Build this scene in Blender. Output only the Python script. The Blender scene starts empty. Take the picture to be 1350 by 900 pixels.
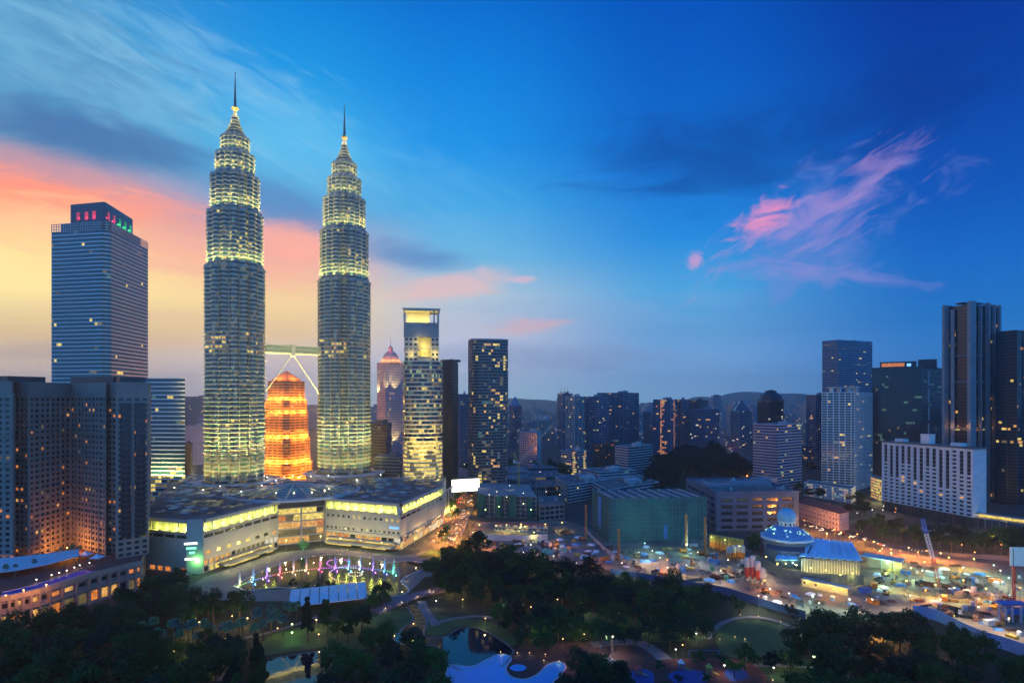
import bpy, bmesh, math, random
from mathutils import Vector, Matrix
from mathutils.geometry import tessellate_polygon
S = bpy.context.scene
COL = S.collection
R = math.radians
PI = math.pi
rng = random.Random(7)

# ------------------------------------------------------------------ camera
CAM_H, FPX, HOR, W0, H0 = 119.0, 800.0, 525.0, 1350.0, 900.0
cam_d = bpy.data.cameras.new('camera')
cam = bpy.data.objects.new('camera', cam_d); COL.objects.link(cam)
cam.location = (0, 0, CAM_H); cam.rotation_euler = (R(90), 0, 0)
cam_d.sensor_width = 36.0; cam_d.lens = 36.0*FPX/W0
cam_d.shift_y = (HOR-H0/2)/W0
cam_d.clip_start = 1.0; cam_d.clip_end = 40000
S.camera = cam
S.view_settings.view_transform = 'Standard'; S.view_settings.look = 'None'
S.view_settings.exposure = 0.5; S.view_settings.gamma = 1.0
S.view_settings.use_curve_mapping = False
S.render.engine = 'CYCLES'
cy = S.cycles
cy.use_denoising = True; cy.max_bounces = 5; cy.diffuse_bounces = 2; cy.glossy_bounces = 3
cy.transmission_bounces = 3; cy.volume_bounces = 0; cy.transparent_max_bounces = 6
cy.sample_clamp_indirect = 3.0; cy.sample_clamp_direct = 0.0; cy.use_light_tree = True
cy.caustics_reflective = False; cy.caustics_refractive = False
cy.volume_max_steps = 64

def lin(c):
    c /= 255.0
    return c/12.92 if c <= 0.04045 else ((c+0.055)/1.055)**2.4
def rgb(r, g, b, a=1.0): return (lin(r), lin(g), lin(b), a)

# ------------------------------------------------------------------ node helper
class NT:
    def __init__(s, tree):
        s.t = tree; s.n = tree.nodes; s.l = tree.links; s.n.clear()
    def node(s, typ, **kw):
        n = s.n.new(typ)
        for k, v in kw.items(): setattr(n, k, v)
        return n
    def put(s, sock, v):
        if isinstance(v, bpy.types.NodeSocket): s.l.new(v, sock)
        elif v is not None: sock.default_value = v
    def m(s, op, a, b=None, c=None, clamp=False):
        n = s.node('ShaderNodeMath', operation=op); n.use_clamp = clamp
        s.put(n.inputs[0], a)
        if b is not None: s.put(n.inputs[1], b)
        if c is not None: s.put(n.inputs[2], c)
        return n.outputs[0]
    def smooth(s, v, a, b, to0=0.0, to1=1.0):
        n = s.node('ShaderNodeMapRange', interpolation_type='SMOOTHSTEP')
        s.put(n.inputs[0], v); s.put(n.inputs[1], a); s.put(n.inputs[2], b)
        n.inputs[3].default_value = to0; n.inputs[4].default_value = to1
        return n.outputs[0]
    def linmap(s, v, a, b, to0=0.0, to1=1.0):
        n = s.node('ShaderNodeMapRange'); n.clamp = True
        s.put(n.inputs[0], v); s.put(n.inputs[1], a); s.put(n.inputs[2], b)
        n.inputs[3].default_value = to0; n.inputs[4].default_value = to1
        return n.outputs[0]
    def mix(s, f, a, b, blend='MIX'):
        n = s.node('ShaderNodeMix', data_type='RGBA', blend_type=blend); n.clamp_factor = True
        s.put(n.inputs[0], f); s.put(n.inputs[6], a); s.put(n.inputs[7], b)
        return n.outputs[2]
    def xyz(s, x, y, z=0.0):
        n = s.node('ShaderNodeCombineXYZ'); s.put(n.inputs[0], x); s.put(n.inputs[1], y); s.put(n.inputs[2], z)
        return n.outputs[0]
    def sep(s, v):
        n = s.node('ShaderNodeSeparateXYZ'); s.put(n.inputs[0], v); return n.outputs
    def noise(s, v, scale, detail=4.0, rough=0.55, dist=0.0):
        n = s.node('ShaderNodeTexNoise'); s.put(n.inputs['Vector'], v)
        n.inputs['Scale'].default_value = scale; n.inputs['Detail'].default_value = detail
        n.inputs['Roughness'].default_value = rough; n.inputs['Distortion'].default_value = dist
        return n.outputs[0]
    def ramp(s, f, stops):
        n = s.node('ShaderNodeValToRGB'); e = n.color_ramp.elements
        stops = sorted(stops, key=lambda q: q[0])
        while len(e) < len(stops): e.new(0.5)
        for el, (p, c) in zip(e, stops): el.position = p; el.color = c
        s.put(n.inputs[0], f); return n.outputs[0]

# ------------------------------------------------------------------ sky (directions only)
def make_sky():
    w = bpy.data.worlds.new('World'); S.world = w; w.use_nodes = True
    t = NT(w.node_tree)
    tc = t.node('ShaderNodeTexCoord').outputs['Generated']
    x, y, z = t.sep(tc)
    az = t.m('ARCTAN2', x, y)
    hl = t.m('SQRT', t.m('ADD', t.m('MULTIPLY', x, x), t.m('MULTIPLY', y, y)))
    el = t.m('DIVIDE', z, t.m('MAXIMUM', hl, 0.02))
    EMAX = 0.8
    f = t.m('DIVIDE', el, EMAX, clamp=True)
    def column(px, rows):
        a = math.atan2(px-675, 800)
        cy_ = lambda c: (c[0]*.93, min(250, c[1]*1.02+5), c[2]) if c[2] > c[0]+40 else c     # clear sky leans to cyan
        return a, t.ramp(f, [(min(1, max(0, (HOR-py)/800*math.cos(a)/EMAX)), rgb(*cy_(c))) for py, c in rows])
    cols = [
      column(30, [(525,(206,196,204)),(485,(220,198,184)),(440,(222,190,140)),(380,(254,228,150)),(335,(255,222,146)),(290,(252,180,126)),(245,(244,140,112)),(210,(190,140,150)),(180,(92,128,172)),(110,(66,128,182)),(20,(70,142,194)),(-200,(30,90,170))]),
      column(380,[(525,(196,198,222)),(480,(214,200,204)),(440,(228,196,146)),(400,(240,206,146)),(350,(236,170,146)),(310,(176,152,172)),(270,(84,144,198)),(190,(62,160,218)),(90,(12,130,208)),(0,(0,112,200)),(-200,(0,60,150))]),
      column(600,[(525,(200,214,246)),(480,(194,202,230)),(430,(186,190,206)),(390,(170,190,204)),(340,(112,164,210)),(270,(62,146,212)),(190,(18,126,212)),(90,(2,110,204)),(0,(0,92,190)),(-200,(0,50,140))]),
      column(900,[(525,(158,190,246)),(480,(132,166,228)),(440,(104,148,208)),(380,(76,148,210)),(310,(28,120,206)),(210,(6,92,190)),(100,(2,78,180)),(0,(0,68,172)),(-200,(0,38,120))]),
      column(1250,[(525,(96,154,236)),(480,(62,124,208)),(420,(32,104,188)),(340,(16,90,184)),(250,(8,70,168)),(130,(6,54,150)),(0,(4,42,140)),(-200,(0,24,96))]),
    ]
    c = cols[0][1]
    for i in range(1, len(cols)):
        c = t.mix(t.smooth(az, cols[i-1][0], cols[i][0]), c, cols[i][1])
    # flat coordinates of the view towards +Y: where a cloud layer lies
    yy = t.m('MAXIMUM', y, 0.12)
    X = t.m('DIVIDE', t.m('MULTIPLY', x, 800), yy)
    Y = t.m('DIVIDE', t.m('MULTIPLY', z, 800), yy)
    front = t.smooth(y, 0.15, 0.35)
    def blob(cx, cy_, rx, ry, rot, scale=(1, 1), k=1.0, ns=0.012, edge=(1.05, 0.2), det=6, seed=0.0):
        dx = t.m('SUBTRACT', X, cx-675); dy = t.m('SUBTRACT', Y, HOR-cy_)
        ca, sa = math.cos(R(rot)), math.sin(R(rot))
        u = t.m('ADD', t.m('MULTIPLY', dx, ca), t.m('MULTIPLY', dy, sa))
        v = t.m('SUBTRACT', t.m('MULTIPLY', dy, ca), t.m('MULTIPLY', dx, sa))
        d = t.m('SQRT', t.m('ADD', t.m('POWER', t.m('ABSOLUTE', t.m('DIVIDE', u, rx)), 2), t.m('POWER', t.m('ABSOLUTE', t.m('DIVIDE', v, ry)), 2)))
        n = t.noise(t.xyz(t.m('MULTIPLY', u, scale[0]), t.m('MULTIPLY', v, scale[1]), seed*50), ns, det+2, 0.62, 0.9)
        d2 = t.m('ADD', d, t.m('MULTIPLY', t.m('SUBTRACT', n, 0.5), k*2))
        return t.m('MULTIPLY', t.smooth(d2, edge[0], edge[1]), front)
    def lay(c, mask, amount, colr):
        return t.mix(t.m('MULTIPLY', mask, amount), c, rgb(*colr))
    # high cirrus, pale streaks top left
    c = lay(c, blob(90, 70, 330, 110, -32, (.35, 1.3), 1.1, .012, seed=1), .5, (120,174,204))
    c = lay(c, blob(400, 200, 150, 90, -30, (.6, 1.2), .8, .012, seed=2), .45, (92,176,220))
    c = lay(c, blob(230, 70, 330, 80, -30, (.45, 2.6), 2.0, .02, (1.1, -.5), 9, seed=41), .32, (150,196,220))
    c = lay(c, blob(60, 30, 260, 80, -26, (.45, 2.4), 2.0, .02, (1.1, -.4), 9, seed=42), .4, (40,104,160))
    c = lay(c, blob(540, 250, 200, 70, -24, (.5, 2.0), 2.0, .016, (1.1, -.5), 9, seed=33), .22, (110,180,222))
    c = lay(c, blob(820, 410, 260, 40, 4, (.3, 2.0), 1.8, .012, (1.0, -.1), 8, seed=34), .35, (128,164,206))
    # slate band sinking from the left edge to the middle
    c = lay(c, blob(110, 178, 240, 44, -14, (.45, 1.6), .8, .011, seed=3), .85, (58,104,158))
    c = lay(c, blob(370, 272, 130, 42, -22, (.5, 1.4), .8, .012, seed=4), .7, (74,122,178))
    c = lay(c, blob(545, 338, 105, 26, -8, (.45, 1.5), .7, .014, seed=5), .8, (82,130,184))
    # lit undersides
    c = lay(c, blob(120, 262, 270, 40, -9, (.4, 2.0), 1.7, .014, (1.0, -.2), 9, seed=6), .6, (255,150,116))
    c = lay(c, blob(385, 325, 95, 34, -10, (.5, 1.5), .8, .014, seed=7), .75, (250,164,140))
    c = lay(c, blob(585, 378, 95, 26, 8, (.5, 1.4), .8, .016, seed=8), .6, (238,180,168))
    c = lay(c, blob(690, 369, 22, 7, 4, (.6, 1.5), .6, .04, seed=9), .6, (226,176,186))
    c = lay(c, blob(690, 432, 70, 16, 10, (.5, 1.5), 1.0, .03, seed=10), .5, (226,168,164))
    c = lay(c, blob(40, 462, 130, 18, 2, (.4, 1.8), .7, .015, seed=11), .55, (184,162,156))
    c = lay(c, blob(720, 470, 260, 24, 0, (.3, 1.8), .8, .012, seed=12), .5, (126,146,184))
    c = lay(c, blob(70, 300, 200, 46, -7, (.35, 2.4), 2.0, .018, (1.0, -.3), 9, seed=45), .5, (250,206,150))
    c = lay(c, blob(230, 335, 230, 40, -10, (.35, 2.4), 2.0, .018, (1.0, -.3), 9, seed=46), .45, (236,158,150))
    c = lay(c, blob(60, 225, 240, 26, -10, (.4, 2.4), 2.0, .02, (1.0, -.3), 9, seed=47), .45, (150,140,166))
    c = lay(c, blob(200, 420, 260, 40, -3, (.35, 2.4), 2.0, .016, (1.0, -.3), 9, seed=48), .4, (226,182,150))
    # dark blue cloud upper right
    c = lay(c, blob(930, 205, 215, 78, 8, (.5, 1.3), 1.5, .011, (1.0, 0), 8, seed=13), .65, (8,60,136))
    c = lay(c, blob(1190, 130, 190, 90, 24, (.5, 1.5), 1.6, .011, (1.0, 0), 8, seed=14), .4, (6,44,124))
    # pink cloud right
    c = lay(c, blob(1085, 300, 170, 70, 28, (.6, 1.5), 2.2, .016, (1.0, .0), 10, seed=15), .4, (112,128,200))
    c = lay(c, blob(1075, 285, 150, 46, 30, (.55, 2.0), 2.4, .02, (.95, -.1), 10, seed=16), .42, (176,140,196))
    c = lay(c, blob(1005, 292, 60, 32, 22, (.6, 1.5), 1.7, .03, (.95, -.1), 10, seed=17), .8, (232,140,178))
    c = lay(c, blob(1090, 362, 165, 22, -5, (.45, 1.7), 1.9, .022, (.95, -.1), 10, seed=18), .42, (150,136,200))
    c = lay(c, blob(1150, 235, 90, 16, 32, (.5, 1.8), 1.8, .026, (.95, -.1), 10, seed=20), .35, (170,136,190))
    c = lay(c, blob(917, 344, 17, 16, 25, (1, 1), .9, .05, (.95, .2), seed=19), .7, (206,150,190))
    # the unseen sky behind the camera: bright blue, raised to fill the facades
    back = t.ramp(f, [(0, rgb(92,168,234)), (.25, rgb(64,158,240)), (.6, rgb(44,140,236)), (1, rgb(34,120,224))])
    c = t.mix(t.smooth(t.m('ABSOLUTE', az), 0.85, 2.0), c, back)
    bg = t.node('ShaderNodeBackground'); t.put(bg.inputs[0], c); bg.inputs[1].default_value = 0.9
    out = t.node('ShaderNodeOutputWorld'); t.l.new(bg.outputs[0], out.inputs[0])
make_sky()
# the last warm light from where the sun went down, behind the left towers
sun_d = bpy.data.lights.new('sun', 'SUN'); sun_d.energy = 0.12; sun_d.angle = R(25); sun_d.color = (1, .62, .36)
sun = bpy.data.objects.new('sun', sun_d); COL.objects.link(sun)
sun.rotation_euler = Vector((0.80, -0.58, -0.10)).to_track_quat('-Z', 'Y').to_euler()

# ------------------------------------------------------------------ projection: pixel of the photograph -> place on the ground
def G(px, py, h=0.0):
    d = (CAM_H-h)*FPX/(py-HOR)
    return Vector(((px-675)/FPX*d, d, h))
def D(px, d, h=0.0): return Vector(((px-675)/FPX*d, d, h))
def HT(py, d): return CAM_H+(HOR-py)*d/FPX
def V2(p): return Vector((p[0], p[1]))

# ------------------------------------------------------------------ tagging
def tag(o, label, cat, group=None, kind=None):
    o['label'] = label; o['category'] = cat
    if group: o['group'] = group
    if kind: o['kind'] = kind
    return o
def thing(name, loc, label, cat, group=None, rz=0.0):
    o = bpy.data.objects.new(name, None); COL.objects.link(o)
    o.location = loc; o.rotation_euler = (0, 0, rz); o.empty_display_size = 1.0
    return tag(o, label, cat, group)
KIDS = {}
def dup(root, loc, rz=0.0, sc=None, label=None, group=None):
    r = root.copy(); COL.objects.link(r); r.location = loc; r.rotation_euler = (0, 0, rz)
    if sc is not None: r.scale = sc if hasattr(sc, '__len__') else (sc, sc, sc)
    if label: r['label'] = label
    if group: r['group'] = group
    for ch in root.children:
        c = ch.copy(); COL.objects.link(c); c.parent = r
        for g in ch.children:
            d = g.copy(); COL.objects.link(d); d.parent = c
    return r

def woff(p):
    while p is not None and p.parent is not None: p = p.parent
    return Vector(p.location) if p is not None and p.get('_w') else Vector((0, 0, 0))
# ------------------------------------------------------------------ mesh builder
class MB:
    def __init__(s): s.v = []; s.f = []; s.mi = []; s.uv = []
    def face(s, pts, mi=0, uv=None):
        b = len(s.v); s.v += [tuple(p) for p in pts]
        s.f.append(tuple(range(b, b+len(pts)))); s.mi.append(mi); s.uv.append(uv)
    def grid(s, rows, mi=0, closed=False):
        """rows: list of rings (lists of points)"""
        b = len(s.v); n = len(rows[0])
        for r in rows: s.v += [tuple(p) for p in r]
        for j in range(len(rows)-1):
            for i in range(n if closed else n-1):
                k = (i+1) % n
                s.f.append((b+j*n+i, b+j*n+k, b+(j+1)*n+k, b+(j+1)*n+i))
                s.mi.append(mi(j, i) if callable(mi) else mi); s.uv.append(None)
    def box(s, c, d, mi=0, rz=0.0):
        """centre of the base c, size d"""
        x, y, z = d[0]/2, d[1]/2, d[2]; ca, sa = math.cos(rz), math.sin(rz)
        p = [(c[0]+u*ca-w*sa, c[1]+u*sa+w*ca) for u, w in ((-x,-y),(x,-y),(x,y),(-x,y))]
        s.prism(p, c[2], c[2]+z, mi)
    def prism(s, poly, z0, z1, mi=0, top=None, bottom=True, sides=True):
        n = len(poly)
        if sides:
            u = 0.0
            for i in range(n):
                a, b = poly[i], poly[(i+1) % n]; L = math.hypot(b[0]-a[0], b[1]-a[1])
                s.face([(a[0],a[1],z0),(b[0],b[1],z0),(b[0],b[1],z1),(a[0],a[1],z1)], mi,
                       [(u,z0),(u+L,z0),(u+L,z1),(u,z1)]); u += L
        tm = mi if top is None else top
        for tri in tessellate_polygon([[Vector((q[0],q[1],0)) for q in poly]]):
            pts = [poly[k] for k in tri]
            ar = (pts[1][0]-pts[0][0])*(pts[2][1]-pts[0][1])-(pts[1][1]-pts[0][1])*(pts[2][0]-pts[0][0])
            if ar < 0: pts = pts[::-1]
            s.face([(q[0],q[1],z1) for q in pts], tm)
            if bottom: s.face([(q[0],q[1],z0) for q in pts[::-1]], mi)
    def flat(s, poly, z, mi=0):
        s.prism(poly, z, z, mi, bottom=False, sides=False)
    def bar(s, a, b, r0, r1=None, n=6, mi=0, cap=True):
        a, b = Vector(a), Vector(b); r1 = r0 if r1 is None else r1
        q = (b-a).to_track_quat('Z', 'Y')
        ra = [a+q@Vector((r0*math.cos(2*PI*i/n), r0*math.sin(2*PI*i/n), 0)) for i in range(n)]
        rb = [b+q@Vector((r1*math.cos(2*PI*i/n), r1*math.sin(2*PI*i/n), 0)) for i in range(n)]
        s.grid([ra, rb], mi, True)
        if cap: s.face(ra[::-1], mi); s.face(rb, mi)
    def lathe(s, prof, c=(0,0,0), n=24, mi=0, a0=0.0):
        rows = [[(c[0]+r*math.cos(a0+2*PI*i/n), c[1]+r*math.sin(a0+2*PI*i/n), c[2]+z) for i in range(n)] for r, z in prof]
        s.grid(rows, mi, True)
    def ball(s, c, r, n=8, mi=0, sz=1.0):
        m = max(3, n//2)
        s.lathe([(r*math.sin(PI*j/m)+1e-4, -r*sz*math.cos(PI*j/m)) for j in range(m+1)], c, n, mi)
    def build(s, name, mats, parent=None, origin=None, smooth=False, uv=False):
        me = bpy.data.meshes.new(name)
        off = Vector(origin) if origin is not None else woff(parent)
        vs = [(v[0]-off.x, v[1]-off.y, v[2]-off.z) for v in s.v] if off.length else s.v
        me.from_pydata(vs, [], s.f)
        ms = mats if isinstance(mats, (list, tuple)) else [mats]
        for m in ms: me.materials.append(m)
        me.polygons.foreach_set('material_index', s.mi)
        if smooth: me.polygons.foreach_set('use_smooth', [True]*len(s.f))
        if uv:
            l = me.uv_layers.new(name='UVMap'); flat = []
            for f, u in zip(s.f, s.uv):
                for i in range(len(f)): flat += list(u[i]) if u else [-9.0, -9.0]
            l.data.foreach_set('uv', flat)
        me.update()
        o = bpy.data.objects.new(name, me); COL.objects.link(o)
        if parent is not None: o.parent = parent
        elif origin is not None: o.location = off
        return o
def wthing(name, loc, label, cat, group=None):
    """a thing whose parts are written in world coordinates"""
    o = thing(name, loc, label, cat, group); o['_w'] = 1
    return o
def curve(pts, n=6, closed=True):
    """Catmull-Rom through plan points"""
    p = [Vector((q[0], q[1])) for q in pts]; out = []; m = len(p)
    for i in range(m if closed else m-1):
        if closed: a, b, c, d = p[i-1], p[i], p[(i+1) % m], p[(i+2) % m]
        else: a, b, c, d = p[max(0,i-1)], p[i], p[i+1], p[min(m-1,i+2)]
        for k in range(n):
            t = k/n
            out.append(0.5*((2*b)+(c-a)*t+(2*a-5*b+4*c-d)*t*t+(3*b-a-3*c+d)*t**3))
    if not closed: out.append(p[-1])
    return out
def ribbon(mb, pts, w, z, mi=0):
    p = [Vector((q[0], q[1])) for q in pts]; L = []; Rr = []
    for i in range(len(p)):
        d = (p[min(len(p)-1,i+1)]-p[max(0,i-1)]).normalized(); n = Vector((-d.y, d.x))
        ww = w(i/(len(p)-1)) if callable(w) else w
        L.append((*(p[i]+n*ww/2), z)); Rr.append((*(p[i]-n*ww/2), z))
    mb.grid([Rr, L], mi)
def wallstrip(mb, pts, t, z0, z1, mi=0):
    """a wall of thickness t along plan points"""
    p = [Vector((q[0], q[1])) for q in pts]; L = []; Rr = []
    for i in range(len(p)):
        d = (p[min(len(p)-1,i+1)]-p[max(0,i-1)]).normalized(); n = Vector((-d.y, d.x))
        L.append(p[i]+n*t/2); Rr.append(p[i]-n*t/2)
    g = lambda A, z: [(q.x, q.y, z) for q in A]
    mb.grid([g(Rr,z0), g(Rr,z1), g(L,z1), g(L,z0)], mi)
    for k in (0, -1): mb.face([(*Rr[k],z0),(*L[k],z0),(*L[k],z1),(*Rr[k],z1)], mi)
# ------------------------------------------------------------------ materials
def mat(name, color, rough=0.7, metal=0.0, var=0.0, vscale=0.3, color2=None, spec=0.5, objvar=0.0, bump=0.0):
    m = bpy.data.materials.new(name); m.use_nodes = True; t = NT(m.node_tree)
    b = t.node('ShaderNodeBsdfPrincipled'); o = t.node('ShaderNodeOutputMaterial'); t.l.new(b.outputs[0], o.inputs[0])
    c = (*color[:3], 1.0)
    b.inputs['Roughness'].default_value = rough; b.inputs['Metallic'].default_value = metal
    b.inputs['Specular IOR Level'].default_value = spec
    sock = None
    if var or color2 or bump:
        co = t.node('ShaderNodeTexCoord').outputs['Object']
        n = t.noise(co, vscale, 5.0, 0.6)
        n2 = t.smooth(n, 0.3, 0.7)
        lo = color2 if color2 else tuple(max(0, q*(1-var)) for q in color[:3])
        hi = color if color2 else tuple(q*(1+var) for q in color[:3])
        sock = t.mix(n2, (*lo[:3], 1), (*hi[:3], 1))
        if bump:
            bp = t.node('ShaderNodeBump'); bp.inputs['Strength'].default_value = bump; bp.inputs['Distance'].default_value = 0.3
            t.l.new(n, bp.inputs['Height']); t.l.new(bp.outputs[0], b.inputs['Normal'])
    if objvar:
        r = t.node('ShaderNodeObjectInfo').outputs['Random']
        k = t.linmap(r, 0, 1, 1-objvar, 1+objvar)
        sock = t.mix(1.0, sock if sock is not None else c, t.xyz(k, k, k), 'MULTIPLY')
    if sock is not None: t.l.new(sock, b.inputs['Base Color'])
    else: b.inputs['Base Color'].default_value = c
    return m
def glow(name, color, strength, sample=False, base=(0.05,0.05,0.05), var=0.0, vs=0.5):
    m = bpy.data.materials.new(name); m.use_nodes = True; t = NT(m.node_tree)
    b = t.node('ShaderNodeBsdfPrincipled'); o = t.node('ShaderNodeOutputMaterial'); t.l.new(b.outputs[0], o.inputs[0])
    b.inputs['Base Color'].default_value = (*base, 1); b.inputs['Roughness'].default_value = 0.25
    b.inputs['Emission Color'].default_value = (*color[:3], 1); b.inputs['Emission Strength'].default_value = strength
    if var:
        co = t.node('ShaderNodeTexCoord').outputs['Object']
        n = t.noise(co, vs, 3.0, 0.7)
        t.l.new(t.linmap(n, 0.35, 0.65, strength*(1-var), strength*(1+var)), b.inputs['Emission Strength'])
    m.cycles.emission_sampling = 'AUTO' if sample else 'NONE'
    return m
M = {}
M['glass'] = mat('dark_glass', (.018,.026,.036), 0.12, spec=0.6)
M['glass_teal'] = mat('teal_glass', (.02,.085,.095), 0.14, spec=0.7)
M['glass_blue'] = mat('blue_glass', (.02,.04,.075), 0.12, spec=0.7)
M['glass_warm'] = mat('bronze_glass', (.035,.026,.022), 0.15, spec=0.5)
M['steel'] = mat('brushed_steel', (.32,.36,.33), 0.38, 0.3)
M['steel_dark'] = mat('dark_steel', (.10,.11,.12), 0.45, 0.5)
M['white'] = mat('white_paint', (.72,.73,.72), 0.6, var=.08, vscale=.12)
M['offwhite'] = mat('weathered_white', (.5,.5,.5), 0.7, var=.14, vscale=.15)
M['granite'] = mat('pale_granite', (.29,.235,.20), 0.65, var=.1, vscale=.08)
M['beige'] = mat('beige_stone', (.46,.42,.36), 0.65, var=.08, vscale=.1)
M['concrete'] = mat('concrete', (.27,.26,.25), 0.85, var=.22, vscale=.1)
M['dark_concrete'] = mat('dark_concrete', (.13,.13,.135), 0.85, var=.25, vscale=.1)
M['greywall'] = mat('grey_render', (.24,.25,.27), 0.75, var=.12, vscale=.1)
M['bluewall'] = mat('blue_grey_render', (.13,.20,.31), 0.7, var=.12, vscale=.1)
M['brown'] = mat('brown_panel', (.10,.055,.045), 0.6, var=.15, vscale=.1)
M['mauve'] = mat('mauve_render', (.42,.38,.45), 0.7, var=.1, vscale=.1)
M['pink'] = mat('pink_render', (.52,.40,.38), 0.75, var=.12, vscale=.15)
M['redroof'] = mat('red_roof_tile', (.18,.05,.045), 0.8, var=.25, vscale=.4)
M['roof'] = mat('roof_felt', (.12,.125,.135), 0.85, var=.3, vscale=.08)
M['roof_light'] = mat('pale_roof', (.3,.32,.34), 0.8, var=.25, vscale=.08)
M['black'] = mat('black_metal', (.015,.015,.017), 0.5, 0.3)
M['pole'] = mat('grey_metal', (.2,.2,.21), 0.5, 0.6)
M['darkpanel'] = mat('dark_cladding', (.035,.038,.05), 0.35, var=.2, vscale=.05)
M['orange_paint'] = mat('orange_paint', (.62,.2,.03), 0.5, var=.15, vscale=.6)
M['yellow_paint'] = mat('yellow_paint', (.6,.38,.06), 0.5, var=.15, vscale=.6)
M['red_paint'] = mat('red_paint', (.45,.05,.04), 0.5, var=.15, vscale=.6)
M['blue_paint'] = mat('blue_paint', (.04,.16,.45), 0.5, var=.15, vscale=.6)
M['green_paint'] = mat('green_paint', (.04,.25,.12), 0.5, var=.15, vscale=.6)
M['wood'] = mat('timber', (.25,.17,.1), 0.8, var=.3, vscale=.8)
M['rust'] = mat('rusty_steel', (.16,.07,.045), 0.8, var=.35, vscale=.8)
M['blue_sheet'] = mat('blue_sheet', (.05,.22,.55), 0.5, var=.12, vscale=.2)
M['net'] = mat('green_net', (.016,.20,.185), 0.85, var=.3, vscale=.06, color2=(.014,.10,.12))
M['net2'] = mat('dark_green_net', (.012,.16,.10), 0.85, color2=(.015,.09,.075), vscale=.1)
M['canvas'] = mat('white_canvas', (.7,.72,.75), 0.7, var=.06, vscale=.3)
M['tyre'] = mat('rubber', (.02,.02,.02), 0.8)
# lit windows
M['lw'] = glow('lit_window_warm', (1.0,.50,.12), 0.5, var=.5)
M['lo'] = glow('lit_window_orange', (1.0,.30,.05), 0.45, var=.5)
M['ly'] = glow('lit_window_yellow', (1.0,.74,.16), 0.6, var=.5)
M['lg'] = glow('lit_window_greenish', (.72,.92,.40), 0.3, var=.5)
M['lh'] = glow('lit_window_white', (1.0,.93,.72), 0.5, var=.4)
M['ldim'] = glow('lit_window_dim', (.85,.62,.22), 0.10, var=.6)
M['lteal'] = glow('lit_window_teal', (.35,.8,.62), 0.11, var=.6)
# lamps
M['lamp_white'] = glow('lamp_glass_white', (1.0,.92,.72), 4)
M['lamp_warm'] = glow('lamp_glass_warm', (1.0,.60,.2), 3)
M['lamp_orange'] = glow('lamp_glass_orange', (1.0,.36,.06), 3.2)
M['lamp_green'] = glow('lamp_glass_green', (.66,1.0,.34), 4)
M['lamp_red'] = glow('lamp_glass_red', (1.0,.06,.05), 6)
M['screen'] = glow('backlit_screen', (1.0,.95,.78), 2.6, sample=True)
M['sign_green'] = glow('sign_green', (.18,1.0,.45), 1.8)
M['sign_white'] = glow('sign_white', (.85,1.0,.85), 1.8)
M['sign_blue'] = glow('sign_blue', (.15,.4,1.0), 1.5)
M['sign_red'] = glow('sign_red', (1.0,.1,.1), 1.2)

M['beige_dark'] = mat('brownish_granite', (.30,.25,.21), .7, var=.12, vscale=.1)
M['slate_blue'] = mat('slate_blue_render', (.055,.115,.2), .7, var=.2, vscale=.08)
M['crown_r'] = glow('crown_panel_red', (1.0,.06,.16), .3, var=.5, vs=.15)
M['crown_g'] = glow('crown_panel_green', (.05,.9,.3), .28, var=.5, vs=.15)

def light(parent, loc, power, color, size=0.4, spot=None, aim=None, blend=0.6, name='light'):
    """a lamp's own light, child of its thing"""
    key = (round(power, 1), color, size, spot, blend)
    if key not in LIGHTS:
        l = bpy.data.lights.new(name, 'SPOT' if spot else 'POINT'); l.energy = power; l.color = color; l.shadow_soft_size = size
        if spot: l.spot_size = R(spot); l.spot_blend = blend
        LIGHTS[key] = l
    o = bpy.data.objects.new(name, LIGHTS[key]); COL.objects.link(o)
    if parent is not None: o.parent = parent
    o.location = loc
    if aim is not None: o.rotation_euler = Vector(aim).to_track_quat('-Z', 'Y').to_euler()
    return o
LIGHTS = {}
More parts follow.
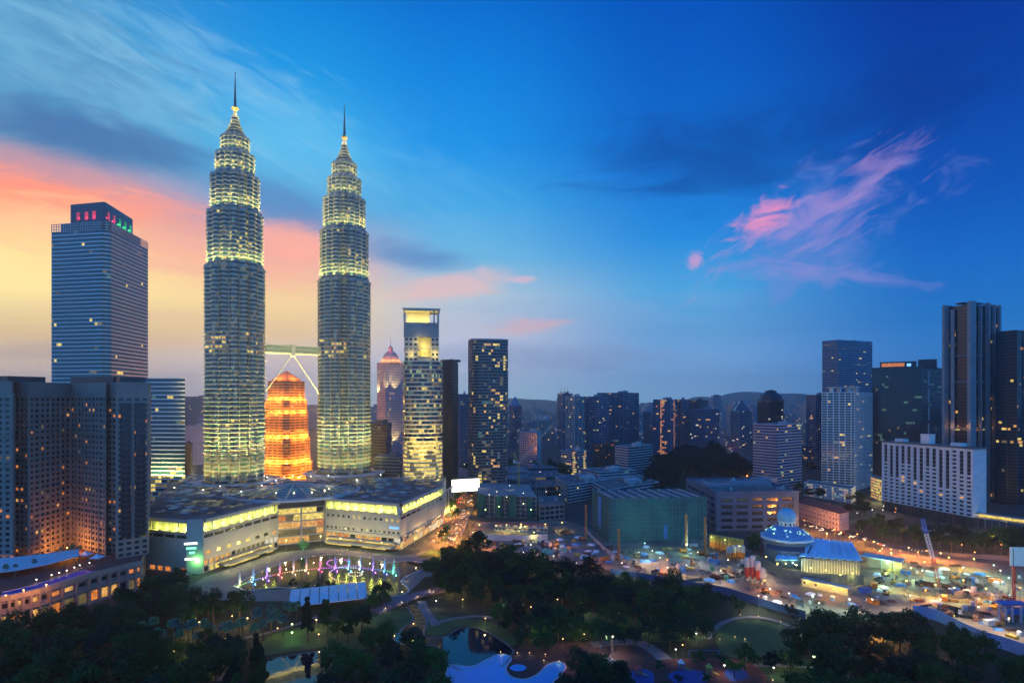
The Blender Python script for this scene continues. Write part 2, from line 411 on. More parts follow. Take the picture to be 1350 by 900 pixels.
# ------------------------------------------------------------------ buildings
FAR_MATS = {}
def far_mat(wall, glass, lit, seed, fl=3.4, bay=3.4):
    """distant facade: windows as a pattern of the wall, too small to be parts"""
    key = (wall, glass, lit, fl, bay)
    if key in FAR_MATS: return FAR_MATS[key]
    m = bpy.data.materials.new('far_facade'); m.use_nodes = True; t = NT(m.node_tree)
    b = t.node('ShaderNodeBsdfPrincipled'); o = t.node('ShaderNodeOutputMaterial'); t.l.new(b.outputs[0], o.inputs[0])
    uv = t.node('ShaderNodeUVMap').outputs[0]; u, v, _ = t.sep(uv)
    ru = t.m('DIVIDE', u, bay); rv = t.m('DIVIDE', v, fl)
    fu, fv = t.m('FRACT', ru), t.m('FRACT', rv)
    win = t.m('MULTIPLY', t.m('MULTIPLY', t.m('GREATER_THAN', fu, .18), t.m('LESS_THAN', fu, .86)),
              t.m('MULTIPLY', t.m('GREATER_THAN', fv, .28), t.m('LESS_THAN', fv, .82)))
    win = t.m('MULTIPLY', win, t.m('GREATER_THAN', u, -5.0))
    rnd = t.node('ShaderNodeObjectInfo').outputs['Random']
    wn = t.node('ShaderNodeTexWhiteNoise', noise_dimensions='3D')
    t.l.new(t.xyz(t.m('FLOOR', ru), t.m('FLOOR', rv), t.m('MULTIPLY', rnd, 97)), wn.inputs[0])
    on = t.m('MULTIPLY', t.m('LESS_THAN', wn.outputs[0], lit), win)
    k = t.linmap(rnd, 0, 1, .7, 1.3)
    base = t.mix(win, t.mix(1.0, (*wall, 1), t.xyz(k, k, k), 'MULTIPLY'), (*glass, 1))
    t.l.new(base, b.inputs['Base Color'])
    t.l.new(t.linmap(win, 0, 1, .8, .2), b.inputs['Roughness'])
    hue = t.node('ShaderNodeTexWhiteNoise', noise_dimensions='3D'); t.l.new(t.xyz(t.m('FLOOR', rv), t.m('FLOOR', ru), rnd), hue.inputs[0])
    ec = t.ramp(hue.outputs[0], [(0, (1, .42, .1, 1)), (.4, (1, .66, .2, 1)), (.75, (1, .85, .5, 1)), (1, (.7, .95, .8, 1))])
    t.l.new(ec, b.inputs['Emission Color']); t.l.new(t.m('MULTIPLY', on, .4), b.inputs['Emission Strength'])
    m.cycles.emission_sampling = 'NONE'
    FAR_MATS[key] = m
    return m

LITS = ['lw', 'ly', 'lo', 'lg', 'lh', 'ldim', 'lteal']
class Lit:
    """which panes of a facade are lit: probability and colours, may depend on height fraction t"""
    def __init__(s, p, kinds, seed=0): s.p = p; s.k = kinds; s.r = random.Random(seed); s.run = 0
    def pick(s, t, u):
        p = s.p(t, u) if callable(s.p) else s.p
        if p > .3: hit = s.r.random() < p
        else: hit = s.r.random() < (.42 if s.run else p*.42)
        if hit:
            ks = s.k(t, u) if callable(s.k) else s.k
            if not (s.run and s.r.random() < .7): s.run = 1+LITS.index(s.r.choice(ks))
            return s.run
        s.run = 0
        return 0
def pane_mats(glass): return [M[glass]]+[M[k] for k in LITS]
def lerp2(A, B, t): return (A[0]+(B[0]-A[0])*t, A[1]+(B[1]-A[1])*t)

def face_grid(wall, panes, A, B, z0, z1, bay, fl, ww, wh, sill, inset, lit, wmi=0, cells=None, edge=0.0):
    """punched windows: the wall with real openings and reveals; panes gets (corners, material)"""
    dx, dy = B[0]-A[0], B[1]-A[1]; L = math.hypot(dx, dy); tx, ty = dx/L, dy/L; nx, ny = ty, -tx
    P = lambda u, z, o=0.0: (A[0]+tx*u+nx*o, A[1]+ty*u+ny*o, z)
    if edge:
        for a, b in ((0, edge), (L-edge, L)): wall.face([P(a,z0),P(b,z0),P(b,z1),P(a,z1)], wmi)
    U0, U1 = edge, L-edge
    nc = max(1, round((U1-U0)/bay)); nr = max(1, round((z1-z0)/fl)); bw, fh = (U1-U0)/nc, (z1-z0)/nr
    w, h = ww*bw if ww <= 1 else min(ww, bw*.9), wh*fh if wh <= 1 else min(wh, fh*.9)
    for r in range(nr):
        for c in range(nc):
            a0, a1 = U0+c*bw, U0+(c+1)*bw; b0, b1 = z0+r*fh, z0+(r+1)*fh
            if cells and not cells(c, r, nc, nr):
                wall.face([P(a0,b0),P(a1,b0),P(a1,b1),P(a0,b1)], wmi); continue
            p0, p1 = (a0+a1-w)/2, (a0+a1+w)/2; q0 = b0+sill*fh; q1 = min(b1-.05, q0+h)
            o = [P(a0,b0),P(a1,b0),P(a1,b1),P(a0,b1)]; i = [P(p0,q0),P(p1,q0),P(p1,q1),P(p0,q1)]
            k = [P(p0,q0,-inset),P(p1,q0,-inset),P(p1,q1,-inset),P(p0,q1,-inset)]
            for j in range(4):
                j2 = (j+1) % 4
                wall.face([o[j],o[j2],i[j2],i[j]], wmi); wall.face([i[j],i[j2],k[j2],k[j]], wmi)
            panes.append((k, lit.pick((r+.5)/nr, (c+.5)/nc), (r, c)))

def face_ribbon(wall, panes, A, B, z0, z1, bay, fl, sp, out, lit, wmi=0, fins=0, find=.35, finw=.35, fmi=None, rail=0.0, skip=None):
    """storey bands standing proud of strip glazing"""
    dx, dy = B[0]-A[0], B[1]-A[1]; L = math.hypot(dx, dy)
    if L < .05: return
    tx, ty = dx/L, dy/L; nx, ny = ty, -tx
    P = lambda u, z, o=0.0: (A[0]+tx*u+nx*o, A[1]+ty*u+ny*o, z)
    nr = max(1, round((z1-z0)/fl)); fh = (z1-z0)/nr; nc = max(1, round(L/bay)); bw = L/nc
    for r in range(nr):
        b0 = z0+r*fh; b1 = b0+fh; s1 = b0+sp
        # band: from b0 to s1, proud by out
        wall.face([P(0,b0,out),P(L,b0,out),P(L,s1,out),P(0,s1,out)], wmi)
        wall.face([P(0,s1,out),P(L,s1,out),P(L,s1,0),P(0,s1,0)], wmi)
        wall.face([P(0,b0,0),P(L,b0,0),P(L,b0,out),P(0,b0,out)], wmi)
        for c in range(nc):
            panes.append(([P(c*bw,s1),P((c+1)*bw,s1),P((c+1)*bw,b1),P(c*bw,b1)], lit.pick((r+.5)/nr, (c+.5)/nc), (r, c)))
    if fins:
        k = 0
        while k <= nc:
            u = k*bw; a, b = max(0, u-finw/2), min(L, u+finw/2); o = out+find
            mi = wmi if fmi is None else fmi
            wall.face([P(a,z0,o),P(b,z0,o),P(b,z1,o),P(a,z1,o)], mi)
            wall.face([P(a,z0,0),P(a,z0,o),P(a,z1,o),P(a,z1,0)], mi)
            wall.face([P(b,z0,o),P(b,z0,0),P(b,z1,0),P(b,z1,o)], mi)
            wall.face([P(a,z1,o),P(b,z1,o),P(b,z1,0),P(a,z1,0)], mi)
            k += fins

def put_panes(root, panes, glass, name='window', each=100, byrow=False, parent=None):
    """the panes as window parts: the largest 'each' on their own, the rest as one stuff part"""
    if not panes: return
    mats = pane_mats(glass); par = parent or root
    if byrow:
        rows = {}
        for p in panes: rows.setdefault(p[2][0], []).append(p)
        for r in sorted(rows):
            mb = MB()
            for k, mi, _ in rows[r]: mb.face(k, mi)
            mb.build(name, mats, par)
        return
    def near(p):
        k = p[0][0]; return math.hypot(k[0], k[1], k[2]-CAM_H)
    panes = sorted(panes, key=near)
    for k, mi, _ in panes[:each]:
        mb = MB(); mb.face(k, mi); mb.build(name, mats, par)
    if panes[each:]:
        mb = MB()
        for k, mi, _ in panes[each:]: mb.face(k, mi)
        o = mb.build(name, mats, par); o['kind'] = 'stuff'

def facing(A, B):
    """does the edge A->B (solid on its left) face the camera"""
    nx, ny = B[1]-A[1], -(B[0]-A[0])
    return nx*(A[0]+B[0])+ny*(A[1]+B[1]) < 0

def ccw(poly):
    a = sum(poly[i][0]*poly[(i+1)%len(poly)][1]-poly[(i+1)%len(poly)][0]*poly[i][1] for i in range(len(poly)))
    return [tuple(p[:2]) for p in (poly if a > 0 else poly[::-1])]
def quad_from(L, C, Rr):
    """plan from the left, front and right corner"""
    L, C, Rr = V2(L), V2(C), V2(Rr); return ccw([L, C, Rr, L+Rr-C])
def slab_from(L, Rr, depth):
    L, Rr = V2(L), V2(Rr); d = (Rr-L).normalized(); n = Vector((-d.y, d.x))*depth
    return ccw([L, Rr, Rr+n, L+n])
def inset(poly, d):
    c = Vector((sum(p[0] for p in poly)/len(poly), sum(p[1] for p in poly)/len(poly)))
    return [tuple(c+(V2(p)-c)*max(.05, 1-d/max(.1, (V2(p)-c).length))) for p in poly]

def bldg(name, label, cat, poly, h, z0=0.0, style='ribbon', wall='greywall', glass='glass', lit=None, fl=3.6, bay=2.7,
         sp=1.2, out=.25, fins=0, find=.3, finw=.35, ww=.5, wh=.5, sill=.3, inset_=.35, edge=0.0, each=100, byrow=None,
         roof='roof', plant=1, parapet=1.0, group=None, styles=None, seed=0, root=None, finm=None, wname='window', crown=0.0, clutter=0):
    """a building from its plan; returns its Empty"""
    poly = ccw(poly); lit = lit or Lit(.06, ['lw', 'ly', 'ldim'], seed)
    cx = sum(p[0] for p in poly)/len(poly); cy_ = sum(p[1] for p in poly)/len(poly)
    r = root or wthing(name, (cx, cy_, 0), label, cat, group)
    wl = MB(); panes = []; n = len(poly); rr = random.Random(seed)
    top = h-crown
    for i in range(n):
        A, B = poly[i], poly[(i+1) % n]
        st = styles[i] if styles else style
        if not facing(A, B) or st is None:
            wl.face([(*A,z0),(*B,z0),(*B,h),(*A,h)]); continue
        if st == 'grid': face_grid(wl, panes, A, B, z0, top, bay, fl, ww, wh, sill, inset_, lit, edge=edge)
        elif st == 'ribbon': face_ribbon(wl, panes, A, B, z0, top, bay, fl, sp, out, lit, fins=fins, find=find, finw=finw, fmi=1 if finm else None)
        elif st == 'plain': wl.face([(*A,z0),(*B,z0),(*B,top),(*A,top)])
        if crown: wl.face([(*A,top),(*B,top),(*B,h),(*A,h)])
    # parapet and roof
    ip = inset(poly, .6)
    ph = h+parapet
    op = inset(poly, -out-.02)
    for i in range(n):
        A, B = op[i], op[(i+1) % n]; a, b = ip[i], ip[(i+1) % n]
        wl.face([(*A,h),(*B,h),(*B,ph),(*A,ph)]); wl.face([(*A,ph),(*B,ph),(*b,ph),(*a,ph)])
        wl.face([(*b,h+.1),(*a,h+.1),(*a,ph),(*b,ph)])
    wl.build('wall', [M[wall]]+([M[finm]] if finm else []), r)
    rf = MB(); rf.flat(ip, h+.1); ro = rf.build('roof', M[roof], r)
    if plant:
        for k in range(plant):
            u, v = rr.uniform(.3, .7), rr.uniform(.3, .7)
            c = (V2(poly[0])*(1-u)+V2(poly[1])*u)*(1-v)+(V2(poly[3 % n])*(1-u)+V2(poly[2])*u)*v
            mn = min((V2(poly[0])-V2(poly[1])).length, (V2(poly[1])-V2(poly[2])).length)
            e = V2(poly[1])-V2(poly[0]); pb = MB()
            w, d, hh = mn*rr.uniform(.22, .42), mn*rr.uniform(.2, .35), rr.uniform(2.5, 5)
            pb.box((c.x, c.y, h+.1), (w, d, hh), 0, math.atan2(e.y, e.x))
            pb.box((c.x, c.y, h+.1+hh), (w*1.06, d*1.06, .3), 0, math.atan2(e.y, e.x))
            pb.box((c.x+w*.2, c.y, h+.4+hh), (w*.3, d*.4, 1.4), 0, math.atan2(e.y, e.x))
            pb.build('roof_plant', M[wall if k % 2 == 0 else 'greywall'], ro)
    if clutter:
        e = V2(poly[1])-V2(poly[0]); an = math.atan2(e.y, e.x)
        for k in range(clutter):
            u, v = rr.uniform(.08, .92), rr.uniform(.1, .9); c = (V2(poly[0])*(1-u)+V2(poly[1])*u)*(1-v)+(V2(poly[3 % n])*(1-u)+V2(poly[2])*u)*v; pb = MB(); kk = rr.randrange(4)
            if kk == 0: pb.lathe([(1.1,0),(1.1,1.9),(.9,2.3),(.01,2.4)], c=(c.x,c.y,h+.1), n=10)
            elif kk == 1: pb.box((c.x,c.y,h+.4), (rr.uniform(2,4),1.6,1.4), 0, an); pb.box((c.x,c.y,h+.1), (1.6,1.2,.3), 0, an)
            elif kk == 2: pb.box((c.x,c.y,h+.1), (rr.uniform(8,18),.9,.9), 0, an+(PI/2 if rr.random() < .5 else 0)); pb.box((c.x,c.y,h+.1), (1.6,1.6,1.5), 0, an)
            else: pb.box((c.x,c.y,h+.1), (rr.uniform(3,6),rr.uniform(3,5),rr.uniform(1.6,3)), 0, an); pb.box((c.x+.5,c.y,h+1.6), (1.2,1.2,2.2), 0, an)
            pb.build(('roof_tank','cooling_unit','duct','roof_hut')[kk], M[rr.choice(['offwhite','greywall','pole','concrete','roof_light'])], ro)
    if byrow is None: byrow = style == 'ribbon'
    put_panes(r, panes, glass, wname if not byrow else 'window_band', each, byrow)
    return r
# ------------------------------------------------------------------ ground, hills, haze
def structure(mb, name, m, **k):
    o = mb.build(name, m, **k); o['kind'] = 'structure'; return o
M['ground'] = mat('city_ground', (.045,.05,.05), 0.9, color2=(.02,.032,.026), vscale=.02)
M['asphalt'] = mat('asphalt', (.055,.055,.058), 0.75, var=.2, vscale=.15)
M['lawn'] = mat('mown_grass', (.04,.105,.026), 0.95, color2=(.025,.07,.02), vscale=.09)
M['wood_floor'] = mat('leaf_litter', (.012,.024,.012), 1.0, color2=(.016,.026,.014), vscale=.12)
M['earth'] = mat('site_earth', (.30,.215,.15), 0.95, color2=(.12,.095,.08), vscale=.045, bump=.6)
M['paving'] = mat('pale_paving', (.15,.15,.16), 0.8, var=.18, vscale=.25)
M['redpave'] = mat('red_paving', (.13,.055,.05), 0.8, var=.2, vscale=.2)
M['pinkpave'] = mat('pinkish_paving', (.19,.13,.16), 0.8, var=.12, vscale=.3)
M['pool'] = mat('pool_paint', (.02,.38,.80), 0.35, var=.06, vscale=.15)
M['pool_dry'] = mat('pool_beach', (.05,.42,.72), 0.5, var=.06, vscale=.15)
def water_mat(name, c, rough=.06, bump=.12, sc=.5):
    m = mat(name, c, rough, spec=.6); t = m.node_tree
    n = t.nodes.new('ShaderNodeTexNoise'); n.inputs['Scale'].default_value = sc; n.inputs['Detail'].default_value = 4
    co = t.nodes.new('ShaderNodeTexCoord'); t.links.new(co.outputs['Object'], n.inputs['Vector'])
    b = t.nodes.new('ShaderNodeBump'); b.inputs['Strength'].default_value = bump; b.inputs['Distance'].default_value = .2
    t.links.new(n.outputs[0], b.inputs['Height'])
    p = [q for q in t.nodes if q.type == 'BSDF_PRINCIPLED'][0]; t.links.new(b.outputs[0], p.inputs['Normal'])
    return m
M['water'] = water_mat('lake_water', (.012,.018,.02), .08, .25, .6)
M['pond'] = water_mat('pond_water', (.003,.010,.022), .03, .05, .3)

g = MB(); g.flat([(-9500,-300),(9500,-300),(9500,9400),(-9500,9400)], 0.0)
structure(g, 'ground', M['ground'])
def sheet(name, pts, z, m, smooth=0, px=True, kind='structure'):
    p = [G(*q) for q in pts] if px else pts
    if smooth: p = curve(p, smooth)
    mb = MB(); mb.flat(ccw(p), z); o = mb.build(name, m)
    if kind: o['kind'] = kind
    return o
def strip(name, pts, w, z, m, px=True, n=6):
    p = curve([G(*q) for q in pts] if px else pts, n, closed=False)
    mb = MB(); ribbon(mb, p, w, z); o = mb.build(name, m); o['kind'] = 'structure'; return p

# hills far behind the right half
def hills(name, base, peaks, d, depth):
    r = random.Random(3); mb = MB(); rows = []
    for j in range(9):
        s = j/8; row = []
        for i in range(91):
            px = base[0]+(base[1]-base[0])*i/90
            h = 0
            for pc, pw, ph in peaks: h = max(h, ph*math.exp(-((px-pc)/pw)**2))
            h += 6*math.sin(px*.05)+5*math.sin(px*.13+2)+r.uniform(-2, 2)
            k = math.sin(PI*s*.5)**1.2 if s < 1 else 1
            q = D(px, d+depth*s); row.append((q.x, q.y, max(-2, h*k)))
        rows.append(row)
    mb.grid(rows); o = mb.build(name, M['hill'], smooth=True); o['kind'] = 'structure'
M['hill'] = mat('wooded_hill', (.03,.05,.03), 1.0, var=.3, vscale=.004)
hills('hills', (560, 1500), [(985, 60, 225), (1040, 80, 190), (930, 40, 145), (1150, 110, 70)], 7300, 1500)
hills('distant_hills', (-100, 760), [(250, 60, 100), (60, 120, 90), (690, 80, 115)], 7900, 1200)

hz = MB(); hz.box((0, 4550, -1.5), (19200, 9900, 455))
m = bpy.data.materials.new('haze_air'); m.use_nodes = True; t = NT(m.node_tree)
v = t.node('ShaderNodeVolumePrincipled'); o = t.node('ShaderNodeOutputMaterial'); t.l.new(v.outputs[0], o.inputs['Volume'])
v.inputs['Color'].default_value = (.84, .95, 1, 1); v.inputs['Density'].default_value = HAZE = 1.25e-4; v.inputs['Anisotropy'].default_value = .72
haze = hz.build('haze', m); haze['kind'] = 'stuff'
# ------------------------------------------------------------------ the twin towers
def star_r(th, RR=1.0):
    a = RR*.765
    sq = lambda q: a/math.cos(((q) % (PI/2))-PI/4)
    r = max(sq(th), sq(th+PI/4))/ (1.4142*.765) * .985
    for k in range(8):
        c = PI/8+k*PI/4; d = (th-c+PI) % (2*PI)-PI
        if abs(d) < .35:
            cc, cr = .815*RR, .15*RR; s = cc*math.sin(d)
            if abs(s) < cr: r = max(r, cc*math.cos(d)+math.sqrt(cr*cr-s*s))
    return r
NS = 128
ST = [star_r(2*PI*i/NS+PI/16) for i in range(NS)]
CS = [(math.cos(2*PI*i/NS+PI/16), math.sin(2*PI*i/NS+PI/16)) for i in range(NS)]
def ring(Rm, z, off=0.0): return [((Rm*ST[i]+off)*CS[i][0], (Rm*ST[i]+off)*CS[i][1], z) for i in range(NS)]
def tier_mb(Rm, z0, z1, fl, litf, r, cap=True):
    mb = MB(); n = max(1, round((z1-z0)/fl)); fh = (z1-z0)/n; pm = list(pane_ids)
    for k in range(n):
        b = z0+k*fh
        rings = [ring(Rm, b, -.7), ring(Rm, b+fh*.56, -.7), ring(Rm, b+fh*.56, .75), ring(Rm, b+fh*.63, .75), ring(Rm, b+fh*.63, 0), ring(Rm, b+fh, 0), ring(Rm, b+fh, -.7)]
        cell = [litf((b-z0)/(z1-z0), b, q, r) for q in range(NS//2)]
        mb.grid(rings, lambda j, i: (cell[i//2] if j == 0 else 0), True)
    # slim round columns standing before the glass at the sixteen corners
    for k in range(0, NS, 8):
        x, y, _ = ring(Rm, 0, -.1)[k]
        mb.bar((x, y, z0), (x, y, z1), .55, n=6, mi=0)
    if cap:
        mb.face(ring(Rm, z1, 0), 0)
        mb.grid([ring(Rm, z1, .5), ring(Rm, z1+1.2, .5), ring(Rm, z1+1.2, 0)], 0, True)
    return mb
pane_ids = range(8)
TW_M = [M['steel'], M['glass_teal']]+[M[k] for k in LITS]
def twin_litf(kind):
    def f(t, z, q, r):
        p = .05; ks = [4, 5, 7, 7, 8, 8]
        if kind == 'main':
            if 160 < z < 182: p, ks = .5, [3, 2, 7, 7, 7]
            elif z < 75: p, ks = .5, [7, 7, 7, 8]
            elif 92 < z < 97: p, ks = .4, [3, 7, 7]
            else: p, ks = .13, [7, 7, 7, 8, 8]
        else:
            p = .2 if t < .6 else .08; ks = [3, 7, 7, 7, 8]
        return r.choice(ks) if r.random() < p else 1
    return f
TIERS = [(28.8, 30, 246, 4.15, 'main'), (26.6, 247.2, 300, 4.1, 't'), (23.2, 301.2, 336, 4.05, 't'), (18.6, 337.2, 358, 4.1, 't'), (13.7, 359.2, 375, 4.0, 't')]
def make_tower(loc, label):
    t = thing('skyscraper', loc, label, 'skyscraper', 'steel twin skyscrapers joined by the sky bridge')
    r = random.Random(11)
    for Rm, z0, z1, fl, kd in TIERS:
        tier_mb(Rm, z0, z1, fl, twin_litf(kd), r).build('tier', TW_M, t)
    # stepped cone
    mb = MB(); z = 376.2; Rm = 10.4
    for k in range(6):
        h = 3.6; R2 = Rm*.93
        mb.grid([ring(Rm, z, -.4), ring(Rm, z+h*.5, -.4), ring(Rm, z+h*.5, .7), ring(Rm, z+h*.62, .7), ring(R2, z+h*.62, .1), ring(R2*.97, z+h, 0)], lambda j, i: (1 if j == 0 else 0), True)
        mb.face(ring(R2, z+h, 0), 0); z += h; Rm *= .78
    cn = mb.build('crown_cone', [M['steel'], M['glass_teal']], t)
    mb = MB(); mb.lathe([(2.2, z), (1.7, z+3.5), (1.5, z+5)], n=16); mb.build('mast_base', M['steel'], t)
    mb = MB(); mb.ball((0,0,z+7.4), 2.9, 16); mb.lathe([(3.0, z+6.9), (3.5, z+7.1), (3.5, z+7.7), (3.0, z+7.9)], n=20); mb.build('ball', M['gold'], t)
    mb = MB(); zz = z+10
    for k in range(7):
        r0 = 1.25*(1-k/8); mb.lathe([(r0, zz), (r0*.93, zz+4.6), (r0*1.2, zz+4.7), (r0*1.2, zz+5.0), (r0*.86, zz+5.05)], n=10); zz += 4.6
    mb.ball((0,0,zz+.8), .55, 8); mb.build('spire', M['steel_dark'], t)
    # floodlights on the ledges shining up the next tier
    YG = (1.0, .76, .2)
    for (Rl, zl, pw, n) in ((28.9, 247.8, 40000, 18), (25.8, 301.8, 29000, 16), (21.4, 337.8, 19000, 14), (16.8, 359.8, 13000, 12), (13.4, 376.4, 9000, 10), (10.6, 380.5, 4200, 10), (8.2, 386.0, 2600, 8)):
        for k in range(n):
            a = 2*PI*k/n+.1
            light(t, (Rl*1.0*math.cos(a), Rl*math.sin(a), zl), pw, YG, .5, spot=110, aim=(-.10*math.cos(a), -.10*math.sin(a), 1), blend=1.0, name='uplight')
    for k in range(4):
        a = PI/4+k*PI/2
        light(t, (3.6*math.cos(a), 3.6*math.sin(a), z+2.2), 500, (1, .72, .22), .3, name='uplight')
    # floodlights round the foot
    for k in range(16):
        a = 2*PI*k/16+.1
        light(t, (37.5*math.cos(a), 37.5*math.sin(a), 40.5), 46000, (1.0, .76, .18), 1.0, spot=100, aim=(-.36*math.cos(a), -.36*math.sin(a), .93), blend=.9, name='floodlight')
        light(t, (40*math.cos(a), 40*math.sin(a), 40.5), 2100000, (1.0, .76, .22), 1.0, spot=50, aim=(-.12*math.cos(a), -.12*math.sin(a), .99), blend=1.0, name='floodlight')
    return t
M['gold'] = mat('warm_steel_ball', (.8,.55,.2), .35, .7)
T1P, T2P = D(310, 600), D(454, 667)
t1 = make_tower(T1P, 'nearer of two identical stepped steel towers, left of the sky bridge')
t2 = dup(t1, T2P, rz=R(14), label='farther stepped steel tower, right of the sky bridge, beside the yellow-crowned tower')

# sky bridge
dv = (T2P-T1P); dl = dv.length; u = dv.normalized(); ang = math.atan2(dv.y, dv.x)
sb = thing('sky_bridge', T1P+dv*.5, 'two-storey glazed bridge on two slanting legs between the twin towers', 'sky bridge', rz=ang)
half = dl/2-27.5
mb = MB()
for z0 in (166.0, 169.8):
    mb.box((0, 0, z0), (2*half, 5.2, .6)); 
mb.box((0, 0, 173.4), (2*half, 5.6, .7)); mb.box((0, 0, 165.0), (2*half, 3.4, 1.0))
for k in range(25):
    x = -half+2*half*k/24
    for s in (-1, 1): mb.box((x, s*2.62, 166.0), (.35, .25, 7.6))
mb.build('deck', M['steel'], sb)
mb = MB()
for z0 in (166.6, 170.4): mb.box((0, 0, z0), (2*half-.4, 4.9, 2.9))
mb.build('glazing', glow('lit_bridge_glass', (.6,.72,.36), .2, var=.4, base=(.02,.05,.05)), sb)
mb = MB(); mb.box((0, 0, 164), (3.6, 6.6, 11)); mb.build('portal_frame', M['steel'], sb)
for s in (-1, 1):
    mb = MB(); mb.bar((s*1.5, 0, 163.4), (s*(half+1.2), 0, 122), .48, .48, 10); mb.ball((s*1.5, 0, 163.4), 1.2, 10); mb.bar((s*(half+1.2), 0, 119), (s*(half+1.2), 0, 124), 1.8, n=10); mb.build('leg', M['steel'], sb)
for s in (): light(sb, (s*half*1.3, -9, 150), 900, (1, .9, .5), .6, name='uplight')

# ------------------------------------------------------------------ the shopping mall at their feet
HM = 37.0
A0, A1, A2, A3 = V2(D(186, 424)), V2(D(247, 411)), V2(D(268, 414)), V2(D(367, 486))
A4, A5, A6 = V2(D(429, 503)), V2(D(528, 476)), V2(D(584, 577))
A7, A8, A9 = V2(D(588, 640)), V2(D(395, 610)), V2(D(235, 655))
mall = wthing('shopping_mall', (-150, 520, 0), 'long beige shopping mall with glowing yellow-green upper bands at the foot of the twin towers', 'shopping mall')
def mall_face(A, B, rows, wl, panes, deep=3.2, lit=True):
    """rows of openings in a stone front, a recessed glowing gallery under the roof"""
    d = (B-A); L = d.length; d = d.normalized(); n = Vector((d.y, -d.x))
    P = lambda u, z, o=0.0: (*(A+d*u+n*o), z)
    z = 0.0
    for (z0, z1, kind, bay, ww, wh, p, ks) in rows:
        if kind == 'wall': wl.face([P(0,z0),P(L,z0),P(L,z1),P(0,z1)])
        elif kind == 'grid': face_grid(wl, panes, P(0,0), P(L,0), z0, z1, bay, z1-z0, ww, wh, (1-wh)/2, .5, Lit(p, ks, int(L*7+z0)))
        elif kind == 'ledge':
            wl.face([P(0,z0,1.1),P(L,z0,1.1),P(L,z1,1.1),P(0,z1,1.1)]); wl.face([P(0,z1,1.1),P(L,z1,1.1),P(L,z1,-deep),P(0,z1,-deep)]); wl.face([P(0,z0,-.2),P(L,z0,-.2),P(L,z0,1.1),P(0,z0,1.1)])
        elif kind == 'gallery':
            gal = MB(); gal.face([P(0,z0,-deep),P(L,z0,-deep),P(L,z1,-deep),P(0,z1,-deep)])
            for q in (0, L): wl.face([P(q,z0,-deep),P(q,z0,.0),P(q,z1,.0),P(q,z1,-deep)])
            gal.build('gallery', M['gallery'], mall)
            k = max(2, round(L/8.5))
            for i in range(k+1):
                u = L*i/k; cb = MB(); cb.box(P(max(.5,min(L-.5,u)), z0, -.6), (.6, .6, z1-z0), 0, math.atan2(d.y, d.x)); cb.build('column', M['offwhite'], mall)
            for i in range(k):
                u = L*(i+.5)/k; pw = 1150 if lit else 90
                q = P(u, z0+1.1, -deep+1.7); light(mall, Vector(q)-mall.location, pw*rng.uniform(.6, 1.4), (.80, .86, .10), .5, name='gallery_light')
        elif kind == 'roof':
            wl.face([P(0,z0,1.6),P(L,z0,1.6),P(L,z1,1.6),P(0,z1,1.6)]); wl.face([P(0,z1,1.6),P(L,z1,1.6),P(L,z1,-6),P(0,z1,-6)]); wl.face([P(0,z0,-deep),P(L,z0,-deep),P(L,z0,1.6),P(0,z0,1.6)])
wl = MB(); pn = []
M['gallery'] = mat('pale_gallery_wall', (.74,.74,.6), .8, var=.1, vscale=.2)
upper = [(27.6,28.3,'ledge',0,0,0,0,0), (28.3,34.6,'gallery',0,0,0,0,0), (34.6,36.6,'roof',0,0,0,0,0)]
left_rows = [(0,4.6,'grid',5,.78,.8,.8,['lw','ly','lo','lh']), (4.6,9.2,'grid',5,.8,.72,.75,['lo','lw','ldim','lh']), (9.2,11,'wall',0,0,0,0,0),
   (11,15.5,'grid',9.5,.5,.55,.6,['ly','lw']), (15.5,22,'wall',0,0,0,0,0), (22,27.6,'grid',9.5,.86,.42,.05,['lteal'])]+upper
mall_face(A2, A3, left_rows, wl, pn)
mall_face(A0, A1, [(0,4.4,'grid',7,.7,.7,.5,['lo','lw']), (4.4,22,'wall',0,0,0,0,0), (22,27.6,'grid',11,.86,.42,.05,['lteal'])]+upper, wl, pn)
right_rows = [(0,4.5,'grid',6,.82,.75,.8,['lw','ly','lo']), (4.5,9.5,'grid',6,.84,.7,.75,['lw','lo','ldim','lh']), (9.5,11.2,'ledge',0,0,0,0,0), (11.2,15,'grid',4.2,.5,.5,.35,['lteal','lg','lh']),
   (15,21,'wall',0,0,0,0,0), (21,24.6,'grid',5.2,.42,.6,.6,['ly','lw']), (24.6,27.6,'wall',0,0,0,0,0)]+upper
mall_face(A4, A5, right_rows, wl, pn)
mall_face(A5, A6, [(0,5.5,'grid',6,.86,.85,.95,['ly','lw','lh']), (5.5,9,'grid',6,.8,.6,.5,['lo','lw']), (9,10,'ledge',0,0,0,0,0), (10,21.5,'wall',0,0,0,0,0), (21.5,27.6,'grid',12,.9,.35,.08,['lteal'])]+upper, wl, pn)
# corner pylon with the sign
for A, B in ((A1, A2),):
    wl.face([(*A,0),(*B,0),(*B,34),(*A,34)])
wl.face([(*A6,0),(*A7,0),(*A7,HM),(*A6,HM)]); wl.face([(*A9,0),(*A0,0),(*A0,HM),(*A9,HM)]); wl.face([(*A7,0),(*A8,0),(*A8,HM),(*A7,HM)]); wl.face([(*A8,0),(*A9,0),(*A9,HM),(*A8,HM)])
wl.build('wall', M['beige'], mall);
put_panes(mall, pn, 'glass', 'window', 100)
